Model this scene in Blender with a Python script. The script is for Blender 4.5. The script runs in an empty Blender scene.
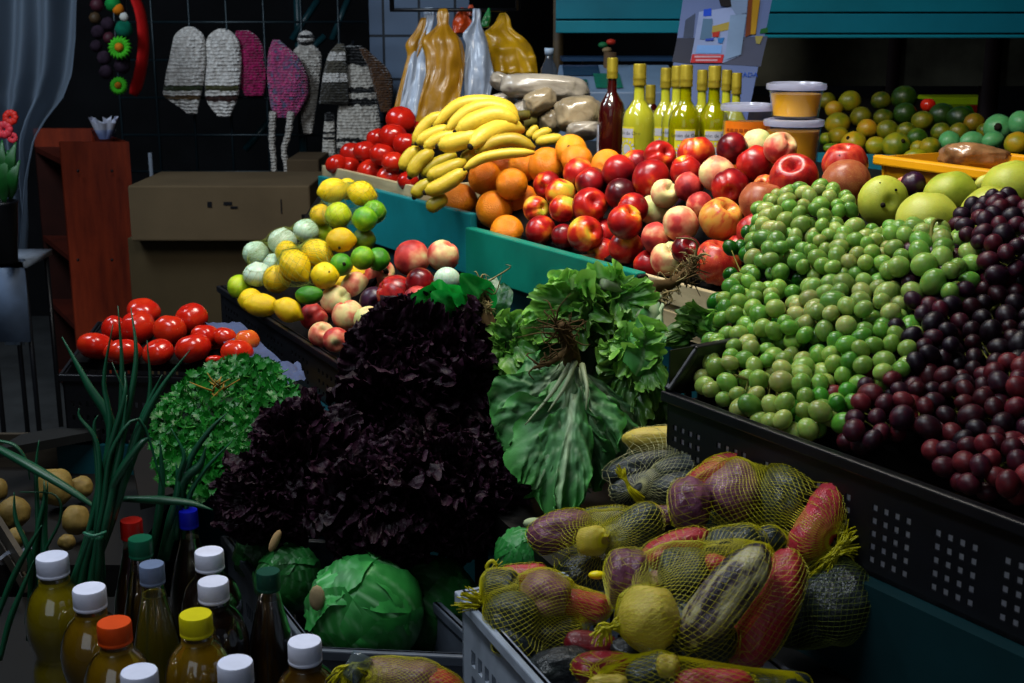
import bpy, bmesh, math, random
from mathutils import Vector, Matrix, noise
from mathutils.bvhtree import BVHTree
random.seed(7)
RND = random.Random(11)
col = bpy.context.scene.collection
# ------------------------------------------------------------------ camera model
FPX, PITCH = 1300.0, math.radians(14)
CAM = Vector((0, 0, 1.6))
FW = Vector((0, math.cos(PITCH), -math.sin(PITCH)))
RT = Vector((1, 0, 0))
UP = Vector((0, math.sin(PITCH), math.cos(PITCH)))
BK = -FW
def ray(u, v): return FW + RT*((u-512)/FPX) + UP*((341.5-v)/FPX)
def P(u, v, d): return CAM + ray(u, v)*d
def Pz(u, v, z):                       # point of the line of sight at height z
    r = ray(u, v); return CAM + r*((z-CAM.z)/r.z)
def plane(a, b, c):                    # surface through three measured points -> depth at (u,v)
    M = Matrix([[1, q[0], q[1]] for q in (a, b, c)]).inverted()
    k = M @ Vector([1/q[2] for q in (a, b, c)])
    return lambda u, v: 1/(k[0]+k[1]*u+k[2]*v)
def img_axis(deg):
    a = math.radians(deg); return RT*math.cos(a)+UP*math.sin(a)

# ------------------------------------------------------------------ mesh builders
class MB:
    def __init__(s): s.v = []; s.f = []; s.c = None
    def add(s, vs, fs):
        n = len(s.v); s.v += [Vector(p) for p in vs]; s.f += [tuple(i+n for i in f) for f in fs]; return s
    def box(s, c, size, rot=None):
        c = Vector(c); h = Vector(size)/2; vs = []
        for x in (-1, 1):
            for y in (-1, 1):
                for z in (-1, 1):
                    p = Vector((x*h.x, y*h.y, z*h.z)); vs.append(c+(rot @ p if rot else p))
        return s.add(vs, [(0,1,3,2),(4,6,7,5),(0,4,5,1),(2,3,7,6),(0,2,6,4),(1,5,7,3)])
    def slab(s, o, ex, ey, ez):        # parallelepiped from corner and three edge vectors
        o = Vector(o); vs = []
        for x in (0, 1):
            for y in (0, 1):
                for z in (0, 1): vs.append(o+Vector(ex)*x+Vector(ey)*y+Vector(ez)*z)
        return s.add(vs, [(0,1,3,2),(4,6,7,5),(0,4,5,1),(2,3,7,6),(0,2,6,4),(1,5,7,3)])
    def prism(s, poly, z0, z1):
        n = len(poly); vs = [(p[0], p[1], z0) for p in poly]+[(p[0], p[1], z1) for p in poly]
        return s.add(vs, [tuple(range(n))[::-1], tuple(range(n, 2*n))]+[(i, (i+1) % n, n+(i+1) % n, n+i) for i in range(n)])
    def tube(s, pts, rad, n=8, cap=True, flat=1.0, fdir=None):
        pts = [Vector(p) for p in pts]; m = len(pts)
        if not hasattr(rad, '__len__'): rad = [rad]*m
        vs = []; ref = None
        for i, p in enumerate(pts):
            t = (pts[min(i+1, m-1)]-pts[max(i-1, 0)])
            if t.length < 1e-9: t = Vector((0, 0, 1))
            t.normalize()
            if ref is None:
                ref = Vector(fdir) if fdir is not None else (Vector((0, 0, 1)) if abs(t.z) < .9 else Vector((1, 0, 0)))
            a = ref-t*ref.dot(t)
            if a.length < 1e-6: a = t.orthogonal()
            a.normalize(); ref = a; b = t.cross(a)
            for k in range(n):
                w = 2*math.pi*k/n
                vs.append(p+(a*math.cos(w)*flat+b*math.sin(w))*rad[i])
        fs = [(i*n+k, i*n+(k+1) % n, (i+1)*n+(k+1) % n, (i+1)*n+k) for i in range(m-1) for k in range(n)]
        if cap: fs += [tuple(range(n))[::-1], tuple(range((m-1)*n, m*n))]
        return s.add(vs, fs)
    def lathe(s, prof, n=24, o=(0, 0, 0), fn=None):  # prof: (r,z) bottom to top
        o = Vector(o); vs = []
        for r, z in prof:
            for k in range(n):
                w = 2*math.pi*k/n; vs.append(o+Vector((r*math.cos(w), r*math.sin(w), z)))
        m = len(prof)
        fs = [(i*n+k, i*n+(k+1) % n, (i+1)*n+(k+1) % n, (i+1)*n+k) for i in range(m-1) for k in range(n)]
        if prof[0][0] > 1e-5: fs.append(tuple(range(n))[::-1])
        if prof[-1][0] > 1e-5: fs.append(tuple(range((m-1)*n, m*n)))
        return s.add(vs, fs)
    def grid(s, fn, nx, ny, closed=False):
        vs = [fn(i/(nx-1 if not closed else nx), j/(ny-1)) for j in range(ny) for i in range(nx)]
        fs = []
        for j in range(ny-1):
            for i in range(nx if closed else nx-1):
                i2 = (i+1) % nx; fs.append((j*nx+i, j*nx+i2, (j+1)*nx+i2, (j+1)*nx+i))
        return s.add(vs, fs)
    def ball(s, fn, nx=24, ny=14):      # fn(direction) -> point ; closed sphere
        vs = [fn(Vector((0, 0, -1)))]; 
        for j in range(1, ny):
            th = math.pi*j/ny
            for i in range(nx):
                w = 2*math.pi*i/nx; vs.append(fn(Vector((math.sin(th)*math.cos(w), math.sin(th)*math.sin(w), -math.cos(th)))))
        vs.append(fn(Vector((0, 0, 1)))); L = len(vs)-1; fs = []
        for i in range(nx):
            fs.append((0, 1+(i+1) % nx, 1+i)); b = 1+(ny-2)*nx; fs.append((L, b+i, b+(i+1) % nx))
        for j in range(ny-2):
            for i in range(nx):
                a = 1+j*nx; fs.append((a+i, a+(i+1) % nx, a+nx+(i+1) % nx, a+nx+i))
        return s.add(vs, fs)
    def mesh(s, name, smooth=True):
        me = bpy.data.meshes.new(name); me.from_pydata([tuple(p) for p in s.v], [], s.f)
        if s.c:
            a = me.color_attributes.new('Col', 'FLOAT_COLOR', 'POINT')
            for i, q in enumerate(s.c): a.data[i].color = (q[0], q[1], q[2], 1)
        bm = bmesh.new(); bm.from_mesh(me); bmesh.ops.recalc_face_normals(bm, faces=bm.faces); bm.to_mesh(me); bm.free()
        if smooth: me.polygons.foreach_set('use_smooth', [True]*len(me.polygons))
        me.update(); return me

def link(o, parent=None):
    col.objects.link(o)
    if parent:
        o.parent = parent; o.matrix_parent_inverse = parent_inv(parent)
    return o
def wm(o):
    m = o.matrix_basis.copy()
    if o.parent: m = wm(o.parent) @ o.matrix_parent_inverse @ m
    return m
def parent_inv(p): return wm(p).inverted()

def obj(name, mb, m, parent=None, smooth=True, auto=None, origin=None, bevel=0):
    """world-space mesh -> one object whose origin is at its base"""
    if isinstance(mb, MB):
        if not mb.v: return None
        lo = Vector([min(p[i] for p in mb.v) for i in range(3)]); hi = Vector([max(p[i] for p in mb.v) for i in range(3)])
        o0 = Vector(origin) if origin is not None else Vector(((lo.x+hi.x)/2, (lo.y+hi.y)/2, lo.z))
        mb.v = [p-o0 for p in mb.v]; me = mb.mesh(name, smooth)
    else: me = mb; o0 = Vector(origin or (0, 0, 0))
    o = bpy.data.objects.new(name, me); o.location = o0
    if m and not me.materials: me.materials.append(m)
    link(o, parent)
    if auto is not None and smooth:
        try: me.set_sharp_from_angle(angle=math.radians(auto))
        except Exception: pass
    if bevel:
        b = o.modifiers.new('Bevel', 'BEVEL'); b.width = bevel; b.segments = 2; b.limit_method = 'ANGLE'
    return o
def inst(name, me, M, m=None, parent=None, color=None):
    """object from a unit mesh with a full matrix"""
    o = bpy.data.objects.new(name, me); o.matrix_basis = M
    if m and not me.materials: me.materials.append(m)
    if color: o.color = color
    link(o, parent); return o
def empty(name, loc):
    o = bpy.data.objects.new(name, None); o.empty_display_size = .05; o.location = loc; col.objects.link(o); return o
def tag(o, label=None, cat=None, group=None, kind=None):
    if label: o['label'] = label
    if cat: o['category'] = cat
    if group: o['group'] = group
    if kind: o['kind'] = kind
    return o
def smooth_path(pts, n=16):            # Catmull-Rom
    pts = [Vector(p) for p in pts]; q = [pts[0]*2-pts[1]]+pts+[pts[-1]*2-pts[-2]]; out = []
    segs = len(pts)-1
    for k in range(n):
        t = k/(n-1)*segs; i = min(int(t), segs-1); t -= i
        a, b, c, d = q[i:i+4]
        out.append(.5*((2*b)+(c-a)*t+(2*a-5*b+4*c-d)*t*t+(3*b-a-3*c+d)*t**3))
    return out
def lerp(tab, t):
    for i in range(len(tab)-1):
        if t <= tab[i+1][0]:
            a, b = tab[i], tab[i+1]; k = (t-a[0])/max(1e-9, b[0]-a[0]); return a[1]+(b[1]-a[1])*k
    return tab[-1][1]

# ------------------------------------------------------------------ materials
def rgb(h):
    f = lambda x: (x/12.92 if x <= .04045 else ((x+.055)/1.055)**2.4)
    return tuple(f(int(h[i:i+2], 16)/255) for i in (0, 2, 4))+(1,)
class NT:
    def __init__(s, name):
        s.m = bpy.data.materials.new(name); s.m.use_nodes = True; s.t = s.m.node_tree; s.t.nodes.clear()
        s.out = s.n('ShaderNodeOutputMaterial')
    def n(s, typ, **kw):
        x = s.t.nodes.new(typ)
        for k, v in kw.items(): setattr(x, k, v)
        return x
    def l(s, a, b): s.t.links.new(a, b)
    def val(s, sock, v):
        if hasattr(v, 'is_output'): s.l(v, sock)
        else: sock.default_value = v
    def math(s, op, a, b=0.0, clamp=False):
        x = s.n('ShaderNodeMath', operation=op, use_clamp=clamp); s.val(x.inputs[0], a); s.val(x.inputs[1], b); return x.outputs[0]
    def coord(s, kind='Object', scale=1.0, rand=True):
        tc = s.n('ShaderNodeTexCoord'); mp = s.n('ShaderNodeMapping')
        s.l(tc.outputs[kind], mp.inputs['Vector'])
        if hasattr(scale, '__len__'): mp.inputs['Scale'].default_value = scale
        else: mp.inputs['Scale'].default_value = (scale,)*3
        if rand:
            oi = s.n('ShaderNodeObjectInfo'); r = s.math('MULTIPLY', oi.outputs['Random'], 37.0)
            cx = s.n('ShaderNodeCombineXYZ'); s.l(r, cx.inputs[0]); s.l(r, cx.inputs[1]); s.l(r, cx.inputs[2]); s.l(cx.outputs[0], mp.inputs['Location'])
        return mp.outputs[0]
    def noise(s, vec, scale=3.0, detail=4.0, rough=.55):
        x = s.n('ShaderNodeTexNoise'); x.inputs['Scale'].default_value = scale; x.inputs['Detail'].default_value = detail; x.inputs['Roughness'].default_value = rough
        s.l(vec, x.inputs['Vector']); return x.outputs['Fac']
    def ramp(s, fac, stops, interp='LINEAR'):
        x = s.n('ShaderNodeValToRGB'); x.color_ramp.interpolation = interp; e = x.color_ramp.elements
        while len(e) < len(stops): e.new(.5)
        for k, (p, c) in enumerate(stops): e[k].position = p; e[k].color = rgb(c) if isinstance(c, str) else c
        s.l(fac, x.inputs[0]); return x.outputs[0]
    def mix(s, fac, a, b, mode='MIX'):
        x = s.n('ShaderNodeMix', data_type='RGBA', blend_type=mode); s.val(x.inputs[0], fac)
        s.val(x.inputs[6], rgb(a) if isinstance(a, str) else a); s.val(x.inputs[7], rgb(b) if isinstance(b, str) else b); return x.outputs[2]
    def bsdf(s, color, rough=.5, spec=.5, bump=None, bstr=.2, bdist=.002, sss=0, sssr=(.01, .004, .002), coat=0, metal=0, trans=0, ior=1.45, sheen=0):
        b = s.n('ShaderNodeBsdfPrincipled'); s.val(b.inputs['Base Color'], rgb(color) if isinstance(color, str) else color)
        s.val(b.inputs['Roughness'], rough); b.inputs['Specular IOR Level'].default_value = spec; b.inputs['Metallic'].default_value = metal
        b.inputs['Coat Weight'].default_value = coat; b.inputs['Coat Roughness'].default_value = .08; b.inputs['IOR'].default_value = ior
        b.inputs['Transmission Weight'].default_value = trans; b.inputs['Sheen Weight'].default_value = sheen
        if sss: b.inputs['Subsurface Weight'].default_value = sss; b.inputs['Subsurface Radius'].default_value = sssr; b.inputs['Subsurface Scale'].default_value = 1.0
        if bump is not None:
            bp = s.n('ShaderNodeBump'); bp.inputs['Strength'].default_value = bstr; bp.inputs['Distance'].default_value = bdist
            s.l(bump, bp.inputs['Height']); s.l(bp.outputs[0], b.inputs['Normal'])
        s.l(b.outputs[0], s.out.inputs[0]); return b
def plain(name, c, rough=.5, spec=.4, var=.25, scale=8, coat=0, metal=0, bstr=.15, sss=0, sheen=0, bdist=.002):
    t = NT(name); vec = t.coord('Object', 1.0); nz = t.noise(vec, scale, 5)
    c = rgb(c); dk = tuple(x*(1-var) for x in c[:3])+(1,); lt = tuple(min(1, x*(1+var)) for x in c[:3])+(1,)
    t.bsdf(t.ramp(nz, [(.3, dk), (.7, lt)]), rough, spec, nz, bstr, bdist, coat=coat, metal=metal, sss=sss, sheen=sheen); return t.m
def fruit(name, stops, nscale=1.6, amp=1.2, rough=.32, spec=.45, grad=0.0, bump_scale=40, bstr=.05, sss=.12, speck=None, stretch=None, coat=0.0):
    """skin whose colour wanders along the ramp; the object's alpha shifts it, its colour tints it"""
    t = NT(name); oi = t.n('ShaderNodeObjectInfo')
    vec = t.coord('Object', stretch or 1.0); nz = t.noise(vec, nscale, 3, .5)
    f = t.math('MULTIPLY', t.math('SUBTRACT', nz, .5), amp)
    if grad:
        tc = t.n('ShaderNodeTexCoord'); sp = t.n('ShaderNodeSeparateXYZ'); t.l(tc.outputs['Object'], sp.inputs[0])
        f = t.math('ADD', f, t.math('MULTIPLY', sp.outputs['Z'], grad))
    f = t.math('ADD', f, oi.outputs['Alpha'], True)
    c = t.ramp(f, stops)
    c = t.mix(1.0, c, oi.outputs['Color'], 'MULTIPLY')
    fine = t.noise(t.coord('Object', 1.0), bump_scale, 2)
    if speck:
        sp = t.ramp(fine, [(speck[1], (0, 0, 0, 1)), (speck[1]+.06, (1, 1, 1, 1))]); c = t.mix(sp, c, speck[0])
    b = t.bsdf(c, rough, spec, fine, bstr, .03, sss=sss, sssr=(.008, .003, .0015), coat=coat)
    return t.m
def clear(name, tint='FFFFFF', rough=.04, strength=1.0, haze=0.0, hazec='DDDDDD'):
    """thin clear plastic or glass film: see-through with a fresnel sheen"""
    t = NT(name); tr = t.n('ShaderNodeBsdfTransparent'); tr.inputs[0].default_value = rgb(tint)
    gl = t.n('ShaderNodeBsdfGlossy'); gl.inputs['Roughness'].default_value = rough
    nz = t.noise(t.coord('Object', 1.0), 30, 2); bp = t.n('ShaderNodeBump'); bp.inputs['Strength'].default_value = .03; bp.inputs['Distance'].default_value = .004; t.l(nz, bp.inputs['Height']); t.l(bp.outputs[0], gl.inputs['Normal'])
    fr = t.n('ShaderNodeFresnel'); fr.inputs[0].default_value = 1.5
    base = tr.outputs[0]
    if haze:
        df = t.n('ShaderNodeBsdfDiffuse'); df.inputs[0].default_value = rgb(hazec); tl = t.n('ShaderNodeBsdfTranslucent'); tl.inputs[0].default_value = rgb(hazec)
        a = t.n('ShaderNodeMixShader'); a.inputs[0].default_value = .5; t.l(df.outputs[0], a.inputs[1]); t.l(tl.outputs[0], a.inputs[2])
        b = t.n('ShaderNodeMixShader'); b.inputs[0].default_value = haze; t.l(base, b.inputs[1]); t.l(a.outputs[0], b.inputs[2]); base = b.outputs[0]
    mx = t.n('ShaderNodeMixShader'); t.l(t.math('MULTIPLY', t.math('MULTIPLY', fr.outputs[0], t.math('SUBTRACT', 1.0, t.n('ShaderNodeNewGeometry').outputs['Backfacing'])), strength, True), mx.inputs[0]); t.l(base, mx.inputs[1]); t.l(gl.outputs[0], mx.inputs[2])
    t.l(mx.outputs[0], t.out.inputs[0]); return t.m
def leafmat(name, blade, rib, edge, rough=.45, spec=.4, bstr=.4, trans=.25, bscale=60):
    t = NT(name); at = t.n('ShaderNodeAttribute'); at.attribute_name = 'Col'; sp = t.n('ShaderNodeSeparateColor'); t.l(at.outputs['Color'], sp.inputs[0])
    vec = t.coord('Object', 1.0); nz = t.noise(vec, bscale, 4); big = t.noise(vec, 14, 2)
    b0 = rgb(blade); c = t.ramp(big, [(.3, tuple(x*.6 for x in b0[:3])+(1,)), (.7, tuple(min(1, x*1.35) for x in b0[:3])+(1,))])
    c = t.mix(sp.outputs[1], c, edge); c = t.mix(sp.outputs[0], c, rib)
    oi = t.n('ShaderNodeObjectInfo'); c = t.mix(1.0, c, oi.outputs['Color'], 'MULTIPLY')
    b = t.bsdf(c, rough, spec, nz, bstr, .003)
    if trans:
        tl = t.n('ShaderNodeBsdfTranslucent'); t.l(c, tl.inputs[0]); mx = t.n('ShaderNodeMixShader'); mx.inputs[0].default_value = trans
        t.l(b.outputs[0], mx.inputs[1]); t.l(tl.outputs[0], mx.inputs[2]); t.l(mx.outputs[0], t.out.inputs[0])
    return t.m
def wood(name, a, b, scale=(2, 2, 14), rough=.55):
    t = NT(name); vec = t.coord('Object', scale); nz = t.noise(vec, 3, 6, .6); w = t.noise(t.coord('Object', 1.0), 25, 4)
    t.bsdf(t.mix(t.ramp(w, [(.55, (0, 0, 0, 1)), (.85, (.5, .5, .5, 1))]), t.ramp(nz, [(.3, a), (.7, b)]), a), rough, .3, nz, .15, .002); return t.m
def knit(name, stops, scale=60, bands=None, coarse=.01, rot=0):
    """chunky knit: rows of stitches as bump, colour bands up the garment"""
    t = NT(name); vec = t.coord('Object', 1.0, False)
    v = t.n('ShaderNodeTexVoronoi'); v.inputs['Scale'].default_value = scale; t.l(vec, v.inputs['Vector'])
    w = t.n('ShaderNodeTexWave'); w.bands_direction = 'Z'; w.inputs['Scale'].default_value = scale*.35; w.inputs['Distortion'].default_value = 3; t.l(vec, w.inputs['Vector'])
    nz = t.noise(vec, 40, 3)
    if bands:
        tc = t.n('ShaderNodeTexCoord'); sp = t.n('ShaderNodeSeparateXYZ'); t.l(tc.outputs['Generated'], sp.inputs[0])
        z = t.math('ADD', sp.outputs[2], t.math('MULTIPLY', t.math('SUBTRACT', nz, .5), .06)); c = t.ramp(z, bands, 'CONSTANT')
    else: c = t.ramp(nz, stops)
    sh = t.ramp(v.outputs['Distance'], [(.0, (1, 1, 1, 1)), (.85, (.5, .47, .45, 1))])  # shade between the stitches, multiplied into the yarn colour
    c = t.mix(1.0, c, sh, 'MULTIPLY')
    h = t.math('SUBTRACT', t.math('MULTIPLY', w.outputs['Fac'], .5), v.outputs['Distance'])
    t.bsdf(c, .95, .1, h, 1.0, coarse, sheen=.3); return t.m
# ================================================================== scene, camera, light
sc = bpy.context.scene
ZV_ = Vector((0, 0, 1))
cd = bpy.data.cameras.new('camera'); cam = bpy.data.objects.new('camera', cd); col.objects.link(cam)
cam.location = CAM; cam.rotation_euler = (math.pi/2-PITCH, 0, 0); cd.sensor_width = 36; cd.lens = FPX/1024*36
cd.clip_start = .05; cd.dof.use_dof = True; cd.dof.focus_distance = 2.0; cd.dof.aperture_fstop = 13
sc.camera = cam
sc.view_settings.view_transform = 'Standard'; sc.view_settings.look = 'Medium High Contrast' if False else 'None'
w = bpy.data.worlds.new('world'); sc.world = w; w.use_nodes = True
w.node_tree.nodes['Background'].inputs[0].default_value = (.35, .5, .8, 1); w.node_tree.nodes['Background'].inputs[1].default_value = .02
def area(name, loc, target, size, power, color, sy=None, spread=None):
    l = bpy.data.lights.new(name, 'AREA'); l.energy = power; l.color = color; l.size = size
    if sy: l.shape = 'RECTANGLE'; l.size_y = sy
    if spread: l.spread = math.radians(spread)
    o = bpy.data.objects.new(name, l); col.objects.link(o); o.location = loc
    o.rotation_euler = (Vector(target)-Vector(loc)).to_track_quat('-Z', 'Y').to_euler(); return o
area('stall_lamp', (.0, 2.35, 2.75), (.25, 2.75, 1.2), .9, 22, (1, .93, .82), .35, 110)
area('street_skylight', (-.75, 1.25, 3.1), (.1, 1.75, 1.0), 1.1, 32, (.84, .92, 1.0), .28)
area('street_fill', (-.9, -1.6, 2.3), (.2, 1.8, 1.0), 2.0, 7, (.8, .9, 1.0))  # soft fill added behind the camera, not a source of the place
area('alley_daylight', (-2.2, 3.2, 3.2), (-.9, 5.5, .9), .9, 56, (.75, .87, 1.0))

# ================================================================== materials used widely
M = {}
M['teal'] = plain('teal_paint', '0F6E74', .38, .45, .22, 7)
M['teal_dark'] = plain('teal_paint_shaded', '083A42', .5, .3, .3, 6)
M['teal_green'] = plain('teal_green_paint', '0B7360', .4, .4, .25, 7)
M['black_plastic'] = plain('black_plastic', '0C0D12', .38, .5, .2, 30)
M['grey_plastic'] = plain('grey_plastic', '8E98A6', .45, .4, .15, 30)
M['dark_wood'] = wood('dark_wood', '060504', '0D0A08')
M['pale_wood'] = wood('pale_crate_wood', '8A7C5C', 'B7A883')
M['rust_wood'] = wood('red_brown_wood', '5E1C0C', '8A3014', (9, 9, 1.2))
M['card'] = plain('cardboard', '6B5A42', .8, .15, .12, 5)
M['card_in'] = plain('cardboard_shaded', '4B3E2E', .85, .1, .12, 5)
M['concrete'] = plain('floor_concrete', '3A3C3D', .8, .2, .35, 4, bstr=.3)
M['wall_dark'] = plain('dark_wall', '131416', .9, .1, .4, 3)
M['tile'] = None
t = NT('pale_tile'); br = t.n('ShaderNodeTexBrick'); br.offset = 0; br.inputs['Scale'].default_value = 1.0
br.inputs['Brick Width'].default_value = .16; br.inputs['Row Height'].default_value = .19; br.inputs['Mortar Size'].default_value = .006
br.inputs['Color1'].default_value = rgb('62748C'); br.inputs['Color2'].default_value = rgb('596B84'); br.inputs['Mortar'].default_value = rgb('1B222B')
tc = t.n('ShaderNodeTexCoord'); sp = t.n('ShaderNodeSeparateXYZ'); cb = t.n('ShaderNodeCombineXYZ'); t.l(tc.outputs['Object'], sp.inputs[0]); t.l(sp.outputs[0], cb.inputs[0]); t.l(sp.outputs[2], cb.inputs[1]); t.l(cb.outputs[0], br.inputs['Vector'])
t.bsdf(br.outputs['Color'], .4, .4); M['tile'] = t.m

# ================================================================== room shell
def struct(name, mb, m): o = obj(name, mb, m, smooth=False); tag(o, kind='structure'); return o
struct('floor', MB().box((0, 3, -.05), (9, 10, .1)), M['concrete'])
struct('wall_back', MB().box((0, 7.05, 1.75), (9, .1, 3.5)), M['wall_dark'])
struct('wall_left', MB().box((-4.45, 3, 1.75), (.1, 10, 3.5)), M['wall_dark'])
struct('wall_right', MB().box((4.45, 3, 1.75), (.1, 10, 3.5)), M['wall_dark'])
struct('ceiling', MB().box((0, 3, 3.55), (9, 10, .1)), M['wall_dark'])
# pale tiled wall panel behind the hanging bags
a = P(372, 130, 5.9); b = P(470, 130, 5.9)
struct('wall_tiled', MB().slab((a.x, a.y, 0), (b.x-a.x, 0, 0), (0, .06, 0), (0, 0, 2.6)), M['tile'])
# ------------------------------------------------------------------ wire grid display wall
mg = MB(); y0 = 5.74; xs = P(130, 100, 5.8).x, P(372, 100, 5.8).x
k = xs[0]
while k < xs[1]: mg.tube([(k, y0, 0), (k, y0, 2.4)], .006, 5); k += .16
z = .3
while z < 2.4: mg.tube([(xs[0], y0, z), (xs[1], y0, z)], .006, 5); z += .16
tag(obj('wire_grid', mg, plain('dark_wire', '15242A', .4, .5, .2, 10, metal=.4)), 'dark wire grid panel behind the knitted hats', 'display rack')
# slanting rails of a clothes stand
rk = empty('slanted_rail_stand', P(300, 60, 5.95)); tsm = plain('teal_steel', '0C3238', .4, .5, .2, 10)
for (u0, v0, u1, v1) in ((292, 40, 318, 0), (332, 40, 350, -5), (245, 150, 272, 118), (325, 36, 300, 60)):
    obj('rail', MB().tube([P(u0, v0, 5.9), P(u1, v1, 5.9)], .016, 6), tsm, rk)
obj('upright', MB().tube([(P(300, 60, 5.95).x, P(300, 60, 5.95).y, 0), (P(300, 60, 5.95).x, P(300, 60, 5.95).y, 2.3)], .02, 8), tsm, rk)
tag(rk, 'dark teal slanted metal rails behind the hanging knits', 'clothes stand')
# ------------------------------------------------------------------ silhouettes -> soft hanging solids
def sil(rows, d, thick=.3, n=28, m=40, fold=.06, ff=5, seed=0, twist=0):
    """closed soft body whose outline follows rows (v, uL, uR); lens-shaped section with folds"""
    mb = MB(); r2 = [(r[0], r[1]) for r in rows]; r3 = [(r[0], r[2]) for r in rows]
    v0, v1 = rows[0][0], rows[-1][0]
    def fn(s, t):
        v = v0+(v1-v0)*t; a = sum(lerp(r2, v+q) for q in (-4, -2, 0, 2, 4))/5; b = sum(lerp(r3, v+q) for q in (-4, -2, 0, 2, 4))/5; cu, hw = (a+b)/2, (b-a)/2
        w = 2*math.pi*s; cx, sy = math.cos(w), math.sin(w)
        wob = 1+fold*.4*math.sin(ff*w+seed)
        p = P(cu+hw*cx, v, d)
        dep = sy*hw*d/FPX*thick
        h1 = noise.noise(Vector((cx*2.2+t*1.3, t*1.8+cx*.8, seed*3.7))); h2 = 1-abs(noise.noise(Vector((cx*3.1-t*1.1, t*2.2, seed*5.1))))*2.2; h3 = noise.noise(Vector((cx*7, t*9, seed)))
        dep += fold*hw*d/FPX*(1.5*h1+.9*h2+.35*h3)*(1 if sy > 0 else .4)
        return p+BK*dep*1.0
    mb.grid(fn, n, m, closed=True); L = len(mb.v)
    mb.f.append(tuple(range(n))[::-1]); mb.f.append(tuple(range(L-n, L))); return mb
# ------------------------------------------------------------------ knitted things on the grid
WH, BRN, CRM = rgb('F4F0EA'), rgb('6A5335'), rgb('E0DACE')
K = {}
K['white'] = knit('white_knit', None, 62, [(0, WH), (.17, BRN), (.22, WH), (.27, rgb('3E4A2C')), (.33, WH)])
K['white2'] = knit('white_knit_banded', None, 62, [(0, WH), (.18, rgb('3A1C14')), (.25, WH), (.30, rgb('4A4A28')), (.36, WH)])
K['mag'] = knit('magenta_knit', [(.3, '8E0E4C'), (.7, 'C8186E')], 80)
K['pink'] = knit('mottled_pink_knit', [(.35, '626C90'), (.47, 'B04C84'), (.6, 'E04A8C'), (.7, '8A86A0')], 80)
K['grey'] = knit('grey_striped_knit', None, 80, [(0, rgb('3B382F')), (.3, rgb('3E3B32')), (.38, WH), (.52, rgb('5A5548')), (.72, WH), (.86, rgb('6A6557'))])
K['legs'] = knit('white_black_knit', None, 70, [(0, CRM), (.18, rgb('0C0C0E')), (.23, CRM), (.27, rgb('0C0C0E')), (.30, CRM), (.55, rgb('0C0C0E')), (.6, CRM), (.64, rgb('101012')), (.68, CRM), (.85, rgb('0C0C0E'))])
K['cream'] = knit('cream_knit', [(.3, 'B0AAA0'), (.7, 'E8E2D8')], 70)
K['brown'] = knit('brown_knit', [(.3, '4A2C14'), (.7, '6B4522')], 90)
DH = 5.58
def knitted(name, rows, m, label, cat='hat', d=DH, seed=0, fold=.08, thick=.35):
    o = obj(name, sil(rows, d, thick, fold=fold, seed=seed), m); tag(o, label, cat); return o
knitted('knitted_hat', [(27, 185, 194), (30, 179, 200), (36, 174, 205), (60, 169, 206), (83, 164, 204), (96, 162, 201), (105, 176, 199), (114, 189, 197)], K['white'], 'white chunky knitted hat with olive band, leftmost of the hanging knits', seed=1)
knitted('knitted_hat', [(29, 218, 227), (33, 210, 235), (42, 206, 240), (60, 207, 242), (85, 205, 241), (100, 206, 238), (110, 212, 233), (117, 219, 230)], K['white2'], 'white knitted hat with dark red band beside the magenta one', d=5.59, seed=2, fold=.14)
knitted('knitted_hat', [(31, 236, 250), (36, 234, 258), (48, 236, 264), (65, 238, 266), (88, 240, 266), (96, 246, 263)], K['mag'], 'deep magenta knitted hat between white and mottled pink hats', d=5.62, seed=3)
t0 = empty('knitted_hat', P(288, 118, 5.52)); tag(t0, 'mottled pink and grey earflap hat with two long white ties', 'hat')
obj('crown', sil([(40, 273, 280), (46, 270, 286), (55, 268, 298), (75, 267, 308), (95, 269, 309), (110, 271, 301), (118, 278, 294)], 5.52, .45, fold=.08, seed=4), K['pink'], t0)
for pts in ([(273, 112), (272, 140), (274, 165), (273, 184)], [(291, 112), (288, 135), (284, 150), (287, 172), (285, 191)]):
    pp = smooth_path([P(u, v, 5.5) for u, v in pts], 20)
    obj('tie', MB().tube(pp, [.016-.006*i/19+.002*math.sin(i*2.4) for i in range(20)], 8), K['cream'], t0)
for pts in ([(271, 104), (275, 122)], [(293, 104), (289, 122)]): pass
t0 = empty('knitted_doll', P(308, 133, 5.6)); tag(t0, 'white knitted doll with black and white striped cap behind earflap hat', 'doll')
obj('body', sil([(44, 300, 312), (52, 291, 322), (65, 294, 322), (85, 303, 319), (110, 300, 316), (134, 303, 312)], 5.6, .4, seed=5), K['cream'], t0)
obj('cap', MB().ball(lambda q: P(306, 39, 5.6)+RT*q.x*.037+UP*q.z*.036+BK*q.y*.036, 20, 12), knit('striped_cap_knit', None, 70, [(0, rgb('0E0E10')), (.35, WH), (.55, rgb('0E0E10')), (.75, WH)]), t0)
knitted('knitted_hat', [(44, 337, 344), (50, 331, 346), (60, 326, 346), (80, 322, 348), (104, 319, 349)], K['grey'], 'grey brown and white striped knitted hat', d=5.54, seed=6)
t0 = empty('knitted_leggings', P(350, 170, 5.5)); tag(t0, 'white knitted leggings with black bands behind the red tomatoes', 'clothing'); hk_ = P(352, 46, 5.58); obj('hook', MB().tube([hk_-ZV_*.03, hk_+ZV_*.01, Vector((hk_.x, 5.75, hk_.z+.02))], .005, 6), M['black_plastic'], t0)
obj('leg', sil([(46, 345, 362), (60, 344, 367), (78, 343, 374), (110, 338, 379), (150, 336, 384), (176, 336, 388)], 5.58, .3, seed=7), K['legs'], t0)
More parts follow.
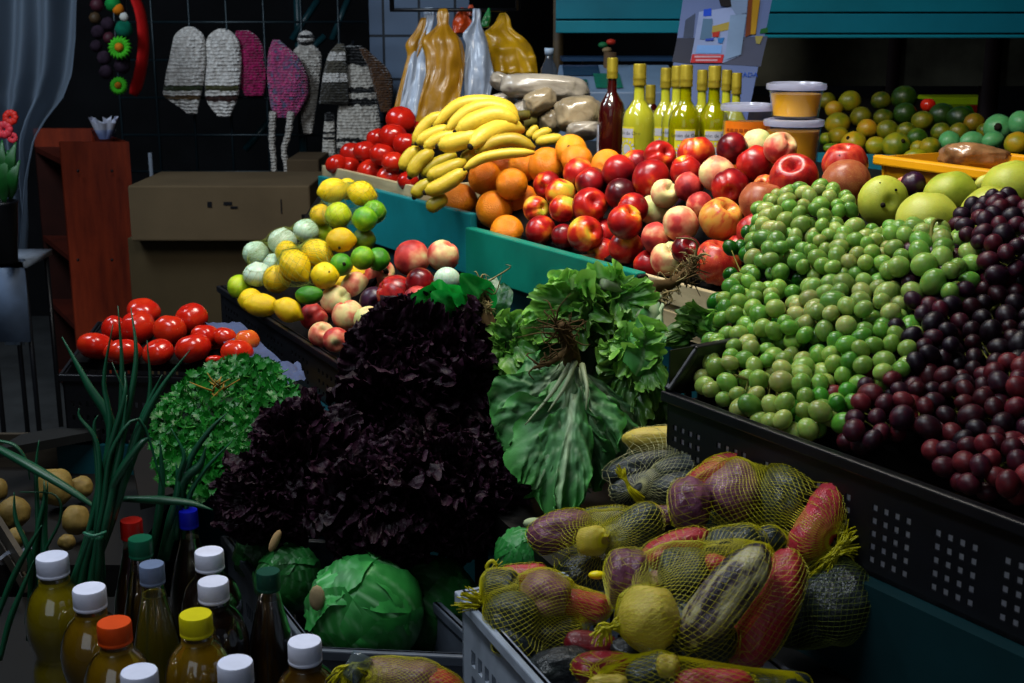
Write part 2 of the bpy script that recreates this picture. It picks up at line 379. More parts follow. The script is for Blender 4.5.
obj('leg', sil([(113, 325, 334), (135, 323, 335), (172, 321, 336)], 5.56, .5, seed=8), K['legs'], t0)
knitted('brown_mitten', [(48, 359, 365), (56, 362, 374), (66, 368, 386), (78, 371, 393), (95, 376, 393), (112, 381, 391)], K['brown'], 'brown woollen mitten hanging right of the white leggings', 'mitten', d=5.55, seed=9)
# ------------------------------------------------------------------ hanging plastic bags
def bagmat(n, c, r=.32):
    return plain(n, c, r, .5, .18, 14, coat=.25, bstr=.6, bdist=.006, sss=0)
BY, BY2, BW, BO, BG = bagmat('yellow_bag_film', 'A97712'), bagmat('bright_yellow_bag_film', 'B98D10'), bagmat('white_bag_film', '9AA6B8'), bagmat('orange_bag_film', 'B23E12'), bagmat('green_bag_film', '0E7A3A')
def hbag(rows, d, m, label, seed, thick=.35, fold=.22):
    o = obj('plastic_bag', sil(rows, d, thick, 36, 44, fold, 3, seed), m); tag(o, label, 'bag'); return o
hbag([(18, 421, 427), (30, 416, 427), (45, 404, 425), (54, 408, 420), (80, 401, 411), (112, 393, 401)], 4.30, BY, 'thin ochre plastic bag hanging leftmost beside the tiled wall', 1)
hbag([(8, 424, 433), (14, 423, 436), (22, 426, 434), (50, 411, 428), (80, 405, 428), (118, 398, 424)], 4.3, BW, 'white plastic bag tucked behind the big ochre bag', 2)
hbag([(9, 439, 447), (14, 436, 450), (22, 438, 448), (27, 437, 449), (40, 420, 462), (56, 425, 465), (75, 426, 464), (100, 420, 460), (124, 415, 458)], 4.2, BY, 'big folded ochre plastic bag with knotted top above the bananas', 3)
hbag([(9, 473, 480), (14, 472, 482), (22, 473, 480), (36, 461, 486), (44, 466, 488), (60, 464, 491), (76, 464, 495), (98, 464, 490)], 4.22, BW, 'white knotted plastic bag between two yellow bags', 4)
hbag([(13, 500, 506), (18, 497, 510), (23, 494, 512), (25, 496, 510), (31, 482, 514), (43, 484, 530), (58, 488, 536), (75, 492, 538)], 4.3, BY2, 'bright yellow plastic bag with knot, rightmost hanging bag', 5)
hbag([(8, 460, 464), (11, 459, 466), (18, 453, 470), (26, 452, 474), (34, 453, 468)], 4.3, BO, 'crumpled orange plastic bag knot above the white bag', 6, .6)
hbag([(5, 469, 473), (12, 466, 474), (16, 467, 472)], 4.3, BO, 'small orange bag end poking up by the white knot', 7, .6)
hbag([(8, 488, 490), (15, 485, 491), (20, 481, 491), (27, 480, 488)], 4.25, BG, 'small green plastic bag knot beside the bright yellow bag', 8, .6)
bar = MB().tube([P(390, 10, 4.27), P(520, 10, 4.27)], .006, 8).tube([P(392, 10, 4.27), P(392, 10, 4.27)*1+Vector((0, 0, 1.7))], .008, 8).tube([P(518, 10, 4.27), P(518, 10, 4.27)+Vector((0, 0, 1.7))], .008, 8); tag(obj('hanging_rail', bar, M['black_plastic']), 'dark rail that the plastic bags hang from', 'rail')
# ------------------------------------------------------------------ curtain, garland, flowers
cur = MB()
ctab = [(-20, 78), (40, 78), (75, 75), (100, 66), (120, 50), (140, 38), (180, 30), (260, 26), (345, 22)]
def cfn(s, t):
    v = -20+365*t; uR = lerp(ctab, v); uL = -40 if v < 90 else min(uR-12, -40+(v-90)*.42)
    u = uL+(uR-uL)*s
    return P(u, v, 4.6)+BK*(.035*math.sin(s*26+t*2)+.02*math.sin(s*11-t*4)+.02*noise.noise(Vector((s*5, t*3, 0))))
cur.grid(cfn, 90, 50)
tag(obj('sheer_curtain', cur, clear('sheer_net', 'FFFFFF', .5, .15, .62, '7A8A9C')), 'sheer white curtain gathered at the left edge', 'curtain')
ga = empty('flower_garland', P(125, 90, 5.2)); tag(ga, 'red edged garland of green pompom flowers hanging by the curtain', 'garland')
rp = smooth_path([P(u, v, 5.2) for u, v in ((130, -12), (139, 8), (143, 30), (143, 55), (139, 78), (133, 95))], 24)
gt_ = P(124, -10, 5.2); obj('cord', MB().tube([gt_-ZV_*.3, Vector((gt_.x, gt_.y, 3.5))], .006, 6), M['black_plastic'], ga)
obj('red_band', MB().tube(rp, [.03]*22+[.026, .02], 10, flat=.35), plain('red_felt', 'A80E0E', .8, .2, .2, 20), ga)
def pom(u, v, r, m, name='pompom', d=5.1):
    R = r*d/FPX; c = P(u, v, d)
    return obj(name, MB().ball(lambda q: c+q*R*(1+.12*noise.noise(q*5)), 16, 10), m, ga)
gm = plain('green_wool', '15803A', .9, .1, .3, 40); tm = plain('teal_wool', '0B5A45', .9, .1, .3, 40); dk = plain('dark_wool', '2A1F2A', .9, .1, .5, 30)
def daisy(u, v, r, d=5.05):
    R = r*d/FPX; c = P(u, v, d); mb = MB()
    for k in range(18):
        a = 2*math.pi*k/18; e = RT*math.cos(a)+UP*math.sin(a)
        mb.tube([c+e*R*.25, c+e*R*.7+BK*.01, c+e*R], [.004, .009, .003], 6)
    o = obj('flower', mb, plain('lime_wool', '3CA51E', .8, .2, .25, 40), ga)
    obj('flower_centre', MB().ball(lambda q: c+BK*.012+q*R*.38, 14, 9), plain('orange_wool', 'B26A12', .8, .2, .25, 40), o)
daisy(120, 48, 12); daisy(119, 86, 9)
pom(118, 9, 6, plain('orange_pom', 'C87016', .9, .1)); pom(124, 17, 4.5, plain('white_pom', 'B9B9B0', .9, .1), d=5.0); pom(124, 29, 9, tm); pom(113, 4, 8, gm); pom(122, 66, 8, dk)
for (u, v, r) in ((97, 5, 7), (95, 18, 6), (98, 32, 7), (96, 46, 6), (104, 58, 7), (106, 72, 7), (108, 24, 7), (109, 38, 6), (101, -6, 7)):
    pom(u, v, r, [dk, plain('bead_%d' % v, ['3D2C18', '1D2A44', '3E1420'][int(v) % 3], .6, .4)][int(u) % 2], 'bead', 5.15)
# red flower with leaves at the far left
fl = empty('potted_flower', P(8, 210, 4.25)); tag(fl, 'red and pink flower with green leaves at left edge beside curtain', 'plant')
pk = plain('pink_petal', 'C02C38', .5, .3, .3, 20); rdm = plain('red_petal', 'C01E10', .5, .3, .2, 20)
for (u, v, r, m) in ((11, 118, 9, rdm), (5, 130, 10, pk), (13, 138, 6, pk)):
    c = P(u, v, 4.25); R = r*4.25/FPX; mb = MB()
    for k in range(9):
        a = 2*math.pi*k/9; e = (RT*math.cos(a)+UP*math.sin(a)+BK*.4).normalized()
        mb.ball(lambda q: c+e*R*.55+(RT*q.x+UP*q.z)*R*.42+BK*q.y*R*.2, 8, 6)
    obj('blossom', mb, m, fl)
gl = plain('flower_leaf_green', '14501C', .45, .4, .3, 20)
for (u, v, u2, v2) in ((8, 190, 2, 140), (9, 190, 16, 142), (6, 195, -6, 152), (10, 200, 20, 160), (4, 205, 8, 150)):
    a, b = P(u, v, 4.25), P(u2, v2, 4.2); obj('leaf', MB().tube(smooth_path([a, (a+b)/2+BK*.03, b], 10), [.004, .012, .02, .024, .024, .022, .018, .012, .007, .002], 8, flat=.2, fdir=BK), gl, fl)
cpt = P(7, 262, 4.25); obj('pot', MB().lathe([(.035, 0), (.05, .19), (.054, .2), (.05, .2), (.045, .18)], 20, (cpt.x, cpt.y, cpt.z)), M['black_plastic'], fl)
a = P(-20, 262, 4.3); b = P(26, 262, 4.3); st = empty('plant_stand', (a.x, a.y, 0)); tag(st, 'pale plastic stand under the flower at the left edge', 'stand')
obj('stand_top', MB().slab((a.x, a.y, a.z-.02), (b.x-a.x, 0, 0), (0, .25, 0), (0, 0, .02)), M['grey_plastic'], st)
obj('stand_side', MB().slab((a.x, a.y, P(0, 347, 4.3).z), (b.x-a.x-.01, 0, 0), (0, .02, 0), (0, 0, .28)), plain('pale_blue_plastic', '5C6C84', .5, .3), st)
for q in (a, b):
    for dy in (.02, .23): obj('leg', MB().tube([(q.x+(.015 if q is a else -.015), q.y+dy, 0), (q.x+(.015 if q is a else -.015), q.y+dy, a.z-.02)], .009, 8), M['black_plastic'], st)
# ------------------------------------------------------------------ red-brown cabinet with open side
S0, S1 = P(60, 142, 5.1), P(129, 142, 5.1); e = P(33, 132, 5.62)-S0; e.z = 0; ex = S1-S0; ex.z = 0; zt = S0.z
cb = empty('wooden_cabinet', (S0.x, S0.y, 0)); tag(cb, 'red-brown wooden cabinet with open shelves, napkin cup on its top', 'cabinet')
th = .022; en = e.normalized(); exn = ex.normalized()
obj('side_panel', MB().slab((S0.x, S0.y, 0), ex, en*th, (0, 0, zt)), M['rust_wood'], cb, False)
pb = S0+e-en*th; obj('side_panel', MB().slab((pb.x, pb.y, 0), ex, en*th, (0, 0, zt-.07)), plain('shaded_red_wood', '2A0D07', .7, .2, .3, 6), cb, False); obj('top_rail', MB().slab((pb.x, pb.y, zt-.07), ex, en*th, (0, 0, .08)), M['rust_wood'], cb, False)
q = S0+ex-exn*th+en*th; obj('back_panel', MB().slab((q.x, q.y, 0), exn*th, e-en*2*th, (0, 0, zt)), M['rust_wood'], cb, False)
for v in (160, 258, 330, 412, 470):
    zz = P(50, v, 5.3).z; q = S0+en*th; obj('shelf', MB().slab((q.x, q.y, zz), ex-exn*th, e-en*2*th, (0, 0, th)), plain('shelf_red_wood', '4A170B', .6, .3, .3, 6), cb, False)
for (u, v) in ((78, 171), (112, 171), (78, 260), (112, 260)):
    c = P(u, v, 5.09); obj('screw', MB().ball(lambda q: c+q*.006, 8, 6), M['black_plastic'], cb)
c = P(105, 143, 5.15); nap = empty('napkin_cup', (c.x, c.y, zt)); tag(nap, 'small clear cup of white paper napkins on the red-brown cabinet', 'cup')
obj('cup', MB().lathe([(.038, 0), (.05, .045), (.048, .045), (.036, .002)], 20, (c.x, c.y, zt+.001)), clear('clear_cup', 'E8F0FF'), nap)
npk = MB()
for k in range(5):
    a0 = k*1.25
    def nf(s, t, a0=a0, k=k):
        r = .022+.028*t*(1+.3*math.sin(s*9+k)); return Vector((c.x+r*math.cos(a0+s*1.9), c.y+r*math.sin(a0+s*1.9), zt+.008+.075*t+.012*math.sin(s*7+k*2)*t))
    npk.grid(nf, 12, 8)
obj('napkin', npk, plain('white_paper', 'D5D8EA', .8, .2, .05), nap)
# ------------------------------------------------------------------ cardboard boxes behind the tomatoes
def card_box(u0, u1, d, z0, z1, dep, label, m, marks):
    a, b = P(u0, 250, d), P(u1, 250, d); t = empty('cardboard_box', ((a.x+b.x)/2, a.y, z0)); tag(t, label, 'box')
    obj('box_body', MB().slab((a.x, a.y, z0), (b.x-a.x, 0, 0), (0, dep, 0), (0, 0, z1-z0)), m, t, False, bevel=.006)
    for (u, v, w, h) in marks:
        p = P(u, v, d-.004); obj('printed_mark', MB().box((p.x, a.y-.0015, p.z), (w, .002, h)), M['black_plastic'], t, False)
    return t
zlo = P(200, 229, 4.8).z; zhi = P(200, 181, 4.8).z
card_box(128, 318, 4.8, .0, zlo-.03, .45, 'large tan cardboard box on the floor behind the tomatoes', plain('tan_cardboard', '463B28', .85, .12, .15, 4), [])
card_box(132, 312, 4.72, zlo-.029, zhi, .45, 'shallow tan cardboard box on top of the large box', plain('tan_cardboard_lid', '5A4C38', .85, .12, .15, 4), [(212, 203, .016, .02), (230, 202, .03, .012), (236, 206, .026, .008), (283, 205, .004, .05)])
a = P(152, 185, 5.25); tag(obj('metal_post', MB().tube([(a.x, a.y, 0), (a.x, a.y, P(0, 152, 5.25).z)], .008, 8), M['grey_plastic']), 'slim grey post between the cabinet and the cardboard boxes', 'post')
p = P(364, 176, 5.2); card_box(290, 322, 5.3, 0, P(300, 157, 5.3).z, .3, 'dark brown box below the white leggings', M['card_in'], [])
# ================================================================== the stall: rim line of the upper tier
R0 = P(465, 225, 2.90); R1 = P(640, 272, 2.37); RZ = 1.15
LD = Vector((R1.x-R0.x, R1.y-R0.y, 0)).normalized(); IN = Vector((-LD.y, LD.x, 0))      # along the front, into the stall
if IN.y < 0: IN = -IN
ZV = Vector((0, 0, 1))
def on_line(u, off=0.0):               # ground point of the rim line (moved inwards) seen in column u
    k = (u-512)/FPX; o = R0+IN*off
    # x = k*depth ; depth ~ y*cos(p)-(z-1.6)*sin(p)
    dz = (RZ-1.6)*math.sin(PITCH); c = math.cos(PITCH)
    t = (k*(o.y*c-dz)-o.x)/(LD.x-k*LD.y*c); q = o+LD*t; return Vector((q.x, q.y, 0))
stall = empty('market_stall', (R1.x, R1.y, 0)); tag(stall, 'teal painted tiered wooden market stall carrying the fruit', 'market stall')
def board(u0, u1, z0, z1, off, m, th=.02, name='front_board', bev=.003):
    a, b = on_line(u0, off), on_line(u1, off)
    return obj(name, MB().slab((a.x, a.y, z0), b-a, IN*th, (0, 0, z1-z0)), m, stall, False, bevel=bev)
board(318, 470, 1.035, 1.175, .012, M['teal'])
board(465, 636, 1.045, 1.150, -.014, M['teal_green'], .024)
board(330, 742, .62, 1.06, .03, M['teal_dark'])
board(626, 640, 1.05, 1.147, -.012, M['dark_wood'], .02, 'end_block')
# upper tier floor
A, B = on_line(318, .03), on_line(742, .03)
A2 = on_line(300, .03)
obj('tier_board', MB().slab((A2.x, A2.y, 1.02), B+LD*.9-A2, IN*1.25, (0, 0, .025)), M['dark_wood'], stall, False)
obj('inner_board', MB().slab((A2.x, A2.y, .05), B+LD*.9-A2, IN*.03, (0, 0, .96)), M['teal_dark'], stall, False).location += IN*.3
# bench behind the fruit that carries bottles, tubs and bags
SH = 1.235
A3 = on_line(392, .42); B3 = on_line(742, .42)+LD*.25
rb_ = empty('rear_bench', (A3.x, A3.y, 1.046)); tag(rb_, 'dark wooden bench behind the fruit carrying bottles, tubs and bags', 'bench')
obj('bench_top', MB().slab((A3.x, A3.y, SH-.02), B3-A3, IN*.62, (0, 0, .02)), M['dark_wood'], rb_, False)
for k in (0, .6): obj('riser', MB().slab((A3.x, A3.y, 1.046)+IN*k if False else A3+IN*k+ZV*1.046, B3-A3, IN*.02, (0, 0, SH-.02-1.046)), M['dark_wood'], rb_, False)
# lower tier: stepped boards
def step(poly, z0, z1, m=M['teal_dark'], name='display_step', label=''):
    o = obj('display_step', MB().prism(poly, 0, z1), m, None, False); tag(o, 'dark painted display step under the '+label, 'display step'); return o
# wooden crate fronts holding nectarines (right) and tomatoes (left)
def crate_front(u0, u1, z0, z1, off, label, dep=.36):
    a, b = on_line(u0, off), on_line(u1, off); t = empty('wooden_crate', ((a.x+b.x)/2, (a.y+b.y)/2, z0)); tag(t, label, 'crate')
    for k in range(2):
        hz = (z1-z0)/2-.006
        obj('slat', MB().slab((a.x, a.y, z0+k*(hz+.012)), b-a, IN*.012, (0, 0, hz)), M['pale_wood'], t, False, bevel=.002)
        obj('slat', MB().slab((a.x, a.y, z0+k*(hz+.012)), IN*dep, (b-a).normalized()*.012, (0, 0, hz)), M['pale_wood'], t, False, bevel=.002)
        obj('slat', MB().slab((b.x, b.y, z0+k*(hz+.012)), IN*dep, (a-b).normalized()*.012, (0, 0, hz)), M['pale_wood'], t, False, bevel=.002)
    obj('base', MB().slab((a.x, a.y, z0-.001), b-a, IN*dep, (0, 0, .01)), M['pale_wood'], t, False)
    return t
crate_front(322, 416, 1.046, 1.200, .04, 'pale wooden crate of red tomatoes beside the bananas', .30)
crate_front(572, 745, 1.046, 1.142, .016, 'pale wooden crate of nectarines behind the teal board', .26)

# ================================================================== fruit meshes (unit radius)
def fr_orange():
    mb = MB()
    def f(q):
        th = math.acos(max(-1, min(1, q.z))); r = 1-.05*math.exp(-(th/.22)**2)+.012*noise.noise(q*2)
        b = math.pi-th; r -= .07*math.exp(-(b/.14)**2); return Vector((q.x*r, q.y*r, q.z*r*.96))
    mb.ball(f, 28, 20); return mb.mesh('orange')
def fr_nect(seed, seam=.09, cav=.32):
    mb = MB(); s0 = seed*1.7
    def f(q):
        th = math.acos(max(-1, min(1, q.z))); ph = math.atan2(q.y, q.x)
        r = 1+.035*noise.noise(q*1.3+Vector((seed, 0, 0))); 
        r -= cav*math.exp(-(th/.30)**2); r += .05*math.exp(-((th-.55)/.25)**2)
        r -= seam*math.exp(-(ph/.16)**2)*math.sin(min(th*1.3, math.pi))**1 if th < 2.6 else 0
        r += .06*math.exp(-((math.pi-th)/.2)**2)*(seed % 2)
        return Vector((q.x*r, q.y*r*1.02, q.z*r*.96))
    mb.ball(f, 36, 22); return mb.mesh('nectarine')
def fr_apple(seed):
    mb = MB()
    def f(q):
        th = math.acos(max(-1, min(1, q.z))); ph = math.atan2(q.y, q.x)
        r = 1+.03*noise.noise(q*1.1+Vector((seed, 3, 0)))-.55*math.exp(-(th/.30)**2)+.07*math.exp(-((th-.6)/.3)**2)
        r -= .30*math.exp(-((math.pi-th)/.22)**2); r += .025*math.cos(5*ph)*max(0, -q.z)
        rr = r*(1.0-.08*max(0, -q.z)); return Vector((q.x*rr, q.y*rr, q.z*r*.93))
    mb.ball(f, 32, 24); return mb.mesh('apple')
def fr_pear(seed):
    mb = MB()
    def f(q):
        th = math.acos(max(-1, min(1, q.z)))
        r = 1+.05*noise.noise(q*1.2+Vector((seed, 1, 5)))-.28*math.exp(-(th/.2)**2)-.16*math.exp(-((math.pi-th)/.2)**2)
        return Vector((q.x*r, q.y*r, q.z*r*.95))
    mb.ball(f, 32, 22); return mb.mesh('pear')
def fr_lemon(seed, nip=.22):
    mb = MB()
    def f(q):
        a = math.acos(max(-1, min(1, q.x))); b = math.pi-a
        r = 1+nip*math.exp(-(a/.28)**2)+nip*.5*math.exp(-(b/.25)**2)+.03*noise.noise(q*2+Vector((seed, 0, 0))); return Vector((q.x*r, q.y*r, q.z*r))
    mb.ball(f, 26, 18); return mb.mesh('lemon')
def fr_tomato(seed):
    mb = MB()
    def f(q):
        th = math.acos(max(-1, min(1, q.z))); ph = math.atan2(q.y, q.x)
        r = 1+.03*math.cos((4+seed)*ph+seed)*math.sin(th)**2-.22*math.exp(-(th/.28)**2)-.06*math.exp(-((math.pi-th)/.3)**2)+.03*noise.noise(q+Vector((seed, 0, 0)))
        return Vector((q.x*r, q.y*r, q.z*r))
    mb.ball(f, 32, 20); return mb.mesh('tomato')
def fr_onion(seed):
    mb = MB()
    def f(q):
        th = math.acos(max(-1, min(1, q.z))); r = 1+.10*math.exp(-(th/.16)**2)+.03*math.exp(-(th/.5)**2); return Vector((q.x*r, q.y*r, q.z*r*.92))
    mb.ball(f, 26, 20); return mb.mesh('onion')
def fr_tuber(seed, bend=0.0, lump=.12, n=(30, 22), sc=1.5, pw=1.0, saus=False):
    mb = MB()
    def f(q):
        r = 1+lump*noise.noise(q*sc+Vector((seed*3.1, 0, 0)))+lump*.4*noise.noise(q*sc*2.6+Vector((0, seed, 0)))
        p = q*r; x = p.x; sx = 1.0
        if pw != 1: k = abs(q.x); sx = 1+.25*k*k*(1-k)
        if saus:
            k = min(.999, abs(q.x)); sx *= math.sqrt((1-k**3.4)/(1-k*k)); sx = min(sx, 2.2)
        return Vector((x, p.y*sx+bend*(x*x-.35), p.z*sx))
    mb.ball(f, *n); return mb.mesh('tuber')
def fr_grape():
    mb = MB(); mb.ball(lambda q: Vector((q.x, q.y, q.z*1.14)), 18, 12); return mb.mesh('grape')
FM = {'orange': [fr_orange()], 'nect': [fr_nect(0), fr_nect(1), fr_nect(2, .14, .4), fr_nect(3, .05, .3)], 'apple': [fr_apple(0), fr_apple(1), fr_apple(2)],
      'pear': [fr_pear(0), fr_pear(1)], 'lemon': [fr_lemon(0), fr_lemon(1, .12), fr_lemon(2, .3)], 'lime': [fr_lemon(3, .07)], 'tomato': [fr_tomato(0), fr_tomato(1), fr_tomato(2)],
      'onion': [fr_onion(0)], 'mango': [fr_tuber(5, .12, .05), fr_tuber(6, .08, .05)], 'potato': [fr_tuber(0), fr_tuber(1), fr_tuber(2, .05)],
      'tuber': [fr_tuber(3, .12, .12, (40, 30), 1.6, 1.0, True), fr_tuber(4, -.10, .13, (40, 30), 1.7, 1.0, True), fr_tuber(7, .06, .10, (40, 30), 1.5, 1.0, True)], 'grape': [fr_grape()], 'cleft': [fr_nect(4, .3, .45)]}
# skins: one shared material for each kind needs meshes of its own, so a mesh copy carries each skin
FRM = {}
FRM['orange'] = fruit('orange_peel', [(0, 'B85A04'), (.4, 'DE7A08'), (.75, 'F09414'), (1, 'E8A620')], 1.2, .5, .38, .5, bump_scale=16, bstr=.35)
FRM['nect'] = fruit('nectarine_skin', [(0, 'A8A832'), (.14, 'D09A2C'), (.26, 'CC601C'), (.38, 'B02016'), (.62, '840C12'), (1, '3E060E')], 0.75, 1.7, .3, .5, grad=-.16, bstr=.02)
FRM['peach'] = fruit('peach_skin', [(0, 'B8BE78'), (.28, 'D8C488'), (.48, 'D08060'), (.66, 'B83A34'), (1, '6E0C18')], 0.8, 1.6, .45, .3, grad=-.1)
FRM['apple'] = fruit('apple_skin', [(0, 'B8A040'), (.3, 'CC8A38'), (.5, 'B83C24'), (.75, '9C1418'), (1, '5C0A10')], 1.6, 1.0, .3, .5, stretch=(2.5, 2.5, .5), speck=('D8A070', .66))
FRM['russet'] = fruit('russet_apple_skin', [(0, 'A86A3C'), (.4, '96502E'), (.7, '8A3A28'), (1, '6C2018')], 2.0, .9, .34, .4, stretch=(4, 4, .5), speck=('C09060', .62))
FRM['plum'] = fruit('plum_skin', [(0, '4A2038'), (.5, '2C1026'), (1, '160814')], 2, .6, .35, .4)
FRM['pear'] = fruit('pear_skin', [(0, '8A9A28'), (.4, 'AAB03A'), (.7, 'B8BC4C'), (1, 'C6C070')], 1.3, .8, .42, .4, bump_scale=22, speck=('5A6420', .70), bstr=.1)
FRM['lemon'] = fruit('lemon_peel', [(0, 'A88A08'), (.4, 'D8B40A'), (.7, 'F0D010'), (1, 'F4E040')], 1.4, .6, .36, .5, bump_scale=18, bstr=.3)
FRM['lime'] = fruit('lime_peel', [(0, '1C5A10'), (.35, '3E8A14'), (.6, '84B418'), (1, 'C8D020')], 1.3, .7, .32, .5, bump_scale=18, bstr=.25)
FRM['tomato'] = fruit('tomato_skin', [(0, '7E0C08'), (.45, 'B01A0E'), (.75, 'C23414'), (1, 'C86A28')], 1.2, .6, .2, .55, bstr=.0, bump_scale=3)
FRM['onion'] = fruit('onion_skin', [(0, '6E9070'), (.4, '9CBE9C'), (.7, 'BCD4BC'), (1, 'D4DCC8')], 3, .7, .35, .5, stretch=(3, 3, .4))
FRM['mango'] = fruit('mango_skin', [(0, '1C3C0C'), (.3, '3E5E10'), (.55, '8A8410'), (.75, 'B08A14'), (1, 'B8701C')], 1.0, .8, .38, .45)
FRM['papaya'] = fruit('pale_green_skin', [(0, '2E6A38'), (.5, '4E9458'), (1, '8CB880')], 1.0, .6, .38, .45)
FRM['banana_s'] = None
FRM['potato'] = fruit('potato_skin', [(0, '4E401E'), (.4, '74602E'), (.7, '907A40'), (1, 'A89050')], 1.5, .6, .55, .3, bump_scale=14, bstr=.2, speck=('4A3414', .72))
FRM['ypotato'] = fruit('yellow_tuber_skin', [(0, '8A7428'), (.4, 'B09A3C'), (.7, 'C8B450'), (1, 'D8CC70')], 1.5, .7, .45, .35, bump_scale=14, bstr=.15, speck=('5A4418', .74))
FRM['purple'] = fruit('purple_tuber_skin', [(0, '2C1626'), (.4, '50283C'), (.7, '7E4A60'), (1, '967058')], 1.6, .9, .34, .5, bump_scale=12, bstr=.2)
FRM['red'] = fruit('red_tuber_skin', [(0, '5A0E18'), (.4, '8E1C28'), (.7, 'BA3440'), (1, 'B8605A')], 1.6, .8, .33, .5, bump_scale=12, bstr=.2)
FRM['dark'] = fruit('blue_black_tuber_skin', [(0, '0C1012'), (.45, '1A2224'), (.75, '34403E'), (1, '7A7044')], 1.6, 1.0, .32, .5, bump_scale=12, bstr=.25)
FRM['mottled'] = fruit('mottled_tuber_skin', [(0, '1A1418'), (.36, '2E2430'), (.5, '584A50'), (.6, 'A09878'), (1, 'C0B890')], 1.5, 2.0, .34, .5, bump_scale=12, bstr=.25)
FRM['ggrape'] = fruit('green_grape_skin', [(0, '3E8030'), (.35, '6E9E40'), (.65, '98AE58'), (1, 'B4AA6C')], 1.1, .6, .28, .45, bump_scale=5, bstr=.03, sss=.38)
FRM['rgrape'] = fruit('red_grape_skin', [(0, '160A18'), (.35, '2C0E1E'), (.65, '54121E'), (1, '842A2C')], 1.1, .7, .42, .4, bump_scale=5, bstr=.03, sss=.15)
MC = {}
def fmesh(kind, skin, k):
    key = (kind, skin, k)
    if key not in MC:
        me = FM[kind][k].copy(); me.materials.clear(); me.materials.append(FRM[skin]); me.name = kind; MC[key] = me
    return MC[key]
class Fruit: pass
ALL = []
def F(pile, name, kind, skin, u, v, rx, d, ry=None, ang=0, alpha=.5, tint=(1, 1, 1), axis=None, desc='', solid=True, dz=None, var=None, roll=None):
    f = Fruit(); f.__dict__.update(locals()); f.ry = ry or rx; f.dir = ray(u, v); f.d = d; f.var = RND.randrange(len(FM[kind])) if var is None else var
    f.hid = False; f.rnd = [RND.random() for _ in range(6)]; ALL.append(f); return f
def relax(fs, it=80):
    for _ in range(it):
        mv = False
        for i, a in enumerate(fs):
            for b in fs[i+1:]:
                if abs(a.u-b.u) > a.rx+b.rx or abs(a.v-b.v) > a.rx+b.rx: continue
                pa, pb = a.dir*a.d, b.dir*b.d; D = pb-pa
                L = D.length
                ra = (a.rx+a.ry)/2*a.d/FPX; rb = (b.rx+b.ry)/2*b.d/FPX; need = (ra+rb)*.95
                if L < need:
                    s = min((need-L)*.5, .004)
                    # the one lower in the picture / listed as nearer stays in front
                    if b.hid or (a.d <= b.d and not a.hid): a.d -= s*.5; b.d += s
                    else: a.d += s; b.d -= s*.5
                    mv = True
        if not mv: break
def place(f):
    c = CAM+f.dir*f.d; rx, ry = f.rx*f.d/FPX, f.ry*f.d/FPX
    if f.kind in ('lemon', 'mango', 'tuber', 'lime', 'potato'):
        X = img_axis(f.ang)+BK*(f.rnd[0]-.5)*(.5 if f.kind != 'tuber' else .15); X.normalize(); Z = (BK-X*BK.dot(X)).normalized(); Y = Z.cross(X)
        rl = f.rnd[1]*6.28 if f.roll is None else f.roll; Y2 = Y*math.cos(rl)+Z*math.sin(rl); Z2 = X.cross(Y2)
        if f.kind == 'tuber': Y2, Z2 = Y, Z
        S = (rx, ry, min(rx, ry) if rx > ry*1.15 else ry)
        R = Matrix((X, Y2, Z2)).transposed()
    else:
        if f.axis is not None: Zx = (RT*f.axis[0]+UP*f.axis[1]+BK*f.axis[2]).normalized()
        elif f.kind == 'tomato': Zx = (ZV+RT*(f.rnd[0]-.5)*.9+BK*(f.rnd[1]-.6)*.9).normalized()
        else: Zx = Vector((f.rnd[0]-.5, f.rnd[1]-.5, f.rnd[2]-.35)).normalized()
        X = Zx.orthogonal().normalized(); Y = Zx.cross(X); w = f.rnd[3]*6.28; X2 = X*math.cos(w)+Y*math.sin(w); Y2 = Zx.cross(X2)
        R = Matrix((X2, Y2, Zx)).transposed(); S = (rx, rx, ry)
    T = Matrix.Translation(c) @ R.to_4x4() @ Matrix.Diagonal((*S, 1))
    o = inst(f.name, fmesh(f.kind, f.skin, f.var), T, color=(*f.tint, f.alpha)); f.o = o; return o
ORD = ['first', 'second', 'third', 'fourth', 'fifth', 'sixth', 'seventh', 'eighth', 'ninth', 'tenth', 'eleventh', 'twelfth', 'thirteenth', 'fourteenth', 'fifteenth', 'sixteenth']
def label_pile(fs, slope, rowh, pile, cat_of, nouns='fruit', rowname='row'):
    """label by look, then by its place in the rows counted up from the front of the pile"""
    fs = sorted(fs, key=lambda f: -(f.v-slope*f.u)); rows = []; cur = []; base = None
    for f in fs:
        s = f.v-slope*f.u
        if base is None or base-s > rowh: cur = []; rows.append(cur); base = s
        cur.append(f)
    for ri, row in enumerate(rows):
        row.sort(key=lambda f: f.u)
        rn = ['front', 'second', 'third', 'fourth', 'fifth', 'sixth', 'seventh', 'eighth', 'ninth'][ri]+' '+rowname
        if ri == len(rows)-1 and ri > 1: rn = 'topmost '+rowname
        for i, f in enumerate(row):
            w = f.desc or f.name.replace('_', ' ')
            n = len(row)
            if n == 1: pos = 'alone'
            elif i == 0: pos = 'leftmost'
            elif i == n-1: pos = 'rightmost'
            else: pos = ORD[i]+' from left'
            tag(f.o, '%s, %s, %s, %s' % (w, pos, rn, pile), cat_of(f), f.name.replace('_', ' ')+'s in '+pile)
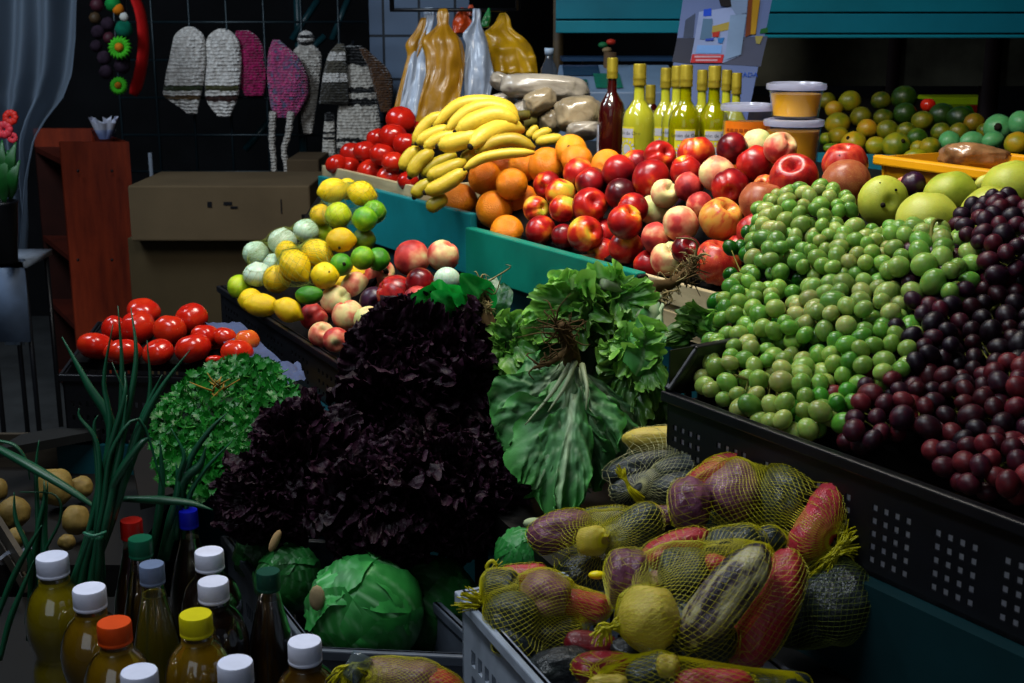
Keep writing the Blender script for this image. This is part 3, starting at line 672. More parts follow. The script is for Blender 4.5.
# ================================================================== upper tier fruit
pl_tom = plane((330, 165, 3.5), (406, 184, 3.14), (401, 120, 3.42))
TU = [F('t', 'tomato', 'tomato', 'tomato', u, v, r, pl_tom(u, v), ry=r*.88, alpha=a, desc='glossy red tomato') for (u, v, r, a) in
      [(401, 120, 13.5, .4), (393, 136, 12.5, .35), (406, 144, 11.5, .35), (377, 138, 9.5, .3), (365, 151, 10.5, .35), (352, 152, 8.5, .3), (382, 154.5, 11.5, .4),
       (370.6, 171, 11.7, .45), (393, 162, 10.5, .5), (390, 178, 13, .45), (336, 164, 9.5, .45), (349, 167, 10.5, .4), (408, 181, 9.5, .2), (415, 131, 8, .3), (357, 180, 8, .2), (376, 187, 8, .2)]]
pl = plane((465, 225, 2.88), (640, 272, 2.37), (690, 145, 2.62))
OR = []
for (u, v, r, a, tint) in [(485, 178, 17.3, .4, (1, .95, .9)), (460.5, 200.7, 17.5, .42, (1, 1, 1)), (494.3, 209.5, 19, .5, (1, 1, 1)), (511.7, 184, 16.5, .5, (1, 1, 1)),
                     (523, 200, 14, .4, (1, .9, .9)), (546.5, 166, 19, .45, (1, 1, 1)), (525, 164, 13, .55, (1, 1, .9)), (571, 150, 16, .75, (1, 1.05, .9)), (577, 160, 16, .45, (1, 1, 1)),
                     (607, 165, 16, .55, (1, 1, .9)), (506, 163, 11, .3, (1, .8, .7)), (507, 229, 11, .5, (1, 1, 1)), (521.5, 235, 10, .45, (1, 1, 1)), (519, 223, 9, .35, (1, 1, .9))]:
    OR.append(F('o', 'orange', 'orange', 'orange', u, v, r, pl(u, v), alpha=a, tint=tint, desc='round orange', axis=(.1, .6, .9) if (u, v) == (571, 150) else None))
NE = []
def N(u, v, r, desc, a, skin='nect', kind='nect', name='nectarine', **kw): NE.append(F('n', name, kind, skin, u, v, r, pl(u, v), alpha=a, desc=desc, **kw))
N(547, 185, 13.5, 'dark red nectarine with yellow cheek', .62); N(560.5, 193.7, 15, 'orange-red nectarine', .42); N(579, 173.6, 15.5, 'orange peachy nectarine', .30); N(591, 183, 15.5, 'dark red nectarine', .78)
N(536, 209, 12.8, 'yellow-orange nectarine', .25); N(563, 209, 13.5, 'yellow and rust nectarine', .36); N(590, 206, 17.5, 'large red-orange nectarine', .52, var=0, axis=(.2, .2, .9)); N(540.6, 230.4, 14.8, 'red and orange nectarine', .50)
N(563.5, 236, 12, 'rusty red nectarine', .58); N(585, 234, 17.5, 'red-orange nectarine with golden crown', .47); N(603, 251, 9.5, 'small rusty nectarine', .55); N(626, 247.4, 16.5, 'nectarine yellow left and red on top', .40)
N(625, 222, 17, 'red nectarine with a deep cleft', .55, var=2, axis=(.4, .6, .6)); N(633, 208, 15, 'bright orange nectarine', .36); N(619, 172, 16.5, 'dark red nectarine with yellow edge', .66); N(621, 194, 15.5, 'deep crimson nectarine', .80)
N(651, 178, 18.5, 'large bright red nectarine', .62); N(637, 162, 9.5, 'small red nectarine', .62); N(660, 157, 16, 'red nectarine with open yellow cleft', .55, var=2, axis=(.3, .2, .8)); N(696, 154, 18, 'orange-red nectarine', .50)
N(686, 171, 15.5, 'deep red nectarine', .66); N(665, 193.5, 14, 'cream and pink peach', .34, 'peach', name='peach'); N(654, 207, 8.5, 'small yellow-green peach', .02, 'peach', name='peach'); N(689, 187, 14.5, 'dark red fuzzy peach', .86, 'peach', name='peach')
N(717, 174, 17.5, 'cream nectarine with red top', .44, 'peach'); N(730, 187, 18, 'wine red nectarine with yellow base', .66); N(700, 205, 13, 'dull red fuzzy peach', .68, 'peach', name='peach'); N(677, 208, 10.5, 'dark purple plum', .5, 'plum', name='plum')
N(680.5, 224, 17.5, 'pale green nectarine with red splash', .40, 'peach'); N(657, 238, 15.5, 'red nectarine with cream shoulder', .62, 'peach'); N(651, 224, 10.5, 'small yellow-green nectarine', .05, 'peach'); N(732, 148.5, 15.5, 'dark plum red nectarine', .88)
N(755, 164, 18, 'red nectarine with green base', .48); N(780, 148.5, 16, 'pale green nectarine with dark red patches', .48, 'peach', var=2, axis=(.5, .5, .6)); N(757, 142, 10, 'pale green nectarine', .08, 'peach'); N(668, 259, 17, 'yellow-green cleft nectarine', .36, 'peach', kind='cleft', var=0, axis=(.1, .5, .7))
N(686, 250, 14, 'dark wine nectarine', .85); N(649, 262, 7, 'small red nectarine', .6); N(604, 232, 10, 'small bright red nectarine', .6)
AP = []
def A_(u, v, r, desc, a, skin='apple', kind='apple', name='apple', **kw): AP.append(F('n', name, kind, skin, u, v, r, pl(u, v), alpha=a, desc=desc, **kw))
A_(794, 178, 23.5, 'large glossy red apple', .72); A_(761.6, 203, 22, 'brownish red apple', .5, 'russet'); A_(720.6, 220, 21.5, 'yellow apple with red blush', .32); A_(717, 263, 23.3, 'striped red apple', .58, axis=(.2, .9, .3))
A_(756, 232, 19, 'bright red apple', .7); A_(765, 187, 12, 'small orange apple', .42); A_(738, 248, 9, 'half hidden red apple', .7); A_(845, 165, 22, 'red apple with open stem hollow', .62, axis=(-.05, .8, .35)); A_(847, 184, 24, 'pinkish russet apple', .42, 'russet')
A_(908, 189, 10, 'small pink peach', .5, 'peach', 'nect', 'peach'); A_(913, 184, 12, 'purple plum', .5, 'plum', 'nect', 'plum'); A_(782, 196, 9, 'small orange-red apple', .5)
pl_p = plane((883, 201, 2.13), (927, 214, 2.02), (1000, 180, 2.1))
PE = []
for (u, v, rx, ry, desc, a, ax) in [(883, 201, 25.5, 22.5, 'yellow-green pear with dark eye', .35, (.05, -.15, .95)), (927, 219, 30.5, 30, 'large pale yellow pear', .58, (.1, 1, .1)), (950, 193, 26, 23, 'smooth green pear', .22, (-.2, .9, .2)),
                      (993, 215, 32, 31, 'big green pear with black scar', .42, (.2, .9, .25)), (1012, 187, 29, 28, 'green pear cut by the right edge', .36, (-.3, .9, .1)), (985, 184, 11, 8, 'small yellow pear', .7, None), (988, 230, 16, 14, 'light green pear', .6, None),
                      (889, 233, 13, 11, 'pale yellow pear', .75, None)]:
    PE.append(F('p', 'pear', 'pear', 'pear', u, v, rx, pl_p(u, v), ry=ry, alpha=a, desc=desc, axis=ax))
# ================================================================== lower tier left: lemons, limes, onions, peaches
pl_l = plane((225, 300, 2.86), (330, 340, 2.42), (345, 190, 2.98))
LE = []
def Lm(u, v, rx, skin, a, ry=None, ang=0, kind='lemon', name='lemon', desc='', tint=(1, 1, 1), dd=0, **kw):
    LE.append(F('l', name, kind, skin, u, v, rx, pl_l(u, v)+dd, ry=ry, ang=ang, alpha=a, desc=desc, tint=tint, **kw))
Lm(333, 190.5, 15, 'lemon', .62, 12.5, 10, desc='bright yellow lemon'); Lm(361.6, 193.4, 13.5, 'lemon', .66, 12.5, -10, desc='golden yellow lemon'); Lm(347, 189, 11, 'lemon', .7, desc='yellow lemon', dd=.05)
Lm(338, 215, 13, 'lime', .86, kind='lime', name='lime', desc='yellow-green lime'); Lm(364.5, 219, 12.5, 'lime', .45, kind='lime', name='lime', desc='vivid green lime'); Lm(374, 211, 10, 'lime', .4, kind='lime', name='lime', desc='green lime', dd=.04)
Lm(321, 215, 11, 'lemon', .3, desc='dull yellow lemon'); Lm(341, 240, 14.5, 'lemon', .35, 12.5, desc='dark golden lemon', var=1); Lm(321, 233, 10, 'lime', .75, kind='lime', name='lime', desc='olive yellow lime'); Lm(363.5, 239, 10, 'lime', .5, kind='lime', name='lime', desc='dark olive lime', tint=(.4, .35, .3), dd=.04)
Lm(341, 264.7, 11.5, 'lime', .3, kind='lime', name='lime', desc='dark green lime'); Lm(362.6, 258, 12, 'lime', .5, kind='lime', name='lime', desc='mid green lime'); Lm(378, 258, 9, 'lime', .3, kind='lime', name='lime', desc='small dark green lime', dd=.03)
Lm(363, 270, 7, 'lemon', .6, desc='small yellow lemon', dd=.02); Lm(341, 281, 7, 'lemon', .5, desc='half hidden yellow lemon', dd=.02)
Lm(295, 265.5, 17, 'lemon', .6, 15, -50, desc='knobbly lemon with nipple end', var=2, dd=-.05); Lm(287, 252, 11.5, 'lemon', .6, desc='yellow lemon', dd=.03); Lm(316.7, 253, 16, 'lemon', .64, 14, -15, desc='smooth yellow lemon'); Lm(324.5, 275.5, 13.5, 'lemon', .66, desc='round yellow lemon', var=1, dd=-.03); Lm(277, 279, 14, 'lemon', .42, desc='golden lemon', var=1, dd=-.02)
Lm(309, 295, 14.5, 'lime', .22, 9.5, 0, 'mango', 'mango', 'deep green small mango', dd=-.06); Lm(261, 305, 17, 'lemon', .5, 12, -5, desc='long yellow lemon', dd=-.04); Lm(288, 310, 14.5, 'lemon', .45, 12, -30, desc='yellow lemon with pale tip', dd=-.06, var=2); Lm(239, 287, 11.5, 'lime', .74, 12.5, kind='lime', name='lime', desc='light green lime'); Lm(251, 299, 9.5, 'lemon', .55, desc='small bright lemon')
for (u, v, r, ry, de) in [(282.5, 242, 14.5, 14.5, 'white onion with root scar'), (306, 231, 13, 12.5, 'peeling white onion'), (256, 254, 13.5, 13.5, 'pale green onion'), (257.5, 274.5, 14.5, 13, 'glossy pale onion'), (274, 262, 9, 8, 'half hidden pale onion')]:
    LE.append(F('l', 'onion', 'onion', 'onion', u, v, r, pl_l(u, v), ry=ry, alpha=.5+.2*RND.random(), desc=de, axis=(RND.random()-.5, .9, .3)))
pl_q = plane((330, 335, 2.42), (443, 256, 2.6), (395, 300, 2.44))
PQ = []
def Q(u, v, r, desc, a, skin='peach', kind='nect', name='peach', **kw): PQ.append(F('q', name, kind, skin, u, v, r, pl_q(u, v), alpha=a, desc=desc, **kw))
Q(411.7, 258, 17.5, 'large dark red peach with yellow patch', .66); Q(443, 256, 15.5, 'pink and cream peach', .42); Q(380, 274, 15, 'pink peach showing stem hollow', .5, axis=(.5, .2, .8)); Q(394.7, 293.5, 18.5, 'glossy deep red apple', .78, 'apple', 'apple', 'apple')
Q(420, 282, 14, 'shiny scarlet nectarine', .62, 'nect', name='nectarine'); Q(355.6, 287, 14.5, 'cream peach with red cheek', .42); Q(336, 301, 15, 'cream peach red on the left', .40); Q(348, 315.5, 15.5, 'pink peach with long cleft', .44, kind='cleft', axis=(-.2, .9, .2), var=0)
Q(313.6, 317, 13.5, 'red peach', .7); Q(321.5, 334.5, 12.5, 'rosy pink peach', .54); Q(336, 340, 12.5, 'split rosy peach', .56); Q(368, 320, 13.5, 'creamy yellow peach', .16); Q(447, 280, 13, 'greenish white onion', .6, 'onion', 'onion', 'onion'); Q(417, 298, 10, 'small red peach', .72); Q(374, 299, 9, 'dark plum', .5, 'plum', name='plum')
# ================================================================== lower left tomatoes
pl_t = plane((95, 345, 2.62), (246, 345, 2.50), (160, 310, 2.72))
TL = [F('t2', 'tomato', 'tomato', 'tomato', u, v, rx, pl_t(u, v), ry=ry, alpha=a, desc=de) for (u, v, rx, ry, a, de) in
      [(143.5, 311, 16, 11, .5, 'red tomato'), (137.5, 327, 17, 15, .5, 'large red tomato'), (170, 330, 16, 14, .56, 'orange-red tomato'), (191.4, 318, 16, 13.5, .45, 'round red tomato'), (113, 328, 11, 12, .45, 'red tomato'), (95.7, 346, 17.5, 12.5, .5, 'broad ribbed tomato'),
       (123, 352, 18, 12, .5, 'red tomato'), (158, 352, 15.5, 11.5, .5, 'red tomato'), (193, 348, 18, 13.5, .5, 'large red tomato'), (205, 336, 14, 11, .5, 'red tomato'), (225, 337, 11, 9, .55, 'small red tomato'), (237, 352, 16, 12, .6, 'red-orange tomato'), (247, 341, 12, 11, .9, 'orange tomato'), (215, 361, 9, 5, .5, 'half hidden tomato'), (220, 349, 8, 8, .5, 'small dark red tomato')]]
# ================================================================== far fruit behind the stall
pl_f = plane((850, 150, 3.7), (1000, 150, 3.45), (900, 95, 4.0))
FF = []
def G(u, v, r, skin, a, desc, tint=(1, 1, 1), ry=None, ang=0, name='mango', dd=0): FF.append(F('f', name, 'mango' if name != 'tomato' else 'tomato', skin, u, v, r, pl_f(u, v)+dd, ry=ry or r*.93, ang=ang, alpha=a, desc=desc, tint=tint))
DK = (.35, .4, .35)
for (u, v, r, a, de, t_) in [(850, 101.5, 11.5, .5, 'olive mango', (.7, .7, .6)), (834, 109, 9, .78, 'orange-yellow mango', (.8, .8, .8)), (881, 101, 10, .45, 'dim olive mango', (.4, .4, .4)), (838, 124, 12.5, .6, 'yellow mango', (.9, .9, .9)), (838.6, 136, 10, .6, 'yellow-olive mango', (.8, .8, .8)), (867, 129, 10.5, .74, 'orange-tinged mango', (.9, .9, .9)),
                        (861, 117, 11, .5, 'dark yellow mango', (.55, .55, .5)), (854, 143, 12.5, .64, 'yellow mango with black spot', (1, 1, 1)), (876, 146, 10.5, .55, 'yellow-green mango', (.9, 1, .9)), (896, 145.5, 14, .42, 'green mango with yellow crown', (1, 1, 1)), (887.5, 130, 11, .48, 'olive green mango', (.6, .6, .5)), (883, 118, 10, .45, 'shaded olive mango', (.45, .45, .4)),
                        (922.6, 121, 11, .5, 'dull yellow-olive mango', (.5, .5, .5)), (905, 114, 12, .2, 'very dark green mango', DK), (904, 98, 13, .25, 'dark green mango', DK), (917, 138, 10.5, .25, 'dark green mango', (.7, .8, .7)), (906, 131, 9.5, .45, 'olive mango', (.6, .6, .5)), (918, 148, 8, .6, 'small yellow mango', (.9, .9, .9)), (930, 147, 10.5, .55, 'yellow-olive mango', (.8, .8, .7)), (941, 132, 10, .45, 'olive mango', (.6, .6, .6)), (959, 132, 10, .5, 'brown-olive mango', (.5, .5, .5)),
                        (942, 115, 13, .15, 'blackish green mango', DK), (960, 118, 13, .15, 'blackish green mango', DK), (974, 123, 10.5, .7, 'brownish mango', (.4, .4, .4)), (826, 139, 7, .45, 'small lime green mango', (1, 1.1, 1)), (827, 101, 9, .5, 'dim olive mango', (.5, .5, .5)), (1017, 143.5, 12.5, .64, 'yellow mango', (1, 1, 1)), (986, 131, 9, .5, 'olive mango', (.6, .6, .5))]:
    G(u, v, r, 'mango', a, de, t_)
G(915, 156, 12, 'mango', .5, 'flat yellow-green mango', (1, 1.1, .9), 7, 5); G(832, 148, 9, 'mango', .4, 'bright green mango', (1, 1.3, 1), 5)
for (u, v, r, ry, de) in [(949, 141.5, 10.5, 10.5, 'pale green papaya'), (971.5, 141, 12, 9.5, 'pale green papaya lying flat'), (993, 140, 11.5, 8.5, 'pale green papaya behind the bagged bread'), (998, 128, 14.5, 13.5, 'round green papaya with dark hollow'), (1020, 123, 11, 12, 'green papaya at the right edge')]:
    G(u, v, r, 'papaya', .5, de, (1, 1, 1), ry, 10, 'papaya')
G(928, 105, 7.5, 'tomato', .5, 'red tomato', (1, 1, 1), name='tomato')
THR = {'n': (11.6, 15), 'o': (14.6, 17), 'l': (10.6, 12), 'q': (10.6, 14), 't': (9, 11), 't2': (9, 13)}
for f in ALL:
    if f.pile in THR and f.rx < THR[f.pile][0]:      # only a sliver of these shows: full size, further back
        k = THR[f.pile][1]/f.rx; f.v += (THR[f.pile][1]-f.ry)*.45; f.rx *= k; f.ry *= k; f.hid = True; f.d += .045; f.dir = ray(f.u, f.v)
for f in TU: f.rx *= 1.13; f.ry *= 1.16; f.d += .09
for f in TL: f.rx *= 1.05; f.ry *= 1.10
for f in PQ+NE+AP: f.rx *= 1.04; f.ry *= 1.04
for grp in (TU, OR+NE+AP, PE, LE, PQ, TL, FF): relax(grp)
relax(OR+NE+AP+PE, 30); relax(LE+PQ, 30)
for f in OR+NE+AP+TU:                 # keep every fruit behind the boards it lies against
    off = .055 if f.pile == 't' else .03
    for _ in range(40):
        c_ = CAM+f.dir*f.d; r_ = f.rx*f.d/FPX; s_ = (c_-R0).dot(IN)-off
        if s_ >= r_*.95 or c_.z > RZ+.03+r_*.9: break
        f.d += .008
relax(OR+NE+AP, 15)
for f in ALL: place(f)
cat = lambda f: f.name.replace('_', ' ')
label_pile(TU, .25, 15, 'upper tomato crate', cat); label_pile(OR, .25, 22, 'orange pile', cat); label_pile(NE+AP, .25, 24, 'nectarine pile', cat)
label_pile(PE, 0, 20, 'green pears', cat); label_pile(LE, .3, 26, 'lemon and onion heap', cat); label_pile(PQ, -.2, 22, 'lower peach crate', cat)
label_pile(TL, 0, 14, 'lower left tomatoes', cat); label_pile(FF, 0, 12, 'far fruit display', cat)
# stem pits and eyes that the photo shows on single fruit
dkm = plain('dried_stem', '1A1208', .8, .2, .3, 30)
def speck(f, u, v, r, name='stem', up=0):
    c0 = CAM+f.dir*f.d; rr = f.rx*f.d/FPX; dirv = ray(u, v).normalized(); L = c0-CAM; b = L.dot(dirv); q2 = L.length_squared-b*b
    h = math.sqrt(max(0, (rr*.93)**2-q2)); p = CAM+dirv*(b-h); s = r*f.d/FPX
    o = obj(name, MB().ball(lambda q: p+q*s*(1+.3*noise.noise(q*3)), 10, 7), dkm); o.parent = f.o; o.matrix_parent_inverse = f.o.matrix_basis.inverted()
fd = lambda L_, u, v: min(L_, key=lambda f: (f.u-u)**2+(f.v-v)**2)
f = fd(PE, 883, 201); speck(f, 883, 205, 2.6); speck(f, 880, 183, 1.0, 'blemish'); speck(f, 896, 190, 1.4, 'blemish')
f = fd(PE, 993, 210); speck(f, 1012, 195, 2.4, 'blemish'); f = fd(PE, 927, 214); speck(f, 939, 201, 1.0, 'blemish')
speck(fd(LE, 324, 275), 329, 272, 1.4); speck(fd(LE, 341, 240), 339.5, 248, 1.5); speck(fd(LE, 341, 264), 344, 264, 2); speck(fd(FF, 854, 143), 848, 138, 2); speck(fd(FF, 896, 145), 903, 141, 2.2); speck(fd(FF, 998, 128), 998, 127, 4, 'hollow')
speck(fd(PQ, 380, 274), 386, 271, 3); speck(fd(AP, 845, 165), 840, 156, 1.8); speck(fd(OR, 571, 150), 569, 147, 2, 'navel')
# ================================================================== bananas
BANM = fruit('banana_peel', [(0, '7C8416'), (.3, 'A08C1C'), (.55, 'CCB032'), (.8, 'D8C04C'), (1, 'B89C50')], 9, .35, .42, .4, bump_scale=90, bstr=.05, stretch=(1, 1, 1), sss=.1)
BTIP = plain('banana_tip', '1E160A', .8, .2, .4, 60)
def cv(x, y): return (400+x/5.12, 90+y/5.12)
def banana(hand, pts, wpx, d, alpha=.55, tint=(1, 1, 1), tip=True, d2=None):
    n = 18; d2 = d2 or d
    pp = smooth_path([P(*cv(*q), d+(d2-d)*i/(len(pts)-1)) for i, q in enumerate(pts)], n)
    R = wpx/5.12*d/FPX/2
    rad = [R*lerp([(0, .34), (.04, .46), (.12, .84), (.3, 1), (.7, 1), (.88, .82), (.95, .5), (1, .34)], i/(n-1)) for i in range(n)]
    mb = MB(); mb.tube(pp, rad, 10)
    # five soft edges
    o = obj('banana', mb, BANM, hand); o.color = (*tint, alpha)
    if tip:
        q = pp[0]; o2 = obj('tip', MB().ball(lambda w_: q+w_*R*.36, 10, 7), BTIP, o)
    return o
def hand(label, crown_uv, d, bs):
    c = P(*cv(*crown_uv), d); t = empty('banana_bunch', c); tag(t, label, 'bananas', 'yellow banana hands')
    for b in bs: banana(t, *b[:3], **(b[3] if len(b) > 3 else {}))
    obj('crown', MB().tube(smooth_path([c+BK*-.02, c+UP*.015, c+RT*.03+UP*.02], 6), [.016, .018, .014, .012, .012, .01], 8), plain('banana_crown', '4A4416', .7, .2, .4, 40), t)
hand('top hand of bright yellow bananas with dark tips', (600, 170), 3.02, [
    ([(172, 190), (290, 85), (420, 62), (545, 90), (600, 150)], 78, 2.98), ([(232, 215), (330, 125), (440, 85), (545, 105), (605, 160)], 80, 2.93), ([(288, 215), (385, 160), (500, 130), (600, 165)], 100, 2.87),
    ([(362, 290), (440, 225), (540, 190), (632, 205)], 100, 2.82, dict(alpha=.6, d2=2.9))])
hand('middle hand of yellow bananas pointing left', (420, 230), 3.02, [
    ([(70, 280), (115, 200), (170, 150), (240, 130)], 70, 3.02, dict(alpha=.5)), ([(85, 275), (165, 225), (260, 195)], 68, 2.96), ([(122, 300), (200, 250), (300, 225)], 66, 2.93), ([(196, 290), (300, 262), (430, 225)], 98, 2.87),
    ([(390, 320), (480, 270), (590, 255), (690, 300)], 72, 2.84, dict(alpha=.42, tip=False, tint=(.85, .8, .9))), ([(330, 405), (420, 350), (550, 325), (690, 320)], 56, 2.79, dict(alpha=.5, tint=(.95, .95, 1)))])
hand('lower hand of greenish yellow bananas behind the oranges', (360, 330), 2.98, [
    ([(8, 410), (45, 345), (100, 295)], 76, 2.98, dict(alpha=.4)), ([(50, 445), (95, 370), (170, 310)], 80, 2.93, dict(alpha=.36)), ([(110, 440), (170, 385), (290, 330)], 66, 2.94, dict(alpha=.3, tip=False)), ([(140, 450), (225, 415), (340, 365)], 84, 2.87, dict(alpha=.36, tip=False)),
    ([(310, 350), (345, 345), (380, 310)], 70, 2.9, dict(alpha=.3, tip=False)), ([(130, 525), (225, 485), (340, 410)], 84, 2.82, dict(alpha=.45)), ([(72, 550), (100, 510), (165, 465)], 74, 2.88, dict(alpha=.25)), ([(140, 612), (185, 580), (240, 545)], 78, 2.84, dict(alpha=.25, tip=False))])
hand('small hand of three short yellow bananas by white bags', (640, 200), 3.25, [
    ([(655, 245), (675, 215), (705, 185)], 46, 3.2, dict(tip=False)), ([(680, 255), (720, 225), (775, 205)], 52, 3.16, dict(tip=False)), ([(695, 270), (760, 255), (835, 245)], 58, 3.12, dict(tip=False))])

# sloping boards added under the heaps, blackened for the shade in the gaps
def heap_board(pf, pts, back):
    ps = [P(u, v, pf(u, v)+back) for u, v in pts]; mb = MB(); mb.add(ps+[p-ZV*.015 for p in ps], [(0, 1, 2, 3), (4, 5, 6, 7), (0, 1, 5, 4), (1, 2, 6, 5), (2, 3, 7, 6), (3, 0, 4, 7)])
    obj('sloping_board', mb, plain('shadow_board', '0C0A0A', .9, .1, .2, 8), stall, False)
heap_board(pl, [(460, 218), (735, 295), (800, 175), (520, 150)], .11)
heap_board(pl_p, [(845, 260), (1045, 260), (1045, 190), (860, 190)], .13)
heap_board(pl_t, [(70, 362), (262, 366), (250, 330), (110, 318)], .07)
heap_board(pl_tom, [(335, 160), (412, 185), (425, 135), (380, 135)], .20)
# ================================================================== liquor bottles on the rear shelf
def shelf_pt(u, d):
    q = P(u, 150, d); return Vector((q.x, q.y, SH))
GLASS = clear('clear_glass', 'F0F4EC', .03, 1.3); GGLASS = clear('green_glass', 'DCE08C', .03, 1.6)
def liquid(n, c, sss=.3, rough=.25):
    t = NT(n); vec = t.coord('Object', 1.0, False); nz = t.noise(vec, 6, 2); c0 = rgb(c); t.bsdf(t.ramp(nz, [(.2, tuple(x*.8 for x in c0[:3])+(1,)), (.8, c0)]), rough, .5, sss=sss, sssr=(.02, .015, .004)); return t.m
LY, LG, LR = liquid('cloudy_yellow_liquor', 'B4B02E'), liquid('olive_yellow_liquor', 'A09A0A'), liquid('dark_red_liquor', '3A0406', .1)
CAPG = plain('gold_foil_cap', '9A8A28', .35, .5, .15, 60, metal=.5)
LABY, LABW, LABT = plain('yellow_label', 'B8AE20', .6, .3, .08, 20), plain('pale_label', '9A9CA8', .6, .3, .06, 20), plain('label_ink', '20242A', .7, .2, 0)
def text_mesh(body, size):
    cu = bpy.data.curves.new('txt', 'FONT'); cu.body = body; cu.size = size; cu.align_x = 'CENTER'; cu.align_y = 'CENTER'; cu.resolution_u = 2
    o = bpy.data.objects.new('txt', cu); col.objects.link(o); dg = bpy.context.evaluated_depsgraph_get(); me = bpy.data.meshes.new_from_object(o.evaluated_get(dg)); bpy.data.objects.remove(o); return me
def wrap_patch(c, R, z0, z1, a0, a1, n=14):
    mb = MB(); vs = []
    mb.grid(lambda s, t: Vector((c.x+R*math.sin(a0+(a1-a0)*s), c.y-R*math.cos(a0+(a1-a0)*s), c.z+z0+(z1-z0)*t)), n, 3); return mb
def bottle(u, vtop, d, w, liq, glass, label, labeled=None, capm=None, lab_ang=(-.6, .5), fill=.9, tag_strip=False):
    c = shelf_pt(u, d); H = P(u, vtop, d).z-SH; R = w/2*d/FPX; r = R*.35
    t = empty('liquor_bottle', c); tag(t, label, 'bottle', 'liquor bottles on the rear shelf')
    sh = H-.135 if H > .24 else H*.5
    prof = [(0, .004), (R*.9, .003), (R, .012), (R, sh), (R*.98, sh+.013), (R*.86, sh+.029), (R*.60, sh+.043), (r*1.02, sh+.056), (r*.95, H-.03), (r*.9, H-.028)]
    obj('glass', MB().lathe(prof, 28, c), glass, t, auto=60)
    lz = sh+.056+(H-.03-sh-.056)*fill if fill > .5 else sh+.02
    lp = [(0, .007), (R*.88, .008), (R*.94, .014), (R*.94, sh), (R*.92, sh+.013), (R*.80, sh+.029), (R*.54, sh+.043), (r*.92, sh+.056), (r*.84, min(lz, H-.04)), (0, min(lz, H-.04))]
    obj('liquid', MB().lathe(lp, 28, c), liq, t, auto=60)
    rings = [(r*1.12, H-.048), (r*1.16, H-.046), (r*1.12, H-.042), (r*1.12, H-.034), (r*1.17, H-.032), (r*1.12, H-.03), (r*1.12, H-.004), (r*1.02, H), (0, H)]
    obj('cap', MB().lathe(rings, 24, c), capm or CAPG, t, auto=50)
    if labeled:
        lb = obj('label', wrap_patch(c, R*1.01, sh*.22, sh*.97, *lab_ang), LABY, t)
        ls = obj('label_strip', wrap_patch(c, R*1.025, sh*.78, sh*.94, lab_ang[0]+.06, lab_ang[1]-.06), LABW, lb)
        if labeled != 'blank':
            me = text_mesh(labeled, R*.30); am = (lab_ang[0]+lab_ang[1])/2
            for v in me.vertices:
                a = am+v.co.x/R; zz = v.co.y; v.co = Vector((c.x+R*1.035*math.sin(a), c.y-R*1.035*math.cos(a), c.z+sh*.86+zz))
            me.materials.clear(); me.materials.append(LABT); o = bpy.data.objects.new('lettering', me); link(o, lb)
        obj('label_emblem', MB().lathe([(0, 0)], 3, c) if False else ring_patch(c, R*1.03, sh*.58, sh*.17, (lab_ang[0]+lab_ang[1])/2), LABW, lb)
    return t, c, R, sh
def ring_patch(c, R, zc, rad, am):
    mb = MB(); n = 28; vs = []; fs = []
    for k in range(n):
        w_ = 2*math.pi*k/n
        for q in (.72, 1.0): a = am+rad*q*math.cos(w_)/R; vs.append(Vector((c.x+R*math.sin(a), c.y-R*math.cos(a), c.z+zc+rad*q*math.sin(w_))))
    for k in range(0, n): 
        a, b = 2*k, 2*((k+1) % n)
        if k % 2 == 0: fs.append((a, a+1, b+1, b))
    vs.append(Vector((c.x+R*math.sin(am), c.y-R*math.cos(am), c.z+zc))); 
    mb.add(vs, fs)
    m2 = [];
    for k in range(n):
        w_ = 2*math.pi*k/n; a = am+rad*.5*math.cos(w_)/R; m2.append(Vector((c.x+R*math.sin(a), c.y-R*math.cos(a), c.z+zc+rad*.5*math.sin(w_))))
    mb.add(m2, [tuple(range(n))]); return mb
tt, c, R, sh = bottle(611, 57, 3.12, 28, LR, GLASS, 'dark red liquor bottle with gold cap, leftmost on the rear shelf', fill=.75)
obj('side_label', wrap_patch(c, R*1.02, .02, sh*.85, -1.75, -1.1), LABW, tt)
bottle(649, 84, 3.35, 26, LR, GLASS, 'dark red bottle mostly hidden behind front yellow bottle')
bottle(638, 63, 2.98, 33, LY, GLASS, 'cloudy yellow liquor bottle, front left of the yellow group', 'Limón de Oro', lab_ang=(-1.35, -.35))
bottle(664, 67, 3.17, 28, LY, GLASS, 'cloudy yellow bottle behind and right of the front left one', 'blank', lab_ang=(-.9, .3))
bottle(675, 65, 3.06, 29, LY, GLASS, 'cloudy yellow bottle directly left of the clear olive bottle', 'Limón de Oro', lab_ang=(-1.0, .1))
bottle(684, 64, 2.93, 33, LG, GGLASS, 'clear olive green bottle with full label, left of two', 'Limón de Oro', lab_ang=(-.75, .55))
bottle(700, 69, 3.12, 27, LY, GLASS, 'cloudy yellow bottle between the two clear olive bottles')
bottle(712, 65, 2.95, 33, LG, GGLASS, 'clear olive green bottle with label, right of two', 'Limón de Oro', lab_ang=(-.65, .6))
bottle(724, 69, 3.10, 26, LY, GLASS, 'yellow bottle behind the right clear olive bottle')
bottle(734, 72, 3.02, 25, LY, GLASS, 'yellow bottle rightmost of the group beside the tubs')
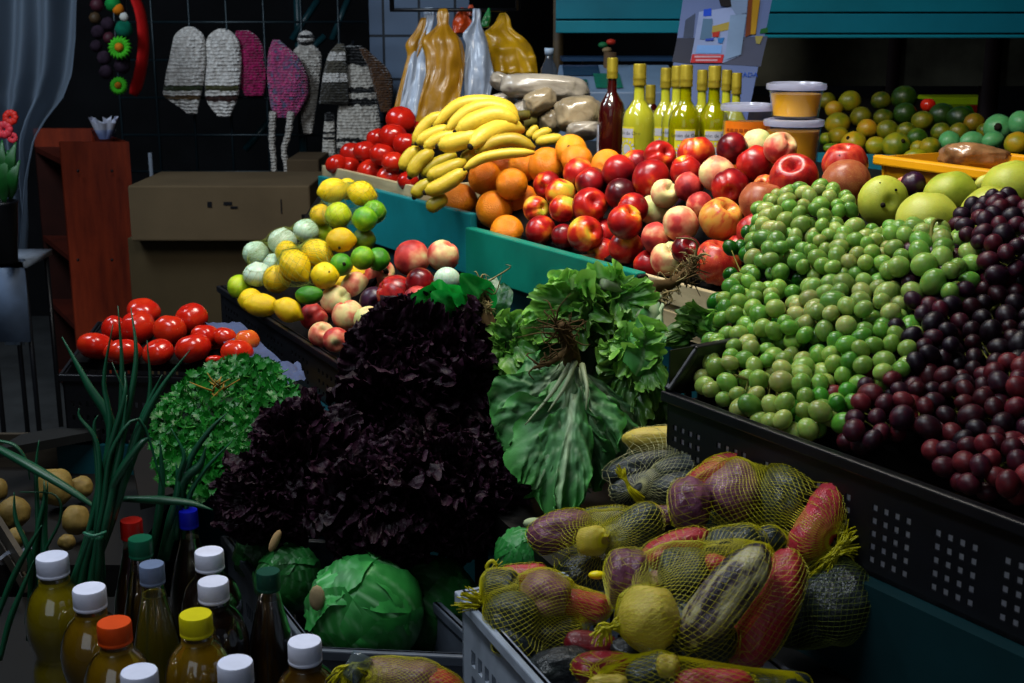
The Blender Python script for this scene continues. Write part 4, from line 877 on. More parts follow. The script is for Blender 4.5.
# ------------------------------------------------------------------ juice tubs
TUBC = clear('tub_plastic', 'F4F6FF', .12, 1.1, .05, 'C8CCE0'); LIDC = clear('tub_lid_plastic', 'F4F6FF', .15, 1.2, .55, 'C4C8DC')
def tub(u, vlid, vbot, d, wtop, wbot, liq, label, lv=.75, sticker=False):
    c = P(u, vbot, d); zt = P(u, vlid, d).z; c = Vector((c.x, c.y, c.z)); H = zt-c.z; a = wtop/2*d/FPX; b = wbot/2*d/FPX
    t = empty('juice_tub', c); tag(t, label, 'tub', 'plastic tubs of orange juice')
    obj('tub', MB().lathe([(0, .001), (b*.95, 0), (b, .004), (a*.96, H-.008), (a, H-.006)], 40, c), TUBC, t, auto=50)
    rl = b+(a*.96-b)*lv
    obj('juice', MB().lathe([(0, .004), (b*.93, .004), (rl*.97, H*lv), (0, H*lv)], 40, c), liq, t, auto=50)
    obj('lid', MB().lathe([(a*.94, H-.012), (a*1.05, H-.012), (a*1.07, H-.006), (a*1.05, H), (a*.9, H+.002), (a*.86, H-.004), (0, H-.004)], 40, c), LIDC, t, auto=50)
    if sticker:
        k = lambda z: (b+(a*.96-b)*z/H)*1.01
        mb = MB(); mb.grid(lambda s, q: Vector((c.x+k(H*(.08+.72*q))*math.sin(-1.2+2.3*s), c.y-k(H*(.08+.72*q))*math.cos(-1.2+2.3*s), c.z+H*(.08+.72*q))), 24, 4)
        s_ = obj('sticker', mb, plain('orange_sticker', 'A8520A', .5, .3, .2, 30), t)
        mb = MB(); mb.grid(lambda s, q: Vector((c.x+k(H*(.62+.2*q))*1.012*math.sin(-1.2+2.3*s), c.y-k(H*(.62+.2*q))*1.012*math.cos(-1.2+2.3*s), c.z+H*(.62+.2*q))), 24, 3)
        obj('sticker_band', mb, plain('bright_orange_sticker', 'C86408', .5, .3, .15, 30), s_)
        dm = plain('sticker_print', '10201C', .6, .2, 0); mb = MB()
        for (an, zz, r) in ((-.12, .40, .0075), (.28, .27, .0075)):
            kk = k(H*zz)*1.02; p = Vector((c.x+kk*math.sin(an), c.y-kk*math.cos(an), c.z+H*zz)); e = Vector((math.cos(an), math.sin(an), 0))
            mb.add([p-e*r, p-ZV*r, p+e*r, p+ZV*r], [(0, 1, 2, 3)])
        for (an, zz, w_) in ((.75, .55, .02), (.85, .4, .026), (.95, .25, .022), (.8, .68, .012)):
            kk = k(H*zz)*1.02; p = Vector((c.x+kk*math.sin(an), c.y-kk*math.cos(an), c.z+H*zz)); e = Vector((math.cos(an), math.sin(an), 0))
            mb.add([p-e*w_*.5-ZV*.008, p+e*w_*.5-ZV*.008, p+e*w_*.4+ZV*.009, p-e*w_*.3+ZV*.009], [(0, 1, 2, 3)])
        mb2 = MB()
        for i in range(9):
            an = -1.0+i*.2; zz = .72; kk = k(H*zz)*1.025; p = Vector((c.x+kk*math.sin(an), c.y-kk*math.cos(an), c.z+H*zz)); e = Vector((math.cos(an), math.sin(an), 0))
            mb2.add([p-e*.004-ZV*.003, p+e*.004-ZV*.003, p+e*.004+ZV*.003, p-e*.004+ZV*.003], [(0, 1, 2, 3)])
        obj('sticker_print', mb, dm, s_); obj('sticker_letters', mb2, plain('dark_orange_print', '8A3A06', .6, .2, 0), s_)
    return t, c, H
JO, JD = liquid('orange_juice', 'F4AE02', .1), liquid('deep_orange_juice', 'E09810', .1)
dl = 2.72
zb = P(790, 119, dl).z
hb = (zb-SH)
cbt = P(790, 165, dl); vb = 341.5-FPX*((SH+.001-1.6)/dl-FW.z)/UP.z
vb2 = next(v for v in [x*.25 for x in range(400, 900)] if P(790, v, dl).z <= SH+.002)
tub(790, 118, vb2, dl, 56, 46, JD, 'lower plastic tub of orange juice with another tub on it', .86)
vt = next(v for v in [x*.25 for x in range(300, 900)] if P(795, v, dl).z <= zb+.004)
tub(795, 83, vt, dl, 56, 46, JO, 'upper plastic tub of bright orange juice stacked on another', .70)
tub(744, 103, next(v for v in [x*.25 for x in range(300, 900)] if P(744, v, 2.82).z <= SH+.002), 2.82, 50, 44, JD, 'juice tub with orange printed sticker beside the yellow bottles', .8, True)
# ------------------------------------------------------------------ clear bags of pale grain
GR = plain('bagged_grain', '8F887C', .30, .5, .3, 16, coat=.6, bstr=.7, bdist=.008); GR2 = plain('bagged_grain_brown', '8A7C62', .30, .5, .45, 12, coat=.6, bstr=.7, bdist=.008); FILM = clear('bag_film', 'FFFFFF', .12, 1.2, .10, 'C8C8D0')
def pillow(u, v, d, rx, ry, ang, m, label, seed, depth=.05, name='grain_bag', cat='bag', group='clear bags of pale grain'):
    X = img_axis(ang); Y = img_axis(ang+90); c = P(u, v, d); a, b = rx*d/FPX, ry*d/FPX
    def f(q):
        x, y, z = q; sx = math.copysign(abs(x)**.6, x); sy = math.copysign(abs(y)**.7, y)
        w = 1+.10*noise.noise(q*2.2+Vector((seed, 0, 0)))+.05*noise.noise(q*6+Vector((0, seed, 0)))
        return c+X*a*sx*w+Y*b*sy*w+BK*z*depth*w
    t = empty(name, c-UP*b); tag(t, label, cat, group)
    obj('contents', MB().ball(f, 36, 24), m, t)
    return t
pillow(545, 88, 3.30, 44, 13, -4, GR, 'long bag of pale grain lying on top of the bag stack', 1)
pillow(506, 84, 3.38, 17, 8, -22, GR, 'crumpled end of a grain bag pointing left', 2)
pillow(540, 102, 3.26, 17, 12, 20, GR2, 'grain bag with brown specks in the middle of stack', 3)
pillow(578, 114, 3.2, 23, 17, 4, GR2, 'plump clear bag of brownish grain beside the red bottle', 4)
pillow(583, 131, 3.14, 17, 9, 6, GR, 'small flat grain bag lowest beside the red bottle', 5)
pillow(526, 114, 3.32, 13, 15, 30, GR, 'upright grain bag behind the small bananas', 6)
pillow(498, 103, 3.4, 19, 8, 14, GR, 'clear shiny bag lying behind the large bananas', 7)
pillow(552, 122, 3.28, 12, 12, 40, GR2, 'speckled grain bag tucked under the plump one', 8)
# supporting crate below the bags
# ------------------------------------------------------------------ counter scale and odds behind
cz = P(590, 88, 3.9); sb = empty('counter_scale', (cz.x, cz.y, SH)); tag(sb, 'pale blue-grey electronic counter scale behind the grain bags', 'scale')
SCM = plain('scale_body', '5E7490', .4, .4, .1, 10)
zt_, zb_ = P(590, 68, 3.9).z, P(590, 92, 3.9).z
x0, x1 = P(556, 80, 3.9).x, P(680, 80, 3.9).x
obj('scale_body', MB().add([(x0, cz.y, SH), (x1, cz.y, SH), (x1, cz.y+.3, SH), (x0, cz.y+.3, SH), (x0-.005, cz.y, zb_), (x1, cz.y, zb_), (x1, cz.y+.3, zt_), (x0+.02, cz.y+.3, zt_)],
    [(0, 1, 2, 3), (4, 5, 6, 7), (0, 1, 5, 4), (1, 2, 6, 5), (2, 3, 7, 6), (3, 0, 4, 7)]), SCM, sb, False, bevel=.004)
def on_face(s, t_, lift): return Vector((x0+(x1-x0)*s+.01, cz.y+.3*t_, zb_+(zt_-zb_)*t_+lift))
def facep(name, s0, s1, t0_, t1_, m, lift): 
    return obj(name, MB().add([on_face(s0, t0_, lift), on_face(s1, t0_, lift), on_face(s1, t1_, lift), on_face(s0, t1_, lift)], [(0, 1, 2, 3)]), m, sb, False)
facep('display', .05, .36, .55, .95, plain('scale_display', '0A1238', .2, .5, .1, 5), .003); facep('keypad', .30, .52, .10, .62, plain('scale_keypad', '0E5A48', .4, .4, .2, 60), .004); facep('keypad', .06, .24, .1, .4, plain('scale_keypad2', '0E4A48', .4, .4, .2, 60), .004)
obj('platter', MB().slab((x0+.03, cz.y+.32, zt_+.01), (x1-x0, 0, 0), (0, .2, 0), (0, 0, .012)), plain('scale_platter', '1E3A5A', .3, .5, .1, 10, metal=.3), sb, False); obj('platter_post', MB().slab((x0+.1, cz.y+.36, SH), (x1-x0-.1, 0, 0), (0, .12, 0), (0, 0, zt_+.01-SH)), M['black_plastic'], sb, False)
c = P(549, 72, 3.85); wbz = SH; hb_ = P(549, 48, 3.85).z-wbz
wb = empty('water_bottle', (c.x, c.y, wbz)); tag(wb, 'small clear bottle with pale cap left of the scale', 'bottle')
obj('body', MB().lathe([(0, 0), (.022, 0), (.024, .02), (.024, hb_-.06), (.011, hb_-.03), (.011, hb_-.015)], 20, (c.x, c.y, wbz)), clear('clear_bottle', 'DDE6F0', .05, 1.2, .12, 'A0B0C8'), wb); obj('cap', MB().lathe([(.013, hb_-.018), (.014, hb_), (0, hb_)], 16, (c.x, c.y, wbz)), plain('pale_blue_cap', '8FA4BC', .4, .4), wb)
c = P(610, 62, 4.15); fg = empty('small_figure', (c.x, c.y, zt_)); tag(fg, 'tiny ornament with red and green top behind the red bottle', 'ornament')
obj('body', MB().tube([(c.x, c.y, SH), (c.x, c.y, P(610, 52, 4.15).z)], [.03, .02], 10), plain('brown_clay', '4A3A28', .7, .2, .3, 20), fg)
for (u, v, m) in ((611, 42, plain('red_bead', '9A2414', .6, .3)), (603, 45, plain('green_bead', '0E5A34', .6, .3)), (607, 50, plain('tan_bead', '6A5A40', .6, .3))):
    p = P(u, v, 4.15); obj('bead', MB().ball(lambda q: p+Vector((q.x*.016, q.y*.016, q.z*.010)), 12, 8), m, fg)
# wooden post left of the scale and dark back counter
a = P(558, 60, 4.5); tag(obj('wooden_post', MB().box((a.x, a.y, 1.25), (.035, .05, 2.5)), wood('post_wood', '2E2416', '463820')), 'dull brown wooden post behind the scale', 'post')
# ------------------------------------------------------------------ teal shutter boards overhead
def shutter(u0, u1, d, vb_, label, grooves):
    a, b = P(u0, vb_, d), P(u1, vb_, d); t = empty('teal_shutter', ((a.x+b.x)/2, a.y, a.z)); tag(t, label, 'shutter')
    zs = [a.z]+[P(u0, g, d).z for g in grooves]+[a.z+.42]; obj('hanger', MB().slab((a.x, a.y+.05, a.z+.2), (b.x-a.x, 0, 0), (0, .02, 0), (0, 0, 3.5-a.z-.2)), M['teal_dark'], t, False)
    for i in range(len(zs)-1):
        obj('slat', MB().slab((a.x, a.y, zs[i]+.003), (b.x-a.x, 0, 0), (0, .03, 0), (0, 0, zs[i+1]-zs[i]-.005)), plain('shutter_teal_%d_%d' % (i, u0), ['0E7A8C', '0C6C80', '0D7284', '0C667A'][i % 4], .4, .4, .15, 4), t, False, bevel=.003)
    obj('backing', MB().slab((a.x, a.y+.03, a.z+.01), (b.x-a.x, 0, 0), (0, .02, 0), (0, 0, .40)), M['teal_dark'], t, False)
    return t
shutter(556, 688, 4.30, 34, 'left teal painted shutter board above the scale', [20])
shutter(752, 1090, 4.15, 39, 'right teal painted shutter board above the far fruit', [34, 13])
a, b = P(750, 88, 4.7), P(1090, 88, 4.7)
hd = tag(obj('dark_fascia_board', MB().slab((a.x, a.y, P(900, 86, 4.7).z), (b.x-a.x, 0, 0), (0, .03, 0), (0, 0, .34)), plain('stained_black_board', '48463A', .8, .15, .8, 3), smooth=False), 'stained blackish board below the right teal shutter', 'board')
for u in (889, 993): pass
pm = M['dark_wood']
for (u, w_, lb) in ((890, .045, 'dark wooden post left of the bright gap'), (988, .06, 'dark wooden post right of the bright gap')):
    p = P(u, 100, 4.72); tag(obj('stall_post', MB().box((p.x, p.y, .875), (w_, .04, 1.75)), plain('dark_red_post', '1A0E0E', .7, .2)), lb, 'post')
# back structure behind the far fruit: counter, teal front board, upper roof
fa, fb = P(800, 160, 3.55), P(1080, 160, 3.3)
cnt = empty('far_fruit_counter', ((fa.x+fb.x)/2, fa.y, 0)); tag(cnt, 'teal fronted counter carrying the far mangoes', 'counter')
zc = P(845, 152, 3.55).z
obj('front_board', MB().slab((fa.x, fa.y, .9), (fb.x-fa.x, fb.y-fa.y, 0), (0, .02, 0), (0, 0, zc-.9)), plain('far_teal', '0C5A6A', .4, .4, .15, 5), cnt, False)
obj('bed_board', MB().add([(fa.x, fa.y+.02, zc-.06), (fb.x, fb.y+.02, zc-.06), (fb.x, fb.y+1.3, zc+.08), (fa.x, fa.y+1.3, zc+.08), (fa.x, fa.y+.02, zc-.08), (fb.x, fb.y+.02, zc-.08), (fb.x, fb.y+1.3, zc+.06), (fa.x, fa.y+1.3, zc+.06)], [(0, 1, 2, 3), (4, 5, 6, 7), (0, 1, 5, 4), (1, 2, 6, 5), (2, 3, 7, 6), (3, 0, 4, 7)]), M['dark_wood'], cnt, False)
for q in (fa, fb): obj('leg', MB().box((q.x*.98, q.y+.06, .45), (.05, .05, .9)), M['dark_wood'], cnt, False)
obj('leg', MB().box((fa.x+.03, fa.y+1.2, .68), (.05, .05, 1.35)), M['dark_wood'], cnt, False)
# bright goods seen through the far gap
def far_box(u0, u1, v0, v1, d, c, label, name='packaged_goods', cat='goods', dep=.2):
    p, q = P(u0, v1, d), P(u1, v0, d); z0 = 0 if 'panel' in name else p.z
    o = obj(name, MB().slab((p.x, p.y, z0), (q.x-p.x, 0, 0), (0, dep, 0), (0, 0, q.z-p.z)), c, smooth=False, bevel=.008); tag(o, label, cat); return o
yg = NT('yellow_green_print'); vr = yg.n('ShaderNodeTexVoronoi'); vr.inputs['Scale'].default_value = 22; yg.l(yg.coord('Object', 1.0), vr.inputs['Vector'])
yg.bsdf(yg.ramp(vr.outputs['Color'], [(.2, '2A8A1A'), (.35, 'A8C00E'), (.62, 'B8CC10'), (.72, '1C6AA0'), (.8, 'C02018'), (.9, 'D8C810')], 'CONSTANT'), .5, .3)
lime = plain('lime_green_board', 'D8FF18', .6, .3, .15, 8)
gs = P(960, 112, 6.0); gt = tag(obj('far_table', MB().slab((P(880, 125, 5.9).x, 5.75, 0), (1.0, 0, 0), (0, .5, 0), (0, 0, P(960, 122, 5.9).z)), M['dark_wood'], smooth=False), 'dark stand far behind carrying bright packets', 'stand')
far_box(930, 992, 97, 105, 5.95, lime, 'lime green board seen through the far gap', 'lime_board', 'board'); far_box(945, 992, 105, 118, 5.9, yg.m, 'colourful packets under the lime board in the far gap')
far_box(936, 996, 84, 97, 6.1, plain('grey_violet_wall', '74748C', .7, .2, .3, 6), 'dim grey panel above the lime board in the gap', 'grey_panel', 'panel')
far_box(1008, 1030, 92, 112, 6.0, plain('bluish_panel', '2C3448', .7, .2, .3, 6), 'dim bluish panel at far right gap', 'blue_panel', 'panel'); far_box(884, 889.5, 80, 92, 5.9, plain('pale_sky_panel', 'E8F4FF', .7, .2, .1, 6), 'small pale panel glimpsed left of the dark post', 'pale_panel', 'panel')
# ------------------------------------------------------------------ poster
pc = [P(685, -14, 3.75), P(775, -14, 3.75), P(742, 145, 3.62), P(661, 145, 3.62)]
def pq(s, t_, lift=0): # s across, t down
    a = pc[0].lerp(pc[1], s); b = pc[3].lerp(pc[2], s); return a.lerp(b, t_)+BK*lift
def pquad(ps, m, name, parent, lift): return obj(name, MB().add([pq(s, t_, lift) for s, t_ in ps], [tuple(range(len(ps)))]), m, parent, False)
po = empty('drink_poster', pq(.5, 1)); tag(po, 'tall poster of drink bottles hanging behind the yellow bottles', 'poster')
mbp = MB(); mbp.add([pq(0, 0), pq(1, 0), pq(1, 1), pq(0, 1), pq(0, 0, -.003), pq(1, 0, -.003), pq(1, 1, -.003), pq(0, 1, -.003)], [(0, 1, 2, 3), (4, 5, 6, 7), (0, 1, 5, 4), (1, 2, 6, 5), (2, 3, 7, 6), (3, 0, 4, 7)])
obj('sheet', mbp, plain('poster_paper', '4E5E88', .45, .4, .08, 6), po, False)
def puv(u, v):   # picture point on the poster -> (s,t)
    t_ = (v+14)/159.0; uL = 685+(661-685)*t_; uR = 775+(742-775)*t_; return ((u-uL)/(uR-uL), t_)
def pp_(uvs, c, name, lift=.0015, rough=.45): return pquad([puv(*q) for q in uvs], plain('poster_'+name+c, c, rough, .35, .12, 12), name, po, lift)
z = lambda x, y: (670+x/8.53, y/8.53)
pp_([z(130, 180), z(215, 120), z(195, 330), z(110, 330)], '2E3A52', 'printed_figure'); pp_([z(60, 335), z(215, 335), z(185, 560), z(15, 540)], '23283A', 'printed_ground'); pp_([z(600, 330), z(830, 320), z(770, 580), z(440, 560)], '3C4258', 'printed_ground')
pp_([z(210, 330), z(245, 110), z(510, 70), z(640, 110), z(590, 490), z(440, 555), z(170, 545)], '7484AC', 'printed_panel', .003); pp_([z(280, 170), z(360, 170), z(350, 350), z(250, 350)], '42607E', 'printed_bottle', .0045); pp_([z(285, 90), z(350, 80), z(350, 145), z(280, 150)], '0C3CB0', 'printed_cap', .0045)
pp_([z(360, 235), z(510, 195), z(500, 265), z(350, 300)], '8A7C3A', 'printed_food', .0045); pp_([z(355, 290), z(420, 280), z(410, 330), z(360, 330)], '8E2018', 'printed_food', .006); pp_([z(300, 345), z(370, 335), z(365, 360), z(295, 365)], '1A3A9C', 'printed_patch', .006); pp_([z(400, 340), z(460, 335), z(440, 385), z(405, 380)], '1C5C9A', 'printed_patch', .006)
pp_([z(510, 140), z(650, 130), z(600, 480), z(460, 530)], '647C9C', 'printed_bottle', .006); pp_([z(515, 0), z(660, 0), z(650, 120), z(560, 140), z(510, 60)], '607494', 'printed_bottle', .006); pp_([z(410, 0), z(510, 0), z(520, 65), z(430, 65)], '0A0A10', 'printed_patch', .007)
pp_([z(670, 0), z(765, 0), z(725, 305), z(640, 310)], '8A6A12', 'printed_bottle', .005); pp_([z(665, 0), z(700, 0), z(680, 310), z(635, 330)], '5A2A10', 'printed_bottle_shade', .006); pp_([z(770, 260), z(830, 245), z(830, 290), z(760, 300)], '0E4A20', 'printed_plant', .004); pp_([z(720, 320), z(790, 320), z(760, 390), z(730, 385)], '7A7440', 'printed_pot', .004)
pp_([z(185, 478), z(455, 480), z(440, 552), z(170, 550)], 'A01820', 'red_caption_block', .006)
for (y, x0_, x1_) in ((500, 205, 430), (530, 215, 400)): pp_([z(x0_, y-8), z(x1_, y-8), z(x1_-3, y+8), z(x0_-3, y+8)], 'A88090', 'caption_line', .0075)
pp_([z(230, 400), z(440, 400), z(430, 470), z(215, 470)], '5C84BC', 'printed_patch', .0045)
me = text_mesh('CADA', .021); s0_, t0_ = puv(747, 76.5); base = pq(s0_, t0_, .004); ex_ = (pc[1]-pc[0]).normalized(); ey_ = (pc[0]-pc[3]).normalized()
for v in me.vertices: v.co = base+ex_*v.co.x+ey_*v.co.y
me.materials.clear(); me.materials.append(plain('blue_ink', '14409A', .6, .2, 0)); link(bpy.data.objects.new('lettering', me), po)
# ------------------------------------------------------------------ yellow tray and bagged bread behind the pears
ty = plain('yellow_tray_plastic', 'D0900A', .4, .4, .1, 8)
ta, tb = P(881, 157, 2.62), P(1012, 174, 2.42); tz = P(881, 158, 2.62).z; tb.z = tz; ta.z = tz
ta = Pz(881, 156, tz); tb = Pz(1010, 173, tz)
e1 = tb-ta; e2 = Vector((-e1.y, e1.x, 0)).normalized()*.26; 
if e2.y < 0: e2 = -e2
tr = empty('yellow_tray', ta-ZV*.12); tag(tr, 'yellow plastic tray behind the green pears', 'tray')
n1 = e1.normalized(); n2 = e2.normalized()
for (o_, a_, b_) in ((ta, e1, n2), (ta+e2, e1, -n2)):
    obj('wall', MB().add([o_, o_+a_, o_+a_+b_*.025-ZV*.12, o_+b_*.025-ZV*.12+n1*.02, o_+b_*.006, o_+a_+b_*.006, o_+a_+b_*.031-ZV*.12, o_+b_*.031-ZV*.12+n1*.02], [(0, 1, 2, 3), (4, 5, 6, 7), (0, 1, 5, 4), (1, 2, 6, 5), (2, 3, 7, 6), (3, 0, 4, 7)]), ty, tr, False)
    obj('rim', MB().slab(o_-b_*.012-n1*.012-ZV*.018, a_+n1*.024, b_*.02, (0, 0, .02)), ty, tr, False, bevel=.004)
for (o_, b_) in ((ta, n1), (ta+e1, -n1)):
    obj('wall', MB().add([o_, o_+e2, o_+e2+b_*.02-ZV*.12, o_+b_*.02-ZV*.12, o_+b_*.006, o_+e2+b_*.006, o_+e2+b_*.026-ZV*.12, o_+b_*.026-ZV*.12], [(0, 1, 2, 3), (4, 5, 6, 7), (0, 1, 5, 4), (1, 2, 6, 5), (2, 3, 7, 6), (3, 0, 4, 7)]), ty, tr, False)
obj('tray_floor', MB().slab(ta-ZV*.12+n1*.02+n2*.03, e1-n1*.04, e2-n2*.06, (0, 0, .006)), ty, tr, False)
tag(obj('tray_stand', MB().slab(ta-ZV*.122+n1*.05+n2*.05, e1-n1*.1, e2-n2*.1, (0, 0, -(tz-.122-1.046))), M['dark_wood'], smooth=False), 'dark block under the yellow tray behind the pears', 'stand')
bt = pillow(974, 158, 2.66, 33, 13, -8, plain('bagged_bread', '8A6440', .32, .5, .5, 26, coat=.7, bstr=.6, bdist=.01), 'clear plastic bag of brown bread slices above the yellow tray', 21, .06, 'bread_bag', 'bag', None)
# ================================================================== plastic crates
def plate(o, ex, ey, nz, cells, th):   # thin plate with real square holes; cells[j][i]=True solid
    mb = MB(); o = Vector(o); nx, ny = len(cells[0]), len(cells); ex, ey, nz = Vector(ex), Vector(ey), Vector(nz).normalized()*th
    idx = {}
    def V(i, j, k):
        if (i, j, k) not in idx: idx[(i, j, k)] = len(mb.v); mb.v.append(o+ex*(xs_[i])+ey*(ys_[j])+nz*k)
        return idx[(i, j, k)]
    xs_, ys_ = cells_x, cells_y
    for j in range(ny):
        for i in range(nx):
            if not cells[j][i]: continue
            for k in (0, 1): mb.f.append((V(i, j, k), V(i+1, j, k), V(i+1, j+1, k), V(i, j+1, k)))
            for (di, dj, a, b) in ((-1, 0, (i, j), (i, j+1)), (1, 0, (i+1, j), (i+1, j+1)), (0, -1, (i, j), (i+1, j)), (0, 1, (i, j+1), (i+1, j+1))):
                ii, jj = i+di, j+dj
                if not (0 <= ii < nx and 0 <= jj < ny and cells[jj][ii]): mb.f.append((V(*a, 0), V(*b, 0), V(*b, 1), V(*a, 1)))
    return mb
def holes_panel(o, ex, ez, nz, groups, cols, rows, th=.004, top=.28, bot=.12, hole=.5):
    """groups of cols x rows holes across a panel"""
    global cells_x, cells_y
    cx = [0.0]; solid = []
    gw = 1.0/groups
    for g in range(groups):
        m = gw*.14; p = (gw-2*m)/cols
        cx.append(g*gw+m); solid.append(True)
        for k in range(cols):
            cx.append(g*gw+m+p*(k+hole)); solid.append(False)
            cx.append(g*gw+m+p*(k+1)); solid.append(True)
    cx.append(1.0); solid.append(True)
    cy = [0.0, bot]; sy = [True]; p = (1-top-bot)/rows
    for k in range(rows): cy += [bot+p*(k+hole), bot+p*(k+1)]; sy += [False, True]
    cy.append(1.0); sy.append(True)
    cells_x, cells_y = cx, cy
    cells = [[(solid[i] or sy[j]) for i in range(len(cx)-1)] for j in range(len(cy)-1)]
    return plate(o, ex, ez, nz, cells, th)
def crate(name, A, B, dvec, h, label, m, groups=(6, 4), cols=5, rows=4, hole=.5, th=.004, rim=.012, end_raise=0.0, liner=None):
    """A,B front top corners; dvec towards the back"""
    A, B, D = Vector(A), Vector(B), Vector(dvec); D.z = 0; B.z = A.z; ex = B-A; x = ex.normalized(); y = D.normalized(); H = ZV*h
    base = (A+B+D)/2-H; base = A+ex/2+D/2-H
    t = empty(name, base); tag(t, label, 'crate')
    obj('front_panel', holes_panel(A-H, ex, H, y, groups[0], cols, rows, th, hole=hole), m, t, False)
    obj('back_panel', holes_panel(A-H+D, ex, H, -y, groups[0], cols, rows, th, hole=hole), m, t, False)
    obj('end_panel', holes_panel(A-H, D, H+ZV*end_raise, x, groups[1], cols, rows, th, hole=hole), m, t, False)
    obj('end_panel', holes_panel(B-H, D, H+ZV*end_raise, -x, groups[1], cols, rows, th, hole=hole), m, t, False)
    obj('crate_floor', MB().slab(A-H, ex, D, (0, 0, .005)), m, t, False)
    rm = MB()
    for (o_, e) in ((A, ex), (A+D, ex)): rm.slab(o_-y*rim*.5-x*rim*.5-ZV*rim, e+x*rim, y*rim, (0, 0, rim))
    for o_ in (A, B): rm.slab(o_-x*rim*.5+ZV*(end_raise-rim)+y*(.04 if end_raise else 0), D-y*(.04 if end_raise else 0), x*rim, (0, 0, rim))
    if end_raise:
        for o_ in (A, B): rm.tube([o_, o_+y*.045+ZV*(end_raise-rim*.4)], rim*.55, 6)
    obj('rim', rm, m, t, False, bevel=.002)
    if liner: obj('paper_liner', MB().slab(A-H+ZV*.008+y*.0045+x*.01, ex-x*.02, y*.001, (0, 0, h*.72)), liner, t, False)
    return t
# --- black crate of grapes
GA, GB = Pz(668, 391, 1.130), Pz(1075, 540, 1.130); gd = Vector((-(GB-GA).y, (GB-GA).x, 0)).normalized()
if gd.y < 0: gd = -gd
LINER = plain('newspaper_liner', 'F0F0FF', .9, .1, .1, 20)
crate('grape_crate', GA, GB, gd*.36, .125, 'long black perforated crate holding green and red grapes', M['black_plastic'], (7, 3), 4, 5,   .5, .0025, .014, .055, LINER)
step([(q.x, q.y) for q in (GA-gd*.02, GB-gd*.02+(GB-GA)*.3, GB+gd*.40+(GB-GA)*.3, GA+gd*.40)], .12, 1.004, plain('deep_teal', '06262A', .5, .3, .3, 6), label='grape crate')
# --- grey crate with net bags of tubers
UA = Pz(462, 592, .972); UB = Pz(545, 684, .972); e = (UB-UA); el = e.normalized()
UR = Vector((-el.y, el.x, 0)); UR = UR if UR.x > 0 else -UR
crate('tuber_crate', UA+el*.42, UA, UR*.23, .16, 'pale grey slotted crate heaped with netted tubers', M['grey_plastic'], (3, 3), 5, 3, .6, .004, .014)
# --- grey crate with cabbages
KA, KB, KC = Pz(226, 537, .86), Pz(313, 648, .86), Pz(470, 655, .86)
kd = KA-KB; crate('cabbage_crate', KB, KB+(KC-KB)*1.15, kd, .15, 'grey slotted crate of cabbages under the dark red lettuce', plain('dim_grey_plastic', '4A525E', .45, .4, .15, 30), (4, 5), 6, 2, .5, .004, .014)
# --- black crate of lemons and peaches
LA, LB = Pz(220, 286, 1.0), Pz(340, 362, 1.0); ld = Vector((-(LB-LA).y, (LB-LA).x, 0)).normalized(); ld = ld if ld.x > 0 else -ld
crate('lemon_crate', LB, LA, ld*.44, .10, 'black perforated crate of lemons, onions and peaches', M['black_plastic'], (5, 3), 5, 3, .4, .004, .014)
# --- black crate of tomatoes
TA = Pz(62, 374, .915); TB = Pz(262, 378, .915); tl = Pz(58, 322, .915)
td = Vector((0, 1, 0))*(tl.y-TA.y); td.x = (tl.x-TA.x)*.4
crate('tomato_crate', TA, TB, td, .14, 'black crate of red tomatoes beside the brown cabinet', M['black_plastic'], (4, 3), 5, 3, .4, .004, .014)
# sheets of pale paper between the crates
ppm = plain('blue_white_paper', '3E4866', .7, .2, .25, 12)
def sheet(pts, label, seed, sub=10, amp=.012):
    mb = MB(); a, b, c, d = [P(*q) for q in pts]
    mb.grid(lambda s, t_: (a.lerp(b, s)).lerp(d.lerp(c, s), t_)+UP*amp*noise.noise(Vector((s*4, t_*4, seed))), sub, sub)
    return tag(obj('paper_sheet', mb, ppm), label, 'paper')
sheet([(205, 322, 2.62), (240, 322, 2.66), (282, 362, 2.42), (252, 372, 2.38)], 'crumpled bluish paper beside the tomatoes and lemon crate', 1)
sheet([(276, 362, 2.2), (300, 364, 2.25), (306, 378, 2.1), (288, 384, 2.06)], 'small crumpled white paper behind the red lettuce', 2)
# yellow edged tray of parsley
YA, YB = Pz(268, 366, .93), Pz(318, 398, .93); ey = YB-YA
pt_ = empty('herb_tray', YA-ZV*.1); tag(pt_, 'dark tray with yellow edge holding the parsley', 'tray')
obj('edge', MB().slab(YA-ZV*.035, ey, ey.cross(ZV).normalized()*.008, (0, 0, .035)), plain('mustard_board', 'A8850E', .5, .3, .15, 10), pt_, False)
obj('lip', MB().slab(YA, ey, ey.cross(ZV).normalized()*.012, (0, 0, .005)), M['black_plastic'], pt_, False)
PA = Pz(150, 420, .82)
obj('tray_floor', MB().prism([(YA.x, YA.y), (YB.x, YB.y), (YB.x-.27, YB.y-.22), (YA.x-.25, YA.y-.12)], .80, .815), M['dark_wood'], pt_, False)
